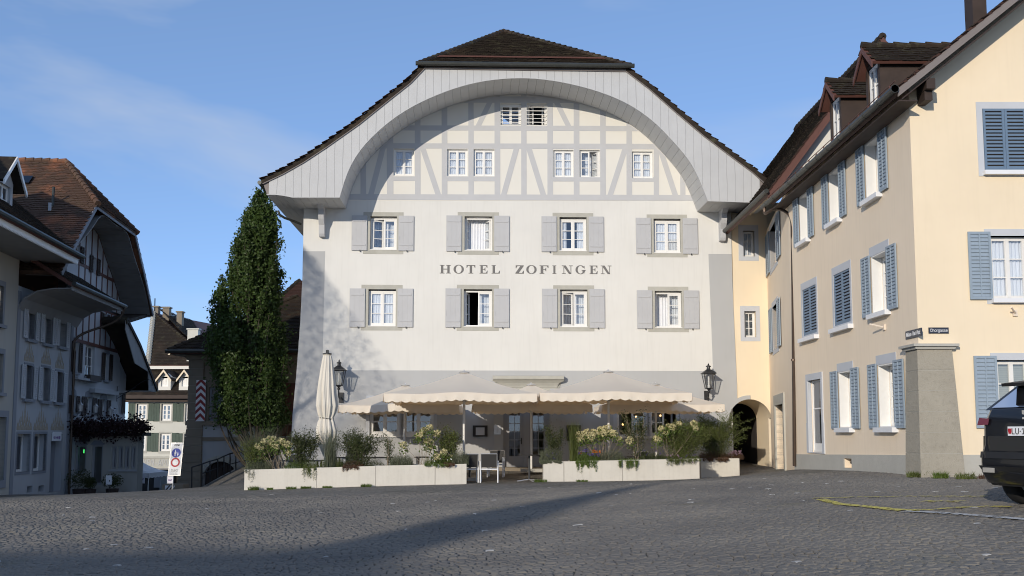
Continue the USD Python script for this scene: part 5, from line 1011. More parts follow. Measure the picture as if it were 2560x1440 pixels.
hydrangea([(1050, 1088), (1061, 1076), (1075, 1068), (1092, 1083), (1047, 1089), (1009, 1113), (1065, 1104), (1077, 1117), (1092, 1142), (1122, 1143), (1110, 1131), (1073, 1104)], Y1 + .02, 'cream hydrangea left of the parasol pole in the third planter', seed=16, stem_u=1056, leaf_n=300)
shrub('leafy_shrub', 1096, 1150, 1070, Y1 + .2, M['leaf_mid'], 'green leafy shrub beside the left parasol pole', n=700, size=.05, seed=17)
cushion('low_greenery', 1060, 1132, 1140, Y1, M['leaf_fresh'], 'fresh low greenery with white specks under the hydrangea by the pole', n=500, seed=18, hang=.1, flowers=['sign_white'], nf=14, fs=.025)
cushion('lavender', 1128, 1172, 1124, Y1, M['leaf_grey'], 'grey lavender at the right end of the left planter row', n=700, seed=19)
cushion('russet_plant', 1108, 1140, 1152, Y1, M['leaf_brown'], 'russet tuft beside the lavender at the right end of the left row', n=300, seed=20, hang=.14)
cushion('lavender', 1348, 1405, 1118, Y2, M['leaf_grey'], 'blue grey lavender at the left end of the right planter row', n=1100, seed=21, hang=.08, flowers=['flower_violet'], nf=10, fs=.025)
shrub('climbing_shrub', 1362, 1408, 1054, Y2 + .15, M['leaf_dark'], 'slender dark shrub right of the hotel door', n=560, size=.045, seed=22, stems=6)
tuft('grass_tuft', 1417, 1453, 1050, Y2, M['leaf_mid'], 'tall upright yellow green grass in front of the dark board', n=330, seed=23, lean=.4, w=.011)
hydrangea([(1449, 1088), (1449, 1099), (1459, 1086), (1466, 1080), (1467, 1093), (1459, 1098), (1483, 1079), (1480, 1090), (1495, 1083), (1500, 1073), (1505, 1075), (1513, 1071), (1521, 1070), (1511, 1084), (1501, 1094), (1477, 1099), (1536, 1083), (1525, 1083), (1548, 1097), (1575, 1101)], Y2, 'cream hydrangea at the right parasol pole', seed=24, stem_u=1505, leaf_n=340)
cushion('pansies', 1440, 1500, 1124, Y2 - .1, M['leaf_fresh'], 'purple and orange pansies in the right planter row', n=500, seed=25, flowers=['flower_violet', 'flower_violet', 'flower_orange'], nf=20, fs=.06)
cushion('ferny_plant', 1434, 1500, 1132, Y2, M['leaf_fresh'], 'bright ferny plant hanging far over the right planter row', n=900, seed=26, hang=.42, size=.045)
cushion('lavender', 1498, 1560, 1122, Y2, M['leaf_grey'], 'grey green lavender beside the right parasol pole', n=900, seed=27)
cushion('ferny_plant', 1538, 1600, 1146, Y2, M['leaf_fresh'], 'ferny plant hanging over the middle joint of the right planter row', n=700, seed=28, hang=.32, size=.045)
shrub('sparse_shrub', 1562, 1634, 1016, Y2, M['leaf_dark'], 'tall sparse shrub on pale twigs before the right window', n=420, size=.05, seed=29, stems=6)
hydrangea([(1653, 1071), (1665, 1080), (1680, 1068), (1685, 1068), (1698, 1060), (1641, 1096), (1735, 1059), (1738, 1070), (1672, 1066), (1646, 1097)], Y2 + .05, 'cream hydrangea among the large bushes at the right', seed=30, stem_u=1680, leaf_n=260)
shrub('round_bush', 1648, 1762, 1058, Y2 + .15, M['leaf_mid'], 'large round bush in the right planter row', n=3000, size=.045, seed=31, stems=24)
shrub('round_bush', 1738, 1848, 1040, Y3, M['leaf_mid'], 'large round bush in the set-back planter by the arch', n=3400, size=.045, seed=32, stems=26)
cushion('trailing_flowers', 1655, 1750, 1134, Y2, M['leaf_mid'], 'low trailing plants with violet flowers under the large bush', n=800, seed=33, hang=.22, flowers=['flower_violet', 'flower_pink'], nf=34, fs=.035)
cushion('low_greenery', 1595, 1662, 1128, Y2, M['leaf_dark'], 'low dark greenery between the sparse shrub and the large bush', n=700, seed=34, flowers=['flower_violet'], nf=10, fs=.03)
cushion('heather', 1745, 1822, 1126, Y3 - .05, M['leaf_brown'], 'brownish heather in the set-back planter', n=1000, seed=35, hang=.12)
cushion('asters', 1818, 1858, 1128, Y3, M['leaf_brown'], 'pink asters at the right end of the set-back planter', n=420, seed=36, flowers=['flower_pink'], nf=46, fs=.035)
# weeds at the foot of planters and walls
def weed(u, v, w, h, label, seed, y=None, n=120, m='leaf_fresh'):
    rng = np.random.default_rng(seed); c = onground(u, v) if y is None else at(u, v, y); c[2] = gz(c[0], c[1]); ww = w / F * c[1]; hh = h / F * c[1]
    B = c + np.stack([rng.uniform(-.5, .5, n) * ww, rng.normal(0, .04, n), np.zeros(n)], 1); solo('weed', cat([blades(B, hh, rng, .7, .014), leaves(B + rng.uniform(0, 1, (n, 1)) * [0, 0, hh * .6], .05, rng, .6, .5)]), M[m], label, 'weed', kind=None)
for i, (u, v, w, h, l) in enumerate([(633, 1225.5, 26, 12, 'leftmost weed at the foot of the left planters'), (675, 1224.5, 14, 7, 'small weed under the left hydrangea planter'), (728, 1223, 24, 8, 'weed below the dark shrub at the left planters'), (765, 1221.5, 24, 7, 'weed left of the first planter joint'), (818, 1219.5, 24, 6, 'weed right of the first planter joint'), (915, 1217, 26, 9, 'weed near the second planter joint'), (1352, 1205.5, 30, 9, 'weed between the standing table foot and the right planters'), (1455, 1204, 28, 6, 'weed under the hanging ferny plant'), (1530, 1201.5, 14, 9, 'upright weed at the middle of the right planters'), (1558, 1201.5, 24, 7, 'weed at the middle joint of the right planters'), (1622, 1199, 14, 6, 'weed near the right end of the front planters'), (1780, 1190.5, 22, 8, 'left weed under the set-back planter'), (1812, 1190.5, 16, 7, 'right weed under the set-back planter')]): weed(u, v + .5, w, h, l, 100 + i)
for i, (u, v, w, h, n, l, m) in enumerate([(2302, 1193, 66, 17, 260, 'grass along the left foot of the corner pillar', 'leaf_mid'), (2352, 1196, 36, 20, 140, 'grass tuft in front of the corner pillar', 'leaf_fresh'), (2415, 1198, 50, 20, 120, 'grass right of the corner pillar by the wall', 'leaf_mid'), (2462, 1197, 30, 14, 60, 'small grass tuft near the rear of the car', 'leaf_brown')]): weed(u, v, w, h, l, 120 + i, n=n, m=m)

# ---- parasols
def parasol(name, u, y, half, ze, zpk, label, group, zg_=None):
    x = at(u, 1080, y)[0]; z0 = gz(x, y); c = np.array([x, y, z0]); p = thing(name, label, 'parasol', c, group); he, hp = ze - z0, zpk - z0
    faces, N = [], 14
    ribs = []
    for k in range(4):
        ca, sa = math.cos(k * math.pi / 2), math.sin(k * math.pi / 2); Rm = np.array([[ca, -sa, 0], [sa, ca, 0], [0, 0, 1.0]])
        vs = []
        for i in range(N + 1):
            t = i / N
            for j in range(N + 1):
                q = (j / N - .5) * 2; r = .10 + (half - .10) * t
                z = hp + (he - hp) * t - .06 * math.sin(math.pi * t) + .05 * t * (1 - abs(q)) - .035 * t * math.sin(abs(q) * math.pi) ** 2
                vs.append([q * r, -r, z])
        vs = np.array(vs) @ Rm.T; id_ = np.arange((N + 1) ** 2).reshape(N + 1, N + 1)
        faces.append((vs, np.stack([id_[:-1, :-1], id_[1:, :-1], id_[1:, 1:], id_[:-1, 1:]], -1).reshape(-1, 4)))
        # scalloped valance
        nv = 120; q = np.linspace(-1, 1, nv); top = np.stack([q * half, np.full(nv, -half), he + .05 * (1 - np.abs(q)) - .035 * np.sin(np.abs(q) * np.pi) ** 2], 1)
        bot = top + np.stack([np.zeros(nv), -.025 + .015 * np.sin(q * 31), -.225 - .045 * np.abs(np.cos(q * half * math.pi / .28))], 1)
        v2 = np.vstack([bot, top]) @ Rm.T; obj(p, 'valance', (v2, [[i, i + 1, nv + i + 1, nv + i] for i in range(nv - 1)]), M['canvas'], local=True)
        for q in (-1, 0):
            e = np.array([q * half * .98, -half * .98, he + (.03 if q == 0 else -.03)]) @ Rm.T; ribs.append(tube([[0, 0, hp - .24], e - [0, 0, .09]], .016, 5)); ribs.append(tube([[0, 0, hp - .95], e * [.55, .55, 1] * 1 + [0, 0, (hp - he) * .45 - .06]], .012, 5))
    obj(p, 'canopy', cat(faces), M['canvas'], smooth=50, local=True); obj(p, 'ribs', cat(ribs), M['alu'], local=True)
    obj(p, 'pole', cat([tube([[0, 0, 0], [0, 0, hp]], .042, 12)]), M['whitepole'], smooth=40, local=True); obj(p, 'finial', lathe([(.17, hp + .0), (.18, hp + .03), (.12, hp + .06), (.03, hp + .075), (.02, hp + .11), (0, hp + .11)], 16), M['alu'], local=True)
    obj(p, 'base', cat([box(-.4, .4, -.4, .4, -.02, .09)]), M['plinth'], local=True)
    return p, c
pa, ca_ = parasol('open_parasol', 1160, 33.2, 2.36, at(1160, 984, 30.84)[2], at(1160, 933, 33.2)[2], 'large open cream parasol front left, its pole beside the hydrangea', 'open parasols on the terrace')
xb = at(1522, 1080, 33.4); d_ = dup(pa, [xb[0], 33.4, ca_[2] + .03], 0, 'large open cream parasol front right, its pole among the hydrangea')
pb, cb_ = parasol('open_parasol', 1012, 37.55, 2.12, at(1012, 1013, 35.43)[2], at(1012, 965, 37.55)[2], 'open cream parasol back left under the left wall lantern', 'open parasols on the terrace')
dup(pb, [at(1328, 1080, 37.55)[0], 37.55, cb_[2] + .02], 0, 'open cream parasol back middle before the hotel door'); dup(pb, [at(1640, 1080, 37.3)[0], 37.3, cb_[2] + .02], 0, 'open cream parasol back right near the arch and lantern')
# the folded one
yf = 32.6; fx = at(815, 1080, yf)[0]; fz = gz(fx, yf); zt_, zb_ = at(815, 886, yf)[2] - fz, at(815, 1120, yf)[2] - fz
fp = thing('folded_parasol', 'tall folded cream parasol tied with a dark strap at the left of the terrace', 'parasol', (fx, yf, fz)); nn_, mm_ = 96, 40; th = np.arange(nn_) / nn_ * 2 * np.pi; V_ = []
pr = np.array([(0, .11), (.06, .16), (.3, .25), (.55, .31), (.64, .25), (.685, .19), (.72, .24), (.82, .30), (.9, .27), (.97, .13), (1, .05)])
for i in range(mm_ + 1):
    t = i / mm_; r = np.interp(t, pr[:, 0], pr[:, 1]); fold = 1 + (.10 + .12 * min(t * 2, 1)) * np.sin(th * 11 + 1.2 * np.sin(t * 5)) * (.6 + .4 * np.sin(th * 3 + 2)) + .04 * np.sin(th * 23 + t * 9)
    low = .10 * np.sin(th * 4 + 1) * max(0, (t - .75) / .25) ** 2
    V_.append(np.stack([r * fold * np.cos(th), r * fold * np.sin(th), zt_ + (zb_ - zt_) * (t + low)], 1))
idn = np.arange(nn_ * (mm_ + 1)).reshape(mm_ + 1, nn_); nx_ = np.roll(idn, -1, 1)
obj(fp, 'canopy', (np.vstack(V_), np.stack([idn[:-1], idn[1:], nx_[1:], nx_[:-1]], -1).reshape(-1, 4)), M['canvas2'], smooth=True, local=True)
zs_ = zt_ + (zb_ - zt_) * .685; obj(fp, 'strap', tube([[.215 * math.cos(a), .215 * math.sin(a), zs_ + .02 * math.sin(a * 2)] for a in np.linspace(0, 6.3, 40)], .014, 6), M['iron'], local=True)
obj(fp, 'pole', tube([[0, 0, 0], [0, 0, zt_ + .05]], .042, 12), M['whitepole'], smooth=40, local=True); obj(fp, 'cap', lathe([(.15, zt_ + .0), (.15, zt_ + .03), (.05, zt_ + .05), (.045, zt_ + .14), (0, zt_ + .15)], 14), M['iron'], local=True); obj(fp, 'base', box(-.4, .4, -.4, .4, -.02, .09), M['plinth'], local=True)

# ---- chairs and tables
def chair(u, y, ang, label):
    x = at(u, 1080, y)[0]; c = (x, y, gz(x, y)); p = thing('terrace_chair', label, 'chair', c, 'white framed terrace chairs', rotz=ang)
    W_, D_, hs, hb = .27, .26, .44, .90
    for s in (-1, 1):
        obj(p, 'leg', tube([[s * W_, -D_, 0], [s * W_, -D_, .65]], .022, 8), M['sign_white'], local=True); obj(p, 'leg', tube([[s * W_, D_, 0], [s * W_, D_, .65]], .022, 8), M['sign_white'], local=True)
        obj(p, 'armrest', box(s * W_ - .028, s * W_ + .028, -D_ - .03, D_ + .03, .652, .675), M['sign_white'], local=True)
    obj(p, 'seat_frame', cat([box(-W_ + .022, W_ - .022, y_ - .015, y_ + .015, hs - .03, hs) for y_ in (-D_, D_)]), M['sign_white'], local=True)
    obj(p, 'seat', box(-W_ + .024, W_ - .024, -D_ + .017, D_ - .017, hs - .02, hs - .008), M['mesh'], local=True)
    b = hexa([[-W_ + .03, -D_ - .0, hs + .04], [W_ - .03, -D_, hs + .04], [W_ - .03, -D_ + .015, hs + .04], [-W_ + .03, -D_ + .015, hs + .04]], [[-W_ + .03, -D_ - .13, hb], [W_ - .03, -D_ - .13, hb], [W_ - .03, -D_ - .115, hb], [-W_ + .03, -D_ - .115, hb]]); obj(p, 'backrest', b, M['mesh'], local=True)
    obj(p, 'back_frame', cat([tube([[s * (W_ - .02), -D_, hs], [s * (W_ - .02), -D_ - .14, hb]], .014, 6) for s in (-1, 1)] + [tube([[-W_ + .02, -D_ - .14, hb], [W_ - .02, -D_ - .14, hb]], .014, 6)]), M['alu'], local=True)
    return p, c
c1, _ = chair(1223.5, 31.7, 0, 'terrace chair with dark mesh back standing free in the gap between the planters')
cx2 = at(1173, 1080, 32.0)[0]; dup(c1, [cx2, 32.0, gz(cx2, 32.0)], 8, 'terrace chair half hidden behind the end of the left planters')
for i, (u, y, a, l) in enumerate([(1100, 34.6, 180, 'terrace chair at the long table left, turned to the square'), (1240, 35.2, 175, 'terrace chair between long table and hotel door'), (1455, 34.8, 185, 'terrace chair behind the tall upright grass'), (1600, 35.0, 170, 'terrace chair behind the sparse shrub on the right'), (880, 35, 180, 'terrace chair behind the wide dark shrub'), (740, 34.6, 190, 'terrace chair behind the left dark shrub')]):
    x = at(u, 1080, y)[0]; dup(c1, [x, y, gz(x, y)], a, l)
def table(u, y, w, d, label, h=.75):
    x = at(u, 1080, y)[0]; c = (x, y, gz(x, y)); p = thing('terrace_table', label, 'table', c, 'long terrace tables')
    for i in range(5): obj(p, 'tabletop_slat', box(-w / 2, w / 2, -d / 2 + d / 5 * i + .004, -d / 2 + d / 5 * (i + 1) - .004, h - .03, h), M['mesh'], local=True)
    for sx in (-1, 1):
        for sy in (-1, 1): obj(p, 'leg', box(sx * (w / 2 - .08) - .025, sx * (w / 2 - .08) + .025, sy * (d / 2 - .08) - .025, sy * (d / 2 - .08) + .025, 0, h - .031), M['iron'], local=True)
    return p
t1_ = table(1110, 33.8, 1.9, .8, 'dark slatted table behind the hydrangea by the left parasol pole')
for u, y, l in ((910, 34.2, 'dark slatted table behind the wide dark shrub'), (1500, 33.9, 'dark slatted table by the right parasol pole'), (1640, 34.2, 'dark slatted table behind the right bushes'), (735, 33.7, 'dark slatted table behind the leftmost dark shrub')):
    x = at(u, 1080, y)[0]; dup(t1_, [x, y, gz(x, y)], 0, l)
x = at(1323, 1080, 31.9)[0]; sc_ = gz(x, 31.9); st_ = thing('standing_table', 'round dark standing table with cross foot between the planters', 'table', (x, 31.9, sc_)); hh_ = at(1323, 1137, 31.9)[2] - sc_
obj(st_, 'tabletop', lathe([(0, hh_ - .025), (.37, hh_ - .025), (.38, hh_ - .012), (.37, hh_), (0, hh_)], 28), M['mesh'], local=True); obj(st_, 'column', tube([[0, 0, .05], [0, 0, hh_ - .02]], .035, 10), M['iron'], local=True)
for a in range(4): obj(st_, 'foot', tube([[0, 0, .07], [.4 * math.cos(a * 1.571 + .3), .4 * math.sin(a * 1.571 + .3), .015]], .02, 6), M['alu'], local=True)

# ================================================================== HOUSES ON THE LEFT OF THE STREET
LE = np.array([-.104, .9946]); L0 = np.array(at(53, 1080, 40.0)[:2]); L = Wall(L0 - LE * 30, L0 + LE * 60)
zl = -5.0
def wall_windows(house, w, rects, wall_poly, m, thick=.35, name='front_wall'):
    obj(house, name, w.ext(wall_poly.buffer(0).difference(unary_union([rect_poly(r) for r in rects])) if rects else wall_poly, -thick, 0), m)
def rc(u0, v0, u1, v1, d=0): return L.rect(u0, v0, u1, v1, d)
C1 = lambda x0, y0, x1, y1: rc(x0 * .625, 360 + y0 * .625, x1 * .625, 360 + y1 * .625)
sA, sB, sC, sD = L.s(-420, 0), L.s(37.5, 0), L.s(180, 0), L.s(300, 0)
sA = 30 - 10.5
# --- first house, cut by the frame
h1 = thing('ivory_house', 'ivory house with wide eave and white dormer at the left edge of the square', 'house', L.P(sB - 2, gz(*L.P(sB - 2, 0)[:2])))
w1 = [C1(-14, 565, 12, 722), C1(-14, 838, 10, 995)]; dr1 = C1(-14, 1092, 18, 1345)
ze1 = 8.35
wall_windows(h1, L, w1 + [dr1], sbox(sA, zl, sB - .01, ze1 + .1), M['house_c'])
for k, r in enumerate(w1): window(h1, L, r, rec=.2, rows=3, state='cc', cur='none', seed=90 + k); obj(h1, 'window_sill', L.box(r[0] - .1, r[2] + .15, r[1] - .12, r[1], -.1, .14), M['house_g']); obj(h1, 'surround', L.ext(rect_poly((r[0] - .15, r[1], r[2] + .15, r[3] + .2)).difference(rect_poly(r)), -.1, .02), M['house_g'])
obj(h1, 'door', L.box(dr1[0], dr1[2], dr1[1], dr1[3], -.3, -.24), M['wframe']); obj(h1, 'door_surround', L.ext(rect_poly((dr1[0] - .2, dr1[1] - .3, dr1[2] + .22, dr1[3] + .25)).difference(rect_poly(dr1)), -.2, .03), M['house_g'])
obj(h1, 'back_walls', cat([L.box(sA, sA + .3, zl, ze1, -9, -.36), L.box(sA, sB, zl, ze1, -9.3, -9), L.box(sB - .3, sB - .02, zl, ze1 + 1, -9, -.36)]), M['house_c'])
obj(h1, 'eave_soffit', L.box(sA - .3, sB + .6, ze1 + .0, ze1 + .03, .01, 2.0), M['soffit'])
n_ = 90; obj(h1, 'scalloped_fascia', L.ext(Polygon([(sA - .3, ze1 + .30), (sB + .6, ze1 + .30)] + [(sB + .6 - (sB + .9 - sA) * i / (n_ * 2), ze1 + (.02 if i % 2 else -.06)) for i in range(n_ * 2 + 1)]), 2.0, 2.03), M['wframe'])
rq_ = [L.P(sA - .3, ze1 + .3, 2.15), L.P(sB + .6, ze1 + .3, 2.15), L.P(sB + .6, ze1 + 5.2, -3.8), L.P(sA - .3, ze1 + 5.2, -3.8)]; rq2 = [L.P(sB + .6, ze1 + .3, -9.8), L.P(sA - .3, ze1 + .3, -9.8), L.P(sA - .3, ze1 + 5.2, -3.8), L.P(sB + .6, ze1 + 5.2, -3.8)]
rf = obj(h1, 'roof', cat([slab(rq_, .15), slab(rq2, .15)]), M['redwood']); obj(rf, 'roof_tiles', cat([plane_tiles(rq_, seed=41)]), M['tile_brown'], kind='stuff')
obj(h1, 'gutter', tube([L.P(sA - .3, ze1 + .30, 2.2), L.P(sB + .7, ze1 + .30, 2.2)], .09, 8), M['metal'])
# its dormer
def street_dormer(h, s0, s1, z0, z1, zr, d):
    sm_ = (s0 + s1) / 2; x = obj(h, 'dormer', cat([L.box(s0, s0 + .22, z0, z1, d - .25, d), L.box(s1 - .22, s1, z0, z1, d - .25, d), L.box(s0 + .22, s1 - .22, z1 - .2, z1, d - .25, d), L.ext(Polygon([(s0, z1), (s1, z1), (sm_, zr - .1)]), d - .25, d), L.box(s0, s0 + .06, z0, z1, d - 3, d - .25), L.box(s1 - .06, s1, z0, z1, d - 3, d - .25)]), M['house_w'])
    window(h, L, (s0 + .22, z0 + .3, s1 - .22, z1 - .2), rec=.1 - d, rows=2, state='cc', cur='none', seed=5)
    for sg in (-1, 1):
        e = sm_ + sg * (sm_ - s0 + .35); q = [L.P(e, z1 - .25, d + .35), L.P(sm_, zr, d + .35), L.P(sm_, zr, d - 3.5), L.P(e, z1 - .25, d - 3.5)]
        q = np.array(q); q = q if np.cross(q[1] - q[0], q[2] - q[0])[2] > 0 else q[::-1]; obj(x, 'dormer_roof', slab(q, .1), M['tile_brown'])
        a, b = (e, z1 - .25), (sm_, zr); obj(x, 'dormer_barge', L.ext(Polygon([(a[0], a[1] - .18), (b[0], b[1] - .18), (b[0], b[1] - .005), (a[0], a[1] - .005)]), d + .34, d + .40), M['wframe'])
sd = L.at(18, 520, .6)[0]; street_dormer(h1, sd - 1.0, sd + .45, ze1 + .9, ze1 + 2.45, ze1 + 3.3, .6)

# --- second house with painted crests
h2 = thing('painted_house', 'narrow grey white house with painted crests over its shuttered windows', 'house', L.P((sB + sC) / 2, gz(*L.P((sB + sC) / 2, 0)[:2])))
ze2 = 7.25
w2 = [C1(107, 655, 139, 782), C1(173, 672, 206, 800), C1(234, 690, 262, 812), C1(96, 885, 128, 1020), C1(165, 895, 196, 1028), C1(221, 912, 249, 1034)]
g2 = [C1(66, 1160, 118, 1312), C1(134, 1160, 183, 1308)]; d2 = C1(201, 1160, 246, 1392); c2_ = [C1(108, 1368, 130, 1394), C1(154, 1366, 175, 1390)]
wall_windows(h2, L, w2 + g2 + [d2] + c2_, sbox(sB, zl, sC, ze2 + .1), M['house_w'])
obj(h2, 'back_walls', cat([L.box(sB, sC, zl, ze2, -9.3, -9), L.box(sC - .3, sC - .02, zl, ze2, -9, -.36), L.box(sB, sC, 2.4, 2.6, -8.9, -.4), L.box(sB, sC, zl, ze2, -4, -3.8)]), M['room'])
for k, r in enumerate(w2):
    window(h2, L, r, rec=.25, rows=3, state='cc', cur='none', seed=95 + k)
    obj(h2, 'window_sill', L.box(r[0] - .12, r[2] + .12, r[1] - .12, r[1], -.1, .12), M['house_g']); obj(h2, 'surround', L.ext(rect_poly((r[0] - .1, r[1], r[2] + .1, r[3] + .1)).difference(rect_poly(r)), -.2, .015), M['house_g'])
    for a, b in ((r[0] - .42, r[0] - .02), (r[2] + .02, r[2] + .42)): louvre_shutter(h2, L, a, b, r[1], r[3], M['house_b'], d=.04 + .01 * (k % 2))
def crest(r, up):
    a, b = r[0] - .12, r[2] + .12; m_ = (a + b) / 2; w_ = b - a; z = r[3] + .16
    g = [sbox(a, z, b, z + .09 * up)]
    for k, (o, h_, w2_) in enumerate(((-.42, .24, .09), (-.3, .40, .10), (-.16, .58, .10), (0, .85, .09), (.16, .58, .10), (.3, .40, .10), (.42, .24, .09))):
        x_ = m_ + o * w_; g += [Polygon([(x_ - w2_ * w_, z + .08 * up), (x_ + w2_ * w_, z + .08 * up), (x_ + w2_ * w_ * .3, z + h_ * .7 * up), (x_, z + h_ * up), (x_ - w2_ * w_ * .3, z + h_ * .7 * up)]), affinity.scale(Point(x_, z + h_ * .62 * up).buffer(1, 8), w_ * .05, .07 * up)]
    g = unary_union(g).difference(unary_union([affinity.scale(Point(m_ + o * w_, z + q_ * up).buffer(1, 8), w_ * .035, .06 * up) for o, q_ in ((-.2, .2), (.2, .2), (-.08, .34), (.08, .34), (0, .16), (-.33, .16), (.33, .16))])); obj(h2, 'painted_crest', L.ext(g, .001, .008), M['rustic'])
for r in w2[3:]: crest(r, 1.25)
for r in g2 + [(d2[0], d2[1], d2[2], g2[0][3])]: crest(r, 1.35)
for k, r in enumerate(g2):
    window(h2, L, r, rec=.28, rows=1, state='c', cur='none', two=False, seed=99 + k); obj(h2, 'surround', L.ext(rect_poly((r[0] - .1, r[1] - .1, r[2] + .1, r[3] + .1)).difference(rect_poly(r)), -.1, .015), M['house_g'])
obj(h2, 'door', L.box(d2[0], d2[2], d2[1], d2[3], -.35, -.3), M['house_g']); obj(h2, 'cellar_openings', cat([L.box(r[0], r[2], r[1], r[3], -.34, -.3) for r in c2_]), M['dark'])
obj(h2, 'corner_band', cat([L.box(sB + .0, sB + .30, zl, ze2 - .1, .001, .03), L.box(sC - .34, sC, zl, ze2 - .1, .001, .03)]), M['house_g'])
s0_, z0_, s1_, z1_ = C1(205, 1152, 240, 1188); obj(h2, 'shop_sign', L.box(s0_, s1_, z0_, z1_, .02, .06), M['sign_white']); 
def print_marks(w, r, rows_, n, d, seed, hgt=.05):
    """Small print that cannot be read in the photograph: short strokes in rows."""
    rng = np.random.default_rng(seed); out = []
    for z in rows_:
        x = r[0]
        while x < r[2]:
            l = (r[2] - r[0]) / n * rng.uniform(.35, .9); h_ = hgt * rng.uniform(.6, 1.2); out.append(w.box(x, min(x + l, r[2]), z - h_ / 2, z + h_ / 2, d, d + .004)); x += (r[2] - r[0]) / n
    return cat(out)
obj(h2, 'shop_lettering', print_marks(L, (s0_ + .1, 0, s1_ - .1), [z0_ + (z1_ - z0_) * .38], 9, .061, 3, .12), M['ink'])
# eave with a curved underside
cur_ = [(0.01, ze2 - .85), (.25, ze2 - .42), (.7, ze2 - .14), (1.3, ze2 - .02), (2.0, ze2), (2.0, ze2 + .04), (1.3, ze2 + .03), (.7, ze2 - .08), (.2, ze2 - .36), (0.01, ze2 - .7)]
v_, f_ = arr(ext(Polygon(cur_), sB + .05, sC + .5)); obj(h2, 'eave_soffit', L.M((np.stack([v_[:, 2], v_[:, 1], v_[:, 0]], 1), f_[:, ::-1])), M['soffit'])
obj(h2, 'fascia', L.box(sB, sC + .5, ze2 - .06, ze2 + .2, 2.0, 2.04), M['soffit']); obj(h2, 'gutter', tube([L.P(sB - .1, ze2 + .2, 2.13), L.P(sC + .6, ze2 + .2, 2.13)], .09, 8), M['metal'])
rq_ = [L.P(sB, ze2 + .2, 2.1), L.P(sC + .5, ze2 + .2, 2.1), L.P(sC + .5, ze2 + 3.9, -3.8), L.P(sB, ze2 + 3.9, -3.8)]; rq2 = [L.P(sC + .5, ze2 + .2, -9.6), L.P(sB, ze2 + .2, -9.6), L.P(sB, ze2 + 3.9, -3.8), L.P(sC + .5, ze2 + 3.9, -3.8)]
rf = obj(h2, 'roof', cat([slab(rq_, .15), slab(rq2, .15)]), M['redwood']); obj(rf, 'roof_tiles', plane_tiles(rq_, seed=42), M['tile_brown'], kind='stuff')
dpz = [L.P(sC + .5, ze2 + .1, 2.1), L.P(sC + .5, ze2 - .2, 2.0), L.P(sC + .1, ze2 - 1.1, .5), L.P(sC - .05, ze2 - 1.4, .14), L.P(sC - .05, ze2 - 2.0, .12)]
obj(h2, 'downpipe', tube(list(smooth3(dpz, 14)) + [L.P(sC - .05, -3, .12)], .06, 8), M['pipe'], smooth=40)

# --- third house: half-timbered gable under a wide clipped roof of old red tiles
h3 = thing('timbered_house', 'white house with red brown timbered gable under a wide old red tiled roof', 'house', L.P((sC + sD) / 2, gz(*L.P((sC + sD) / 2, 0)[:2])))
OV3 = 1.5
far = [L.at(381, 791, OV3), L.at(362, 700, OV3), L.at(336, 594, OV3)]; near_hip = L.at(241, 515, OV3); sc3 = (near_hip[0] + far[2][0]) / 2
zh3 = (near_hip[1] + far[2][1]) / 2; far[2] = (far[2][0], zh3); near = [(2 * sc3 - a, b) for a, b in far]
prof3 = [near[0], near[1], near[2], far[2], far[1], far[0]]
apx = L.at(165, 412, 0)
roof3, ridge3, hip3, P33, rt3 = gable_roof(h3, L, [np.array(p) for p in prof3], OV3, 13.0, 2, M['tile_red'], t=.18, verge=M['tile_red'], apex_d=OV3 - 2.4, seed=51, cap_r=.13)
# near slope fully tiled
up_ = lambda a, b: np.array([-(b[1] - a[1]), b[0] - a[0]]) / math.hypot(b[0] - a[0], b[1] - a[1]) * .18
tl_ = []
for i in (0, 1):
    a, b = np.array(prof3[i]), np.array(prof3[i + 1]); o = up_(a, b); tl_.append(plane_tiles([P33(a + o, -13), P33(a + o, -1.2), P33(b + o, -1.2), P33(b + o, -13)], seed=60 + i, th=.165))
a = np.array(prof3[2]); o = up_(np.array(prof3[1]), a); tl_.append(plane_tiles([P33(a + o, -13), P33(a + o, OV3), P33(rt3, OV3 - 2.4), P33(rt3, -13)], seed=63, th=.165))
obj(roof3, 'roof_tiles', cat(tl_), M['tile_red'], kind='stuff')
zw3 = far[0][1] - .1; hw = (sD - sC) / 2; cw = (sC + sD) / 2
under3 = LineString(prof3).buffer(.02).intersection(sbox(-99, -99, 99, 99)); roofpoly3 = Polygon(prof3 + [(prof3[-1][0], zl), (prof3[0][0], zl)])
rd = 1.5; (nx3, fx3) = (near[2][0], far[2][0]); arch3 = [tuple(p) for p in smooth_line([(prof3[0][0] + .3, prof3[0][1] + .02), (near[1][0] + .25, near[1][1] - .12), (near[2][0] + .05, near[2][1] - .75), (near[2][0] + .9, zh3 - .18), (sc3, zh3 - .10), (far[2][0] - .9, zh3 - .18), (far[2][0] - .05, zh3 - .75), (far[1][0] - .25, far[1][1] - .12), (prof3[-1][0] - .3, prof3[-1][1] + .02)], 34)]
w3 = [C1(300, 402, 319, 470), C1(368, 452, 385, 520), C1(411, 678, 425, 742), C1(294, 792, 312, 914), C1(341, 806, 378, 932), C1(416, 838, 434, 945), C1(284, 1006, 301, 1078), C1(340, 1012, 366, 1085), C1(402, 1022, 424, 1092)]
wall3 = unary_union([sbox(sC, zl, sD, zw3 + .01), Polygon(arch3).buffer(0).intersection(sbox(sC - 1.2, zw3, sD, 40))]).buffer(0)
wall_windows(h3, L, w3, wall3, M['house_b'])
obj(h3, 'back_walls', cat([L.box(sC, sC + .3, zl, zw3, -12, -.36), L.box(sD - .3, sD, zl, zw3, -12, -.36), L.box(sC, sD, zl, zw3 + 3, -12.3, -12), L.box(sC, sD, zl, zw3, -4.2, -4)]), M['house_b'])
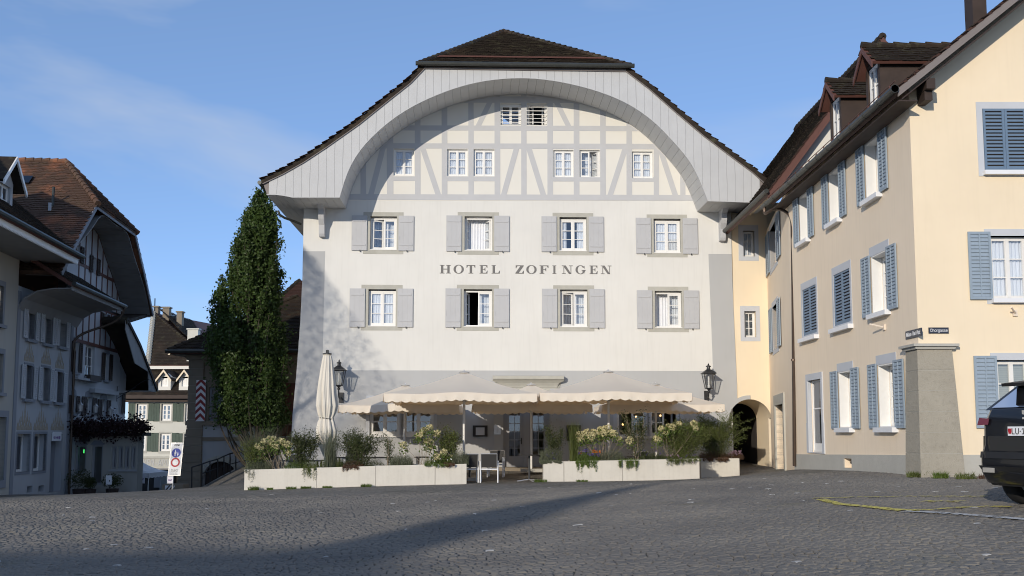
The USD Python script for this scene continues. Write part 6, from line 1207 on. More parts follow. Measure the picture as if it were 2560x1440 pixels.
for k, r in enumerate(w3):
    window(h3, L, r, rec=.12, rows=3, state='cc', cur='none', seed=110 + k, ft=.05)
    sh = (r[2] - r[0]) * .5 + .12
    if k not in (4,):
        for a, b in ((r[0] - sh, r[0] - .02), (r[2] + .02, r[2] + sh)): louvre_shutter(h3, L, a, b, r[1], r[3], M['oak'], d=.045)
    if k > 2: obj(h3, 'window_sill', L.box(r[0] - .1, r[2] + .1, r[1] - .1, r[1], -.1, .1), M['house_g'])
    if k in (3, 5, 6, 7, 8): obj(h3, 'arched_head', L.ext(Polygon([(r[0] - .1, r[3]), (r[2] + .1, r[3]), (r[2], r[3] + .22), ((r[0] + r[2]) / 2, r[3] + .32), (r[0], r[3] + .22)]), -.05, .02), M['house_g'])
# timbers
zt0 = C1(300, 775, 460, 812); zb3 = zt0[1]
tims = [sbox(sC, zb3, sD, zb3 + .16), sbox(sC, zw3 - .08, sD, zw3 + .08), sbox(sC, zw3 + 1.62, sD, zw3 + 1.78)] + [sbox(sC + .35 + i * (sD - sC - .5) / 8, zb3, sC + .47 + i * (sD - sC - .5) / 8, zh3) for i in range(9)]
dn = unary_union([rect_poly(r) for r in w3])
for i, t_ in enumerate(tims):
    q = t_.intersection(wall3).difference(dn); dn = dn.union(t_)
    if not q.is_empty: obj(h3, 'timber_beam' if i < 3 else 'timber_post', L.ext(q, .001, .025), M['redwood'])
# gable underside: cladding and soffit
for i in range(0, 33):
    a, b = np.array(arch3[i]), np.array(arch3[i + 1]); n2 = np.array([-(b - a)[1], (b - a)[0]]) / np.linalg.norm(b - a); g_ = (b - a) * .01
    obj(h3, 'soffit_board', L.ext(Polygon([a + g_, b - g_, b - g_ + n2 * .03, a + g_ + n2 * .03]), .03, OV3 - .061), M['soffit'])
obj(h3, 'eave_soffit', L.ext(Polygon([prof3[-1], (sD, zw3), (sD, zw3 + .04), (prof3[-1][0], prof3[-1][1] + .04)]), -13, OV3 - .03), M['soffit'])
for i in range(5):
    a, b = np.array(prof3[i]), np.array(prof3[i + 1]); o = up_(a, b); obj(h3, 'barge_board', L.ext(Polygon([a - o * .2, b - o * .2, b + o * .95, a + o * .95]), OV3 + .003, OV3 + .05), M['house_g'])
for r in (C1(288, 937, 380, 952), C1(356, 982, 454, 1004)): obj(h3, 'awning_cassette', L.M(box(r[0], r[2], r[1] + .05, r[3] - .02, .02, .28)), M['house_w'])
for u_, v_ in ((322, 1052), (383, 1057), (442, 1068)):
    s_, z_ = L.at(u_ * .625, 360 + v_ * .625, .3); obj(h3, 'wall_lamp', cat([move(lathe([(.05, -.22), (.09, -.2), (.12, .08), (.13, .1), (.03, .2), (0, .25)], 8), L.P(s_, z_, .3)), tube([L.P(s_, z_ - .3, 0), L.P(s_, z_ - .22, .3)], .015, 5)]), M['alu'])
r = C1(336, 930, 382, 945); obj(h3, 'flower_box', L.box(r[0], r[2], r[1] - .05, r[3] + .05, .02, .3), M['oak'])
pz = L.at(130, 505, 0); 
def roof_item(u, v, kind):
    # a point on the near slope of the tiled roof
    a, b = P33(np.array(prof3[2]) + o_up, 0), P33(np.array(prof3[2]) + o_up, -5); n_ = np.cross(b - a, P33(rt3, -5) - a); n_ /= np.linalg.norm(n_); r_ = ray(u, v); t = ((a - EYE) @ n_) / (r_ @ n_); return EYE + r_ * t, n_
o_up = up_(np.array(prof3[1]), np.array(prof3[2]))
c, n_ = roof_item(132, 515, 0); vp = obj(roof3, 'vent_pipe', tube([c - [0, 0, .1], c + [0, 0, .85]], .06, 8), M['metal']); c, n_ = roof_item(124, 527, 0); obj(roof3, 'vent_pipe', tube([c - [0, 0, .1], c + [0, 0, .35]], .07, 8), M['house_w'])
for u_, v_ in ((50, 453),):
    c, n_ = roof_item(u_, v_, 0); ex_ = L.n; es_ = np.cross(n_, ex_); es_ = es_ if es_[2] > 0 else -es_; q = [c - ex_ * .5 - es_ * .35, c + ex_ * .5 - es_ * .35, c + ex_ * .5 + es_ * .35, c - ex_ * .5 + es_ * .35]
    q = np.array(q) + n_ * .12 * (1 if n_[2] > 0 else -1); obj(roof3, 'skylight', slab(q, .1), M['carglass'])
# wrought iron shop sign arm
hs_ = thing('sign_arm', 'wrought iron scroll arm on the timbered house over the street', 'sign', L.P(L.s(296), 3.5)); sg_, zg_ = L.at(292, 985, 0)
obj(hs_, 'scroll', cat([tube(smooth3([L.P(sg_, zg_, 0), L.P(sg_, zg_ + .15, .6), L.P(sg_, zg_ + .6, 1.2), L.P(sg_, zg_ + .75, 1.7), L.P(sg_, zg_ + .45, 1.8)], 16), .02, 5), tube([L.P(sg_, zg_ - .25, 0), L.P(sg_, zg_ + .35, .95)], .018, 5), tube([L.P(sg_, zg_ - .4, 0.01), L.P(sg_, zg_ + .4, 0.01)], .02, 5)]), M['iron'])

# --- fourth house with a deep low roof
h4 = thing('low_roof_house', 'white house with deep low overhanging roof beyond the timbered house', 'house', L.P(sD + 3, gz(*L.P(sD + 3, 0)[:2])))
e4 = L.at(394, 979, 1.3); t4 = L.at(318, 800, 1.3); k4 = L.at(352, 868, 1.3); s4 = sD + .02; s4e = e4[0] - 1.6
w4 = [rc(295, 983, 303, 1034)]
wall_windows(h4, L, w4, Polygon([(s4, zl), (s4e, zl), (s4e, e4[1] + .8), (k4[0] - .4, k4[1]), (t4[0], t4[1] - .1), (s4, t4[1] - .1)]), M['house_b']); window(h4, L, w4[0], rec=.1, rows=3, state='cc', cur='none', seed=130); r = w4[0]; louvre_shutter(h4, L, r[2] + .02, r[2] + .55, r[1], r[3], M['oak'], d=.04)
pr4 = [(s4 + .05, t4[1] - (t4[0] - s4) * .2), t4, k4, e4]
rfs = []
for a, b in zip(pr4[:-1], pr4[1:]):
    a, b = np.array(a), np.array(b); o = up_(a, b); rfs.append(L.ext(Polygon([a, b, b + o, a + o]), -10, 1.3))
obj(h4, 'roof', cat(rfs), M['tile_brown'])
for i, (p_, q_) in enumerate((((s4e, e4[1] + .75), k4), ((s4e, e4[1]), e4))):
    pass
ns_ = 10; cl4 = Polygon([t4, k4, e4, (s4e - .1, e4[1]), (s4e - .3, e4[1] + 1.0), (k4[0] - .8, k4[1] - .9), (t4[0], t4[1] - .5)]).buffer(0)
for i in range(ns_):
    q = cl4.intersection(sbox(t4[0] + (e4[0] - t4[0]) * i / ns_ + .005, -5, t4[0] + (e4[0] - t4[0]) * (i + 1) / ns_ - .005, 30))
    if not q.is_empty: obj(h4, 'cladding_board', L.ext(q, 1.2, 1.24), M['soffit'])
obj(h4, 'eave_soffit', cat([L.box(s4e - .1, e4[0], e4[1] - .03, e4[1], -10, 1.23)]), M['soffit']); obj(h4, 'gutter', tube([L.P(e4[0] + .1, e4[1] + .1, 1.3), L.P(e4[0] + .1, e4[1] + .1, -10)], .08, 8), M['metal'])
obj(h4, 'back_walls', cat([L.box(s4e - .3, s4e, zl, e4[1] + .5, -10, -.36)]), M['house_b'])

# --- shop annex with vines
AX = Wall((-21.2, 46.6), (at(346.5, 1080, 46.6)[0], 46.6)); za = at(260, 1090, 46.6)[2]
sh_ = thing('shop_annex', 'dark single storey shop front below the timbered house with vines on its roof edge', 'shop', (AX.P(AX.len / 2, -1.8)))
aw = [AX.rect(187, 1112, 215, 1186), AX.rect(228.5, 1112, 256, 1212)] + [AX.rect(279 + i * 16, 1116, 291 + i * 16, 1172) for i in range(4)]
wall_windows(sh_, AX, aw, sbox(0, zl, AX.len, za), M['house_c'], thick=.25)
for k, r in enumerate(aw):
    window(sh_, AX, r, rec=.1, rows=1, state='c', cur='none', two=False, seed=140 + k, ft=.05, frame='dframe')
    if k < 2: obj(sh_, 'arched_head', AX.ext(Polygon([(r[0] - .08, r[3]), (r[2] + .08, r[3]), (r[2] - .1, r[3] + .2), (r[0] + .1, r[3] + .2)]), .001, .03), M['house_g'])
obj(sh_, 'window_sill', AX.box(aw[2][0] - .1, aw[5][2] + .1, aw[2][1] - .12, aw[2][1] - .03, .002, .1), M['house_w'])
obj(sh_, 'side_wall', box(AX.P(AX.len, 0)[0] - .25, AX.P(AX.len, 0)[0], 46.86, 47.3, zl, za), M['house_c']); obj(sh_, 'flat_roof', box(-21.2, AX.P(AX.len, 0)[0] + .3, 46.3, 47.4, za + .002, za + .16), M['metal'])
obj(sh_, 'interior', box(-21.0, AX.P(AX.len, 0)[0] - .3, 47.3, 47.5, zl, za), M['room'])
r = AX.rect(203, 1124, 205.5, 1133, -.05); obj(sh_, 'green_display', AX.box(r[0], r[2], r[1], r[3], -.3, -.27), M['neon'])
r = AX.rect(201, 1073, 225, 1104, .4); obj(sh_, 'hanging_sign', AX.box(r[0], r[2], r[1], r[3] - .15, .38, .44), M['iron']); obj(sh_, 'sign_arch', AX.ext(affinity.scale(Point((r[0] + r[2]) / 2, r[3] - .15).buffer(1, 16), (r[2] - r[0]) * .45, .16).intersection(sbox(-5, r[3] - .149, 50, 20)), .38, .44), M['bluegrey'])
rng = np.random.default_rng(71); n_ = 5200; t_ = rng.random(n_); xa, xb_ = at(176, 1080, 46.2)[0], at(370, 1080, 46.2)[0]; hgt = .55 * (.6 + .4 * np.sin(t_ * 9) ** 2) * np.clip((1 - t_) * 9, .3, 1)
VP_ = np.stack([xa + (xb_ - xa) * t_, 46.15 + rng.normal(0, .32, n_), za + .38 + rng.normal(0, .5, n_) * hgt], 1)
vn = thing('vine', 'dark red vine running along the roof edge of the shop annex', 'vine', ((xa + xb_) / 2, 46.2, za)); obj(vn, 'foliage', leaves(VP_, .11, rng, 0, .8), M['leaf_vine']); obj(vn, 'stems', cat([tube(smooth3([[xa, 46.25, za + .3], [(xa + xb_) / 2, 46.2, za + .4], [xb_ - .3, 46.2, za + .3]], 14), .03, 6)]), M['bark'])
def pot(u, v0, v1, y, w, label, seed, m='leaf_dark'):
    rng = np.random.default_rng(seed); x = at(u, 1080, y)[0]; z0 = gz(x, y); zt = at(u, v0, y)[2]; hp = .5
    p = thing('potted_plant', label, 'potted plant', (x, y, z0)); obj(p, 'pot', lathe([(0, 0), (.20, 0), (.28, hp), (.25, hp), (.22, hp - .06), (0, hp - .06)], 14), M['oak'], local=True)
    n_ = 900; d = rng.normal(size=(n_, 3)); d /= np.linalg.norm(d, axis=1)[:, None]; obj(p, 'foliage', leaves(np.array([0, 0, (zt - z0 + hp) / 2]) + d * rng.uniform(.3, 1, (n_, 1)) * [w, w, max((zt - z0 - hp) / 2, .2)], .07, rng, .2, .6), M[m], local=True)
pot(203, 1170, 1232, 44.8, .62, 'broad potted shrub before the left shop window', 1); pot(286, 1182, 1232, 45.2, .5, 'potted spiky plant with a pale card by the shop corner', 2); pot(230, 1192, 1232, 45.0, .3, 'small potted shrub between the two shop windows', 3)
st2 = thing('card_stand', 'small slanted pale menu card on a stand before the shop annex', 'stand', (*at(277, 1080, 44.6)[:2], gz(*at(277, 1080, 44.6)[:2]))); zc2 = at(277, 1200, 44.6)[2] - gz(*at(277, 1080, 44.6)[:2])
obj(st2, 'card', hexa([[-.13, 0, zc2 - .2], [.13, 0, zc2 - .2], [.13, .02, zc2 - .2], [-.13, .02, zc2 - .2]], [[-.2, .12, zc2 + .2], [.06, .12, zc2 + .2], [.06, .14, zc2 + .2], [-.2, .14, zc2 + .2]]), M['sign_white'], local=True); obj(st2, 'post', tube([[0, .05, 0], [0, .05, zc2]], .02, 6), M['iron'], local=True)

# ================================================================== FAR PHARMACY HOUSE
YA = 83.0; AP = Wall((at(318, 1080, YA)[0], YA), (at(640, 1080, YA)[0], YA)); C2 = lambda x0, y0, x1, y1, w=None: (w or AP).rect(300 + x0 * .3888, 700 + y0 * .3888, 300 + x1 * .3888, 700 + y1 * .3888)
ap = thing('pharmacy_house', 'large far house with mansard roof, dormers, green shutters and painted pharmacy lettering', 'house', AP.P(AP.len * .4, gz(*AP.P(AP.len * .4, 0)[:2])))
zq = lambda v, d=0: AP.at(430, v, d)[1]
aw = [C2(108, 797, 172, 902), C2(266, 797, 330, 905), C2(420, 797, 484, 907), C2(100, 987, 165, 1098), C2(258, 987, 324, 1100), C2(412, 989, 478, 1102)]
z_e = zq(990)
shop_w = AP.rect(380, 1170, 500, 1226)
wall_windows(ap, AP, aw + [shop_w], sbox(0, zl, AP.len, z_e), M['apoth'], thick=.4)
for k, r in enumerate(aw):
    window(ap, AP, r, rec=.12, rows=3, state='cc', cur='none', seed=150 + k, ft=.09, mt=.05); w_ = (r[2] - r[0]) * .62
    obj(ap, 'surround', AP.ext(unary_union([sbox(r[0] - .12, r[1] - .2, r[2] + .12, r[3] + .14)]).difference(rect_poly(r)), -.1, .02), M['stone'])
    for a, b in ((r[0] - .14 - w_, r[0] - .14), (r[2] + .14, r[2] + .14 + w_)): louvre_shutter(ap, AP, a, b, r[1] - .05, r[3] + .05, M['green'])
zs1, zs0 = zq(1146), zq(1168); obj(ap, 'sign_band', AP.box(.2, AP.len - .2, zs0, zs1, .001, .05), M['stone'])
tm_ = meshkit.text_mesh('SONNEN-APOTHEKE', .52, .02); v_, f_ = arr(tm_); sx = (AP.s(442) - AP.s(376)) / .52 * .52; k_ = (AP.s(452) - AP.s(340)) / v_[:, 0].max() * 1.25; v_[:, 0] *= k_; obj(ap, 'sign_lettering', AP.M((v_ + [AP.s(337), zs0 + .12, .052], f_)), M['grey'])
obj(ap, 'string_course', AP.box(0, AP.len, zs1 + .003, zs1 + .18, .001, .12), M['stone']); obj(ap, 'shop_interior', AP.box(shop_w[0] - 1, shop_w[2] + 1, zl, zs0, -2.5, -2.4), M['dark'])
g_ = obj(ap, 'shop_window', cat(bars(AP, shop_w[0], shop_w[1], shop_w[2], shop_w[3], .12, -.2, -.1) + [AP.box(shop_w[0] + (shop_w[2] - shop_w[0]) * i / 3 - .05, shop_w[0] + (shop_w[2] - shop_w[0]) * i / 3 + .05, shop_w[1], shop_w[3], -.2, -.1) for i in (1, 2)]), M['dframe'])
obj(ap, 'cornice', cat([AP.box(-.3, AP.len + .3, z_e - .5, z_e - .25, .001, .5), AP.box(-.4, AP.len + .4, z_e - .247, z_e + .05, .001, .9)]), M['brownwood'])
# mansard: steep lower slope, cornice, upper hipped slope
zm1 = zq(923, -2.0); dm = -2.2; lowq = [AP.P(-.4, z_e + .05, .9), AP.P(AP.len + .4, z_e + .05, .9), AP.P(AP.len - .4, zm1, dm), AP.P(1.2, zm1, dm)]
ridge_l, ridge_r = at(388, 783, YA + 8), at(462, 815, YA + 8); ru = at(384, 782, YA + 7.0)
zr_ = ru[2]; upl = AP.P(.9, zm1 + .35, dm + .5); upr = AP.P(AP.len, zm1 + .35, dm + .5); upr = AP.P(AP.s(522), zm1 + .35, dm + .5); rk = np.array([ru[0] + 3.2, YA + 19, zr_]); upq = [upl, upr, ru]; rightq = [upr, np.array([upr[0] + 2.0, YA + 22, zm1 + .35]), rk, ru]
hipq = [AP.P(.9, zm1 + .35, -14), upl, ru, np.array([ru[0], YA + 14, zr_])]
rf = obj(ap, 'roof', cat([slab(lowq, .12), slab(upq, .12), slab(hipq, .12), slab(rightq, .12)]), M['redwood']); obj(rf, 'roof_tiles', cat([plane_tiles(lowq, seed=81, tw=.22, th=.2), plane_tiles(upq, seed=82, tw=.22, th=.2), plane_tiles(hipq, seed=83, tw=.22, th=.2), plane_tiles(rightq, seed=84, tw=.22, th=.2)]), M['tile_brown'], kind='stuff'); obj(rf, 'hip_flashing', caps_along(upl, ru, .22), M['stone'], kind='stuff'); obj(rf, 'hip_caps', caps_along(upr, ru, .14), M['tile_brown'], kind='stuff')
obj(ap, 'upper_cornice', AP.box(.8, AP.len, zm1, zm1 + .38, dm - .6, dm + .42), M['infill']); obj(ap, 'body', cat([AP.box(0, .4, zl, z_e, -14, -.41), AP.box(1.2, 1.5, z_e, zm1, -14, dm - .61)]), M['apoth'])
def far_dormer(x0, y0, x1, y1, ytop, d):
    r = C2(x0, y0, x1, y1); w_ = r[2] - r[0]; m_ = (r[0] + r[2]) / 2; zt = AP.at(430, 700 + ytop * .3888)[1]
    x = obj(ap, 'dormer', cat([AP.box(r[0] - .22, r[0], r[1] - .3, r[3] + .1, d - 3, d), AP.box(r[2], r[2] + .22, r[1] - .3, r[3] + .1, d - 3, d), AP.box(r[0], r[2], r[1] - .3, r[1], d - .3, d), AP.ext(Polygon([(r[0] - .3, r[3] + .1), (r[2] + .3, r[3] + .1), (m_, zt - .12)]), d - .3, d)]), M['infill']); window(ap, AP, r, rec=.12 - d, rows=2, state='cc', cur='none' if y0 > 500 else 'full', ft=.1, mt=.06, seed=int(x0))
    for sg in (-1, 1):
        e = m_ + sg * (w_ / 2 + .36); q = np.array([AP.P(e, r[3] - .15, d + .3), AP.P(m_, zt, d + .3), AP.P(m_, zt, d - 3.4), AP.P(e, r[3] - .15, d - 3.4)]); q = q if np.cross(q[1] - q[0], q[2] - q[0])[2] > 0 else q[::-1]; obj(x, 'dormer_roof', slab(q, .09), M['tile_brown'])
        obj(x, 'dormer_barge', AP.ext(Polygon([(e, r[3] - .35), (m_, zt - .22), (m_, zt - .01), (e, r[3] - .16)]), d + .301, d + .36), M['cream'])
far_dormer(275, 632, 320, 686, 577, .4); far_dormer(407, 632, 450, 686, 577, .4); far_dormer(264, 452, 308, 510, 408, dm - .8)
for u0, u1, vt, vb, y_ in ((407, 422, 770, 800, YA + 7), (442, 454, 781, 815, YA + 7), (384, 395, 768, 785, YA + 8), (469, 494, 824, 870, YA + 2)):
    a, b = at(u0, vt, y_), at(u1, vb, y_); c_ = obj(ap, 'chimney', cat([box(a[0], b[0], y_, y_ + .6, b[2] - 1.5, a[2]), box(a[0] - .08, b[0] + .08, y_ - .08, y_ + .68, a[2] + .001, a[2] + .12)]), M['apoth'] if u0 == 469 else M['brownstone'])
tube_ = at(387, 762, YA + 8); obj(ap, 'finial', tube([tube_ - [0, 0, 1.5], tube_ + [0, 0, .6]], .05, 6), M['iron'])

# ================================================================== BROWN STONE BUILDING with chevron shutter, ramp and railing
YS = 46.0; SB = Wall((at(474, 1080, YS)[0], YS), (at(790, 1080, YS)[0], YS)); sb_ = thing('sandstone_building', 'brown sandstone corner building with red and white chevron shutter and arched cellar door', 'building', SB.P(2, gz(*SB.P(2, 0)[:2])))
bq = lambda u0, v0, u1, v1, d=0: SB.rect(u0, v0, u1, v1, d)
zE = SB.at(520, 884)[1]; win_s = bq(522, 968, 559, 1053); zsl = SB.at(520, 1063)[1]
oc = (SB.s(558), SB.at(558, 1196)[1]); ri = SB.s(600) - oc[0]; archd = unary_union([Point(*oc).buffer(ri, 24), sbox(oc[0] - ri, zl, oc[0] + ri, oc[1])]); ring3 = Point(*oc).buffer(ri + .22, 24).difference(Point(*oc).buffer(ri, 24)).intersection(sbox(-50, oc[1], 50, 50))
obj(sb_, 'lower_wall', SB.ext(sbox(SB.s(511), zl, SB.len, zsl).difference(archd), -.4, 0), M['house_w']); obj(sb_, 'upper_wall', SB.ext(sbox(SB.s(511), zsl, SB.len, zE).difference(rect_poly(win_s)), -.4, 0), M['brownstone'])
obj(sb_, 'string_course', SB.box(SB.s(511), SB.len, SB.at(560, 1102)[1], SB.at(560, 1093)[1], .001, .05), M['brownstone']); obj(sb_, 'sill_course', SB.box(SB.s(470), SB.len, zsl - .003, zsl + .2, .001, .14), M['brownstone'])
na = 9
for i in range(na):
    t0, t1 = math.pi * i / na + .02, math.pi * (i + 1) / na - .02; obj(sb_, 'arch_stone', SB.ext(Polygon([(oc[0] + rr * math.cos(t), oc[1] + rr * math.sin(t)) for rr, ts in ((ri, (t0, (t0 + t1) / 2, t1)), (ri + .26, (t1, (t0 + t1) / 2, t0))) for t in ts]), .001, .05), M['stone'])
for i in range(6): obj(sb_, 'door_board', SB.ext(archd.intersection(sbox(oc[0] - ri + ri * i / 3 + .01, zl, oc[0] - ri + ri * (i + 1) / 3 - .01, 10)), -.36, -.3), M['brownwood'])
window(sb_, SB, win_s, rec=.12, rows=5, cols=2, state='c', two=False, cur='none', frame='house_g', ft=.05, seed=170); obj(sb_, 'window_post', SB.box(SB.s(566), SB.s(572), zsl + .2, zE - .4, .001, .10), M['brownstone'])
# pier of courses
obj(sb_, 'pier_core', hexa([SB.P(SB.s(476) - .6, zl, .2), SB.P(SB.s(511), zl, .2), SB.P(SB.s(511), zl, -.5), SB.P(SB.s(476) - .6, zl, -.5)], [SB.P(SB.s(476), zsl, .13), SB.P(SB.s(511), zsl, .13), SB.P(SB.s(511), zsl, -.5), SB.P(SB.s(476), zsl, -.5)]), M['plinth']); obj(sb_, 'pier_core', SB.box(SB.s(476), SB.s(511), zsl, zE - .3, -.5, .13), M['plinth'])
npi = 17; zt3 = zE - .3; zb3_ = SB.at(480, 1236)[1] - .5
for i in range(npi):
    f0, f1 = i / npi, (i + 1) / npi; za_, zb_2 = zb3_ + (zt3 - zb3_) * f0, zb3_ + (zt3 - zb3_) * f1 - .012; flare = lambda z: max(0, (zsl - z)) * .135
    obj(sb_, 'pier_block', hexa([SB.P(SB.s(475) - flare(za_), za_, .16 + flare(za_) * .3), SB.P(SB.s(512) + flare(za_) * .1, za_, .16 + flare(za_) * .3), SB.P(SB.s(512), za_, -.5), SB.P(SB.s(475) - flare(za_), za_, -.5)], [SB.P(SB.s(475) - flare(zb_2), zb_2, .16 + flare(zb_2) * .3), SB.P(SB.s(512) + flare(zb_2) * .1, zb_2, .16 + flare(zb_2) * .3), SB.P(SB.s(512), zb_2, -.5), SB.P(SB.s(475) - flare(zb_2), zb_2, -.5)]), M['brownstone'])
obj(sb_, 'cornice', cat([SB.box(SB.s(470), SB.len, zE - .3, zE - .12, -.5, .30), SB.box(SB.s(463), SB.len, zE - .117, zE + .02, -.5, .55)]), M['brownstone'])
# chevron shutter
cs = bq(489.5, 950, 513.5, 1053, .2); sh3 = obj(sb_, 'chevron_shutter', SB.box(cs[0], cs[2], cs[1], cs[3], .17, .20), M['sign_white']); m_ = (cs[0] + cs[2]) / 2; nst = 6; hst = (cs[3] - cs[1]) / nst
for i in range(nst):
    zb_2 = cs[1] + i * hst + .0; pk_ = .22; cl = sbox(cs[0], cs[1], cs[2], cs[3])
    q = Polygon([(cs[0], zb_2), (m_, zb_2 + pk_), (cs[2], zb_2), (cs[2], zb_2 + hst * .5), (m_, zb_2 + pk_ + hst * .5), (cs[0], zb_2 + hst * .5)]).intersection(cl); obj(sh3, 'chevron', SB.ext(q, .2005, .206), M['red'])
# dark timber front further right
obj(sb_, 'timber_front', cat([SB.box(SB.s(690), SB.s(700), zsl - .4, zE - .4, .001, .2)] + [SB.box(SB.s(702) + i * .25, SB.s(702) + i * .25 + .24, SB.at(720, 1090)[1], SB.at(720, 958)[1], .001, .05) for i in range(7)]), M['redwood'])
e0, e1 = SB.P(SB.s(421, .9), zE + .05, .95), SB.P(SB.len + .5, zE + .05, .95); zr2 = zE + 3.2; bk0, bk1 = SB.P(SB.s(421, .9), zE + .05, -9), SB.P(SB.len, zE + .05, -9); m0, m1 = SB.P(SB.s(421) + 5.0, zr2, -4), SB.P(SB.len, zr2, -4)
fq = [e0, e1, m1, m0]; lq2 = [bk0, e0, m0]; rf = obj(sb_, 'roof', cat([slab(fq, .14), slab(lq2, .14), slab([bk1, bk0, m0, m1], .14)]), M['redwood']); obj(rf, 'roof_tiles', cat([plane_tiles(fq, seed=91), plane_tiles(lq2, seed=92)]), M['tile_brown'], kind='stuff'); obj(rf, 'hip_caps', caps_along(e0, m0, .11), M['tile_brown'], kind='stuff')
obj(sb_, 'eave_soffit', hexa([SB.P(SB.s(421, .9) + .05, zE - .10, .85), SB.P(SB.s(421, .9) + .05, zE - .10, -8.5), SB.P(SB.len, zE - .10, -8.5), SB.P(SB.len, zE - .10, .85)][::-1], [SB.P(SB.s(421, .9) + .05, zE - .04, .85), SB.P(SB.s(421, .9) + .05, zE - .04, -8.5), SB.P(SB.len, zE - .04, -8.5), SB.P(SB.len, zE - .04, .85)][::-1]), M['brownwood'])
obj(sb_, 'gutter', tube([e0 + [-.1, -.1, -.02], e1 + [0, -.1, -.02]], .08, 8), M['metal']); obj(sb_, 'side_wall', SB.box(0.05, .35, zl, zE - .31, -8, -.51), M['brownstone']); obj(sb_, 'back_wall', SB.box(.05, SB.len, zl, zE - .15, -8.3, -8), M['brownstone']); obj(sb_, 'room_wall', SB.box(.4, SB.len, zl, zE - .4, -3.0, -2.9), M['room'])
# taller roof between tree and hotel
bh = thing('rear_house', 'house with dark brick red roof half hidden between tree and hotel', 'house', (at(700, 1080, 57)[0], 57, 0)); A_, B_ = at(590, 840, 54.0), at(748, 701, 58.0); el_, er_ = np.array([A_[0], 54.0, A_[2]]), np.array([-6.0, 54.0, A_[2]]); tp_ = np.array([B_[0], 58.0, B_[2]]); tr_ = np.array([-6.0, 58.0, B_[2]]); fq = [el_, er_, tr_, tp_]; lq2 = [np.array([el_[0], 64, el_[2]]), el_, tp_, np.array([tp_[0], 62, tp_[2]])]
rf = obj(bh, 'roof', cat([slab(fq, .14), slab(lq2, .14)]), M['redwood']); obj(rf, 'roof_tiles', cat([plane_tiles(fq, seed=95), plane_tiles(lq2, seed=96)]), M['tile_verge'], kind='stuff'); obj(bh, 'wall', box(el_[0] + .4, -6.1, 54.6, 63, -3, el_[2] - .1), M['brownstone']); obj(rf, 'hip_caps', caps_along(el_, tp_, .11), M['tile_brown'], kind='stuff')
# ramp up to the hotel's left side, kerb, railing
q00, q10, q11, q01 = at(498, 1234, 39.5), at(640, 1226, 36.5), at(650, 1150, 44.8), at(474, 1236, 43.2)
q10[2] = gz(*q10[:2]) + .05; nr = 14; G_ = np.array([[(q00 * (1 - a) + q10 * a) * (1 - b) + (q01 * (1 - a) + q11 * a) * b + [0, 0, .12 * math.sin(math.pi * a) * b] for a in np.linspace(0, 1, nr)] for b in np.linspace(0, 1, nr)]).reshape(-1, 3); id_ = np.arange(nr * nr).reshape(nr, nr)
pth = '/World/ramp'; rmp = solo('ramp', (G_, np.stack([id_[:-1, :-1], id_[:-1, 1:], id_[1:, 1:], id_[1:, :-1]], -1).reshape(-1, 4)), '/World/Looks/paving', None, None, kind='structure')
ky = [at(490, 1236, 43.0), at(520, 1219, 43.2), at(555, 1199, 43.5), at(590, 1180, 43.9), at(616, 1170, 44.3), at(660, 1160, 44.8)]
kb = thing('ramp_kerb', 'low stone kerb wall climbing beside the cobbled ramp', 'kerb', ky[0]); 
for a, b in zip(ky[:-1], ky[1:]): obj(kb, 'kerb_stone', hexa([a + [0, 0, -1.2], b + [-.01, 0, -1.2], b + [-.01, .3, -1.2], a + [0, .3, -1.2]], [a + [0, 0, .16], b + [-.01, 0, .16], b + [-.01, .3, .16], a + [0, .3, .16]]), M['plinth'])
rl = thing('ramp_railing', 'black iron railing climbing along the ramp before the arched cellar door', 'railing', ky[0])
tops = [(479.4, 1168, 1226), (505, 1160, 1213), (525, 1153, 1201), (544, 1148, 1192), (560, 1140.5, 1185), (575.5, 1134, 1180), (589.5, 1131, 1174)]; yr = [43.0, 43.1, 43.25, 43.4, 43.55, 43.7, 43.9]
for (u_, v0_, v1_), y_ in zip(tops, yr): obj(rl, 'post', tube([at(u_, v1_, y_) - [0, 0, .05], at(u_, v0_, y_)], .028, 6), M['iron'])
obj(rl, 'handrail', tube([at(u_, v0_, y_) for (u_, v0_, _), y_ in zip(tops, yr)] + [at(612, 1129, 44.2)], .032, 6), M['iron']); obj(rl, 'middle_rail', tube([at(505, 1184, 43.1), at(540, 1172, 43.35), at(573, 1161, 43.7), at(617, 1150, 44.3)], .02, 6), M['iron'])

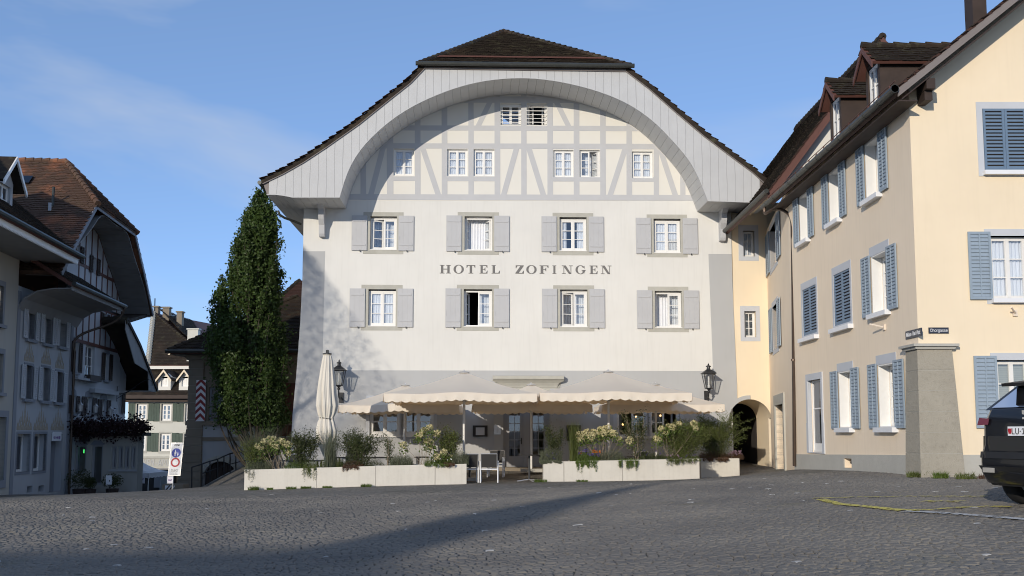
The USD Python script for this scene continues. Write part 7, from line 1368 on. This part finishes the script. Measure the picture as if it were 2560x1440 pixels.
# ================================================================== TREE
def tree():
    rng = np.random.default_rng(17); yt = 43.3; bx = at(640, 1080, yt)[0]; z0 = gz(bx, yt); t = thing('columnar_tree', 'tall dense columnar green tree between the sandstone building and the hotel', 'tree', (bx, yt, z0))
    prof = [(466, 641, 650), (482, 628, 662), (505, 608, 672), (530, 590, 682), (560, 576, 690), (600, 568, 697), (640, 552, 703), (690, 532, 713), (740, 518, 720), (800, 508, 724), (860, 503, 726), (920, 512, 728), (980, 522, 732), (1030, 532, 736), (1075, 560, 734)]
    pv = np.array(prof, float); zs = np.array([at(600, v, yt)[2] for v in pv[:, 0]]); xl_ = np.array([at(u, 900, yt)[0] for u in pv[:, 1]]); xr_ = np.array([at(u, 900, yt)[0] for u in pv[:, 2]]); o = np.argsort(zs); zs, xl_, xr_ = zs[o], xl_[o], xr_[o]
    axis = lambda z: ((np.interp(z, zs, xl_) + np.interp(z, zs, xr_)) / 2 + .04, (np.interp(z, zs, xr_) - np.interp(z, zs, xl_)) / 2 * 1.03)
    limbs, pts = [], []
    tr = [[bx, yt, z0 - .1], [bx + .1, yt, z0 + 3], [axis(7)[0], yt, 7], [axis(10)[0], yt, 9.8], [axis(11.5)[0], yt, zs[-1] - .7]]; limbs.append(tube(smooth3(tr, 16), np.linspace(.24, .03, 16), 9))
    for k in range(150):                                         # upright limbs, each carrying one narrow plume of leaves
        zt = 2.2 + (zs[-1] - 2.3) * rng.random() ** 1.25 if k < 140 else rng.uniform(8, zs[-1]); cx, hw_ = axis(zt); a = rng.uniform(0, 6.28); rr = math.sqrt(rng.uniform(.4, 1.0)) * rng.uniform(.9, 1.05); e = np.array([cx + math.cos(a) * hw_ * .9 * rr, yt + math.sin(a) * hw_ * .85 * rr, zt]); zb = max(zt - rng.uniform(2.2, 3.6), z0 + .8); ax_, _ = axis(zb)
        s_ = np.array([ax_ + (e[0] - ax_) * .3, yt + (e[1] - yt) * .3, zb]); q = smooth3([s_, s_ * .4 + e * .6 + [(e[0] - ax_) * .16, (e[1] - yt) * .16, -.1], e], 8); limbs.append(tube(q, np.linspace(.05, .012, 8), 5))
        n_ = int(rng.uniform(330, 560)); u_ = rng.beta(1.5, 1.15, n_); b = np.stack([np.interp(u_, np.linspace(0, 1, 8), q[:, j]) for j in range(3)], 1); sg_ = rng.uniform(.11, .20) * (1.15 - .75 * u_ ** 2.5)
        ph = rng.uniform(0, 6.28, 9); knob = 1 + .5 * np.sin(u_ * 17 + ph[0]); w_ = b + rng.normal(size=(n_, 3)) * (sg_ * knob)[:, None]; pts.append(w_)
    zi = rng.uniform(2.0, 6.0, 4200); cx, hw_ = axis(zi); ai = rng.uniform(0, 6.283, 4200); ri_ = np.sqrt(rng.random(4200)) * .78 * hw_; pts.append(np.stack([cx + ri_ * np.cos(ai), yt + ri_ * np.sin(ai), zi], 1))
    P_ = np.vstack(pts); P_ = P_[(P_[:, 2] < zs[-1] + .35) & (P_[:, 2] > 1.75 + .25 * np.sin(P_[:, 0] * 5))]
    obj(t, 'trunk', cat(limbs), M['bark'], smooth=50); obj(t, 'crown', leaves(P_, .145, rng, .35, .62), M['leaf_tree'])
tree()

# ================================================================== STREET FURNITURE
yz = 38.0; zx = at(437.5, 1080, yz)[0]; zz0 = gz(zx, yz); zs_ = thing('zone_sign', 'white traffic sign reading ZONE with blue pedestrian disc and red ring', 'traffic sign', (zx, yz, zz0)); ZW = Wall((zx - 5, yz - .07), (zx + 5, yz - .07)); r = ZW.rect(421, 1106.5, 453, 1189.5)
lean = lambda m, c=ZW.P((r[0] + r[2]) / 2, r[1]): (lambda v, f: (np.stack([c[0] + (v[:, 0] - c[0]) * .985 + (v[:, 2] - c[2]) * .07, v[:, 1], v[:, 2]], 1), f))(*arr(m))
obj(zs_, 'board', lean(ZW.box(*[r[0], r[2], r[1], r[3]], 0, .03)), M['alu']); obj(zs_, 'face', lean(ZW.box(r[0] + .03, r[2] - .03, r[1] + .03, r[3] - .03, .0305, .034)), M['sign_white'])
mx_ = (r[0] + r[2]) / 2; hh = r[3] - r[1]; R_ = (r[2] - r[0]) * .36
def disc(cx_, cz_, ro, rin, d0, d1, n=40):
    g = Point(cx_, cz_).buffer(ro, 24); return ZW.ext(g.difference(Point(cx_, cz_).buffer(rin, 24)) if rin else g, d0, d1)
c1z, c2z = r[1] + hh * .69, r[1] + hh * .405
obj(zs_, 'blue_disc', lean(disc(mx_, c1z, R_, 0, .0345, .038)), M['traffic_blue']); obj(zs_, 'red_ring', lean(disc(mx_, c2z, R_, R_ * .66, .0345, .038)), M['traffic_red'])
def fig(x, z, h): return unary_union([Point(x, z + h * .92).buffer(h * .085), Polygon([(x - h * .06, z + h * .82), (x + h * .06, z + h * .82), (x + h * .17, z + h * .34), (x - h * .17, z + h * .34)]), sbox(x - h * .10, z, x - h * .02, z + h * .35), sbox(x + h * .02, z, x + h * .10, z + h * .35), Polygon([(x + h * .05, z + h * .78), (x + h * .10, z + h * .76), (x + h * .24, z + h * .48), (x + h * .19, z + h * .46)])])
obj(zs_, 'pictogram', lean(ZW.ext(unary_union([fig(mx_ - R_ * .22, c1z - R_ * .68, R_ * 1.35), fig(mx_ + R_ * .36, c1z - R_ * .74, R_ * .85)]), .0385, .041)), M['sign_white'])
def sign_text(tx, z, h, w_):
    v, f = arr(meshkit.text_mesh(tx, h, .003, True)); v[:, 0] -= (v[:, 0].max() + v[:, 0].min()) / 2; v[:, 0] *= w_ / (v[:, 0].max() - v[:, 0].min()); obj(zs_, 'lettering', lean(ZW.M((v + [mx_, z, .0345], f))), M['black'])
sign_text('ZONE', r[1] + hh * .90, hh * .055, R_ * 1.2)
obj(zs_, 'small_print', lean(print_marks(ZW, (mx_ - R_ * .8, 0, mx_ + R_ * .8), [r[1] + hh * q for q in (.20, .165, .125, .085, .05)], 8, .0345, 5, hh * .014)), M['black'])
obj(zs_, 'pole', tube([[zx - .03, yz, zz0], [zx + .02, yz, r[3] + .02 ]], .03, 8), M['alu'])
p_ = ZW.rect(418.5, 1190.5, 433, 1208.5); ps = thing('poster', 'small white poster with violet writing below the zone sign', 'poster', ZW.P(p_[0], p_[1])); obj(ps, 'sheet', ZW.box(p_[0], p_[2], p_[1], p_[3], .01, .02), M['poster'])
def scrawl(o, w, p_, d):
    W_, H_ = p_[2] - p_[0], p_[3] - p_[1]; t = np.linspace(0, 1, 40); pts = [w.P(p_[0] + W_ * (.14 + .68 * q + .05 * math.sin(q * 30)), p_[1] + H_ * (.45 + .09 * math.sin(q * 34 + 1) + .22 * max(0, q - .6)), d) for q in t]; obj(o, 'handwriting', tube(pts, .008, 4), M['ink'])
scrawl(ps, ZW, p_, .021)
yb_ = 41.0; BW = Wall((at(400, 1080, yb_)[0], yb_), (at(470, 1080, yb_)[0], yb_)); bb = BW.rect(405, 1211, 457, 1240); br = thing('barrier_box', 'brown box with black and white striped panel beside the zone sign', 'barrier', BW.P(bb[0], bb[1])); obj(br, 'box', BW.box(bb[0], bb[2], bb[1] - .3, bb[3], -.8, 0), M['brownstone']); pb_ = BW.rect(413, 1213.5, 437, 1226.5); obj(br, 'panel', BW.box(pb_[0], pb_[2], pb_[1], pb_[3], .005, .03), M['sign_white'])
for i in range(3):
    x_ = pb_[0] + (pb_[2] - pb_[0]) * (i * .36 - .02); w_ = (pb_[2] - pb_[0]) * .17; q = Polygon([(x_, pb_[1]), (x_ + w_, pb_[1]), (x_ + w_ + .17, pb_[3]), (x_ + .17, pb_[3])]).intersection(sbox(*pb_)); 
    if not q.is_empty: obj(br, 'stripe', BW.ext(q, .031, .034), M['black'])
# market tent, trailer and its poster
yt_ = 57.0; tx_ = at(333, 1080, yt_)[0]; tz0 = gz(tx_, yt_); tn = thing('market_tent', 'white market tent standing in the street behind the shop annex', 'tent', (tx_, yt_, tz0)); ze_, zp_ = at(333, 1183, yt_ - 1.55)[2] - tz0, at(333, 1138, yt_)[2] - tz0; N = 10
for k in range(4):
    Rm = np.array([[math.cos(k * 1.5708), -math.sin(k * 1.5708), 0], [math.sin(k * 1.5708), math.cos(k * 1.5708), 0], [0, 0, 1]]); vs = np.array([[(j / N - .5) * 2 * 1.55 * (i / N), -1.55 * i / N, zp_ + (ze_ - zp_) * (1 - (1 - i / N) ** 1.7)] for i in range(N + 1) for j in range(N + 1)]) @ Rm.T; id_ = np.arange((N + 1) ** 2).reshape(N + 1, N + 1); obj(tn, 'roof_panel', (vs, np.stack([id_[:-1, :-1], id_[1:, :-1], id_[1:, 1:], id_[:-1, 1:]], -1).reshape(-1, 4)), M['tent'], smooth=True, local=True)
    q = np.linspace(-1.55, 1.55, 40); v2 = np.vstack([np.stack([q, np.full(40, -1.55), ze_ - .24 - .04 * np.abs(np.cos(q * 6))], 1), np.stack([q, np.full(40, -1.55), np.full(40, ze_)], 1)]) @ Rm.T; obj(tn, 'valance', (v2, [[i, i + 1, 41 + i, 40 + i] for i in range(39)]), M['tent'], local=True); e_ = np.array([1.5, -1.5, 0]) @ Rm.T; obj(tn, 'leg', tube([e_, e_ + [0, 0, ze_]], .025, 6), M['alu'], local=True)
TW_ = Wall((tx_ - 3, yt_ - 1.7), (tx_ + 3, yt_ - 1.7)); p_ = TW_.rect(346.5, 1186.5, 362.5, 1208.5); ps = thing('poster', 'white poster with violet writing hanging at the market tent', 'poster', TW_.P(p_[0], p_[1])); obj(ps, 'sheet', TW_.box(p_[0], p_[2], p_[1], p_[3], 0, .01), M['poster']); scrawl(ps, TW_, p_, .011)
xa_ = at(345, 1080, 60)[0]; xb2 = at(403, 1080, 60)[0]; tzz = gz(xb2, 60); tl2 = thing('market_trailer', 'dark market trailer with pale grey panel under the tent', 'trailer', (xb2 - 1, 60, tzz)); ztp = at(390, 1186, 60)[2]
obj(tl2, 'body', box(xa_ - 1, xb2, 60, 62, tzz + .55, ztp), M['plastic']); r0, r1 = at(386, 1187, 59.98), at(402, 1219, 59.98); obj(tl2, 'side_panel', box(r0[0], r1[0], 59.95, 59.99, r1[2], r0[2]), M['house_g'])
for dx_ in (.5, 1.9): obj(tl2, 'wheel', (lambda m: (arr(m)[0][:, [0, 2, 1]] + [xb2 - dx_, 60.0, tzz + .3], arr(m)[1][:, ::-1]))(lathe([(0, -.1), (.26, -.1), (.3, -.06), (.3, .06), (.26, .1), (0, .1)], 16)), M['rubber'])

# ================================================================== CAR
cz = gz(6.6, 12.8) ; car = thing('black_car', 'black sport utility car parked at the right edge, tail towards the square', 'car', (6.27, 12.3, cz + .0), rotz=17.0)
st = [(.0, .70), (.10, .84), (.35, .915), (1.0, .92), (2.0, .925), (2.9, .92), (3.6, .90), (4.15, .80), (4.36, .58)]
levels = lambda x: [(.30, 1.0, .10), (.44, 1.0, .0), (.62, 1.0, .0), (.80, .985, .055), (1.05, .965, .05), (1.24, .90, .12)]
V_, F_ = [], []
for i, (x, hw_) in enumerate(st):
    f = x / 4.36; hood = 0 if x < 2.9 else (x - 2.9) / 1.46
    lv = [(z - (0.0 if z < .7 else hood * (z - .62) * .55), hw_ * k, (1 - min(x / .8, 1)) * off) for z, k, off in levels(x)]
    V_ += [[x + o_, -y_, z_] for z_, y_, o_ in lv] + [[x + o_, y_, z_] for z_, y_, o_ in lv[::-1]]
m12 = 12
for i in range(len(st) - 1):
    for j in range(m12): k = (j + 1) % m12; F_.append([i * m12 + j, (i + 1) * m12 + j, (i + 1) * m12 + k, i * m12 + k])
for i in (0, len(st) - 1):
    for j in range(5): q = [i * m12 + j, i * m12 + j + 1, i * m12 + 10 - j, i * m12 + 11 - j]; F_.append(q if i == 0 else q[::-1])
obj(car, 'body', (np.array(V_), np.array(F_)), M['carpaint'], smooth=55, local=True)
gh = [(.42, 1.23, .80, 1.56, .60, .62), (1.0, 1.25, .83, 1.61, .64, 1.0), (2.0, 1.24, .83, 1.62, .64, 2.0), (3.1, 1.10, .80, 1.14, .74, 2.75)]
gp_ = lambda x0, zb_, yb, zt_, yt, xt: [[x0 - .2 if x0 < .5 else x0, -yb, zb_], [xt, -yt, zt_], [xt, yt, zt_], [x0 - .2 if x0 < .5 else x0, yb, zb_]]
Vg = []
for q in ((.16, 1.235, .80, 1.55, .60, .50), (.9, 1.245, .83, 1.61, .64, .9), (2.0, 1.24, .83, 1.615, .64, 2.0), (3.15, 1.02, .80, 1.60, .62, 2.45)): x0, zb_, yb, zt_, yt, xt = q; Vg += [[x0, -yb, zb_], [xt, -yt, zt_], [xt, yt, zt_], [x0, yb, zb_]]
Fg = []
for i in range(3):
    for j in range(3): Fg.append([i * 4 + j, (i + 1) * 4 + j, (i + 1) * 4 + j + 1, i * 4 + j + 1])
Fg += [[0, 1, 2, 3], [15, 14, 13, 12]]
obj(car, 'cabin', (np.array(Vg), np.array(Fg)), M['carpaint'], smooth=30, local=True)
def patch(name, pts, m, off=(-.012, 0, 0)): obj(car, name, (np.array(pts) + np.array(off), [[0, 1, 2, 3]]), m, local=True)
patch('rear_window', [[.19, -.70, 1.265], [.19, .70, 1.265], [.465, .555, 1.515], [.465, -.555, 1.515]], M['carglass'])
for s in (-1, 1):
    obj(car, 'side_window', (np.array([[.75, s * .832, 1.27], [.95, s * .665, 1.56], [2.35, s * .655, 1.565], [2.85, s * .825, 1.22]]), [[0, 1, 2, 3] if s < 0 else [3, 2, 1, 0]]), M['carglass'], local=True)
    obj(car, 'pillar_trim', (np.array([[.25, s * .80, 1.26], [.50, s * .625, 1.53], [.80, s * .672, 1.55], [.62, s * .838, 1.26]]) + [0, s * .006, 0], [[0, 1, 2, 3] if s < 0 else [3, 2, 1, 0]]), M['tan'], local=True)
    obj(car, 'taillight', hexa([[.03, s * .62 - .0, 1.045], [.02, s * .80, 1.04], [.22, s * .895, 1.04], [.24, s * .86, 1.045]][::(1 if s > 0 else -1)], [[.055, s * .62, 1.125], [.05, s * .79, 1.135], [.24, s * .87, 1.135], [.25, s * .84, 1.125]][::(1 if s > 0 else -1)]), M['taillight'], local=True)
    obj(car, 'exhaust_trim', box(-.045, .05, s * .56 - .10, s * .56 + .10, .44, .50), M['chrome'], local=True)
obj(car, 'spoiler', hexa([[.24, -.58, 1.535], [.24, .58, 1.535], [.75, .62, 1.585], [.75, -.62, 1.585]][::-1], [[.22, -.57, 1.575], [.22, .57, 1.575], [.75, .60, 1.64], [.75, -.60, 1.64]][::-1]), M['plastic'], local=True)
obj(car, 'bumper', cat([hexa([[-.03, -.62, .62], [.10, -.86, .62], [.45, -.935, .62], [.45, .935, .62], [.10, .86, .62], [-.03, .62, .62]], [[-.02, -.62, .70], [.11, -.855, .70], [.45, -.93, .70], [.45, .93, .70], [.11, .855, .70], [-.02, .62, .70]]), hexa([[.14, -.58, .27], [.22, -.80, .27], [.45, -.90, .27], [.45, .90, .27], [.22, .80, .27], [.14, .58, .27]], [[-.045, -.62, .52], [.08, -.87, .52], [.45, -.94, .52], [.45, .94, .52], [.08, .87, .52], [-.045, .62, .52]])]), M['plastic'], local=True)
obj(car, 'gloss_panel', hexa([[.02, -.60, .715], [.13, -.83, .715], [.13, .83, .715], [.02, .60, .715]][::-1], [[.025, -.60, .90], [.135, -.825, .90], [.135, .825, .90], [.025, .60, .90]][::-1]), M['carpaint'], local=True)
pl_ = obj(car, 'number_plate', box(.0, .03, -.26, .26, .905, 1.02), M['sign_white'], local=True); v, f = arr(meshkit.text_mesh('LU·1220', .075, .003)); 
obj(pl_, 'plate_lettering', (np.stack([-.002 - v[:, 2], .19 - (v[:, 0] - v[:, 0].min()) * (.40 / np.ptp(v[:, 0])), v[:, 1] + .925], 1), f), M['black'], local=True)
sh_p = Polygon([(.245, .93), (.205, .93), (.198, .96), (.198, .995), (.252, .995), (.252, .96)]); v, f = arr(ext(sh_p, 0, .003)); obj(pl_, 'plate_shield', (np.stack([-.001 - v[:, 2], v[:, 0], v[:, 1]], 1), f), M['traffic_red'], local=True)
sg = unary_union([Polygon([(-.06, .055), (.06, .055), (.06, .030), (-.03, .030), (-.03, .012), (-.06, .012)]), Polygon([(.06, -.055), (-.06, -.055), (-.06, -.030), (.03, -.030), (.03, -.012), (.06, -.012)]), Polygon([(-.06, .008), (.055, -.022), (.055, -.008), (-.06, .022)])]); v, f = arr(ext(sg, 0, .015)); obj(car, 'emblem', (np.stack([.055 - v[:, 2], -v[:, 0], v[:, 1] + 1.165], 1), f), M['chrome'], local=True)
for x_ in (.78, 3.42):
    for s in (-1, 1):
        o_ = np.array([x_, s * .80, .345]); tr = lambda m: (arr(m)[0][:, [0, 2, 1]] + o_, arr(m)[1][:, ::-1]); wh = obj(car, 'wheel', tr(lathe([(.22, -.11), (.30, -.115), (.335, -.09), (.345, -.04), (.345, .04), (.335, .09), (.30, .115), (.22, .11)], 36)), M['rubber'], smooth=50, local=True); obj(wh, 'rim', tr(cat([lathe([(0, .05), (.05, .06), (.2, .085), (.225, .09), (.225, -.1)], 24), lathe([(0, -.05), (.05, -.06), (.2, -.085), (.225, -.09)], 24)])), M['alu'], smooth=40, local=True)

# ================================================================== BUILDINGS OUTSIDE THE FRAME that shade the square
rng = np.random.default_rng(77); bt = thing('broad_tree', 'broad light crowned tree left of the square, outside the frame', 'tree', (-19.3, 18, gz(-19.3, 18))); n_ = 34000
z_ = rng.uniform(4.9, 15.2, n_); wz = np.interp(z_, [4.9, 5.6, 9.8, 14.4, 15.3], [5.2, 5.6, 4.1, 1.0, .1]); a_ = rng.uniform(0, 6.283, n_); r_ = wz * np.sqrt(rng.random(n_)); obj(bt, 'crown', leaves(np.stack([-19.3 + r_ * np.cos(a_), 18 + r_ * np.sin(a_), z_], 1), .075, rng, .2, .7), M['leaf_tree'])
obj(bt, 'trunk', cat([tube([[-19.3, 18, -.6], [-19.2, 18, 5], [-19.3, 18, 13.5]], [.3, .24, .04], 10)] + [tube(smooth3([[-19.3, 18, 3.5 + i * .9], [-19.3 + 1.6 * math.cos(i * 2.4), 18 + 1.6 * math.sin(i * 2.4), 5.2 + i * .9], [-19.3 + (3.8 - i * .3) * math.cos(i * 2.4), 18 + (3.8 - i * .3) * math.sin(i * 2.4), 6.4 + i * .9]], 6), np.linspace(.09, .02, 6), 6) for i in range(8)]), M['bark'], smooth=50)
th_ = thing('town_hall', 'long steep roofed hall with ridge turret behind the camera, outside the frame', 'building', (-37, -48, -1)); obj(th_, 'walls', box(-54, -24.5, -52, -40, -3, 8.399), M['house_c'])
obj(th_, 'roof', trimesh.convex.convex_hull(np.array([[-54, -46, 16.3], [-30.4, -46, 16.1], [-27.6, -46, 15.1], [-54.5, -39, 8.4], [-23, -39, 8.4], [-54.5, -53, 8.4], [-23, -53, 8.4]])), M['tile_brown'])
tc_ = (-30.6, -46, 0); obj(th_, 'turret', cat([move(lathe([(.95, 14.0), (.95, 17.0)], 8), tc_), move(lathe([(1.15, 17.0), (.5, 18.3), (.2, 19.4), (0, 20.3)], 8), tc_)]), M['metal'])
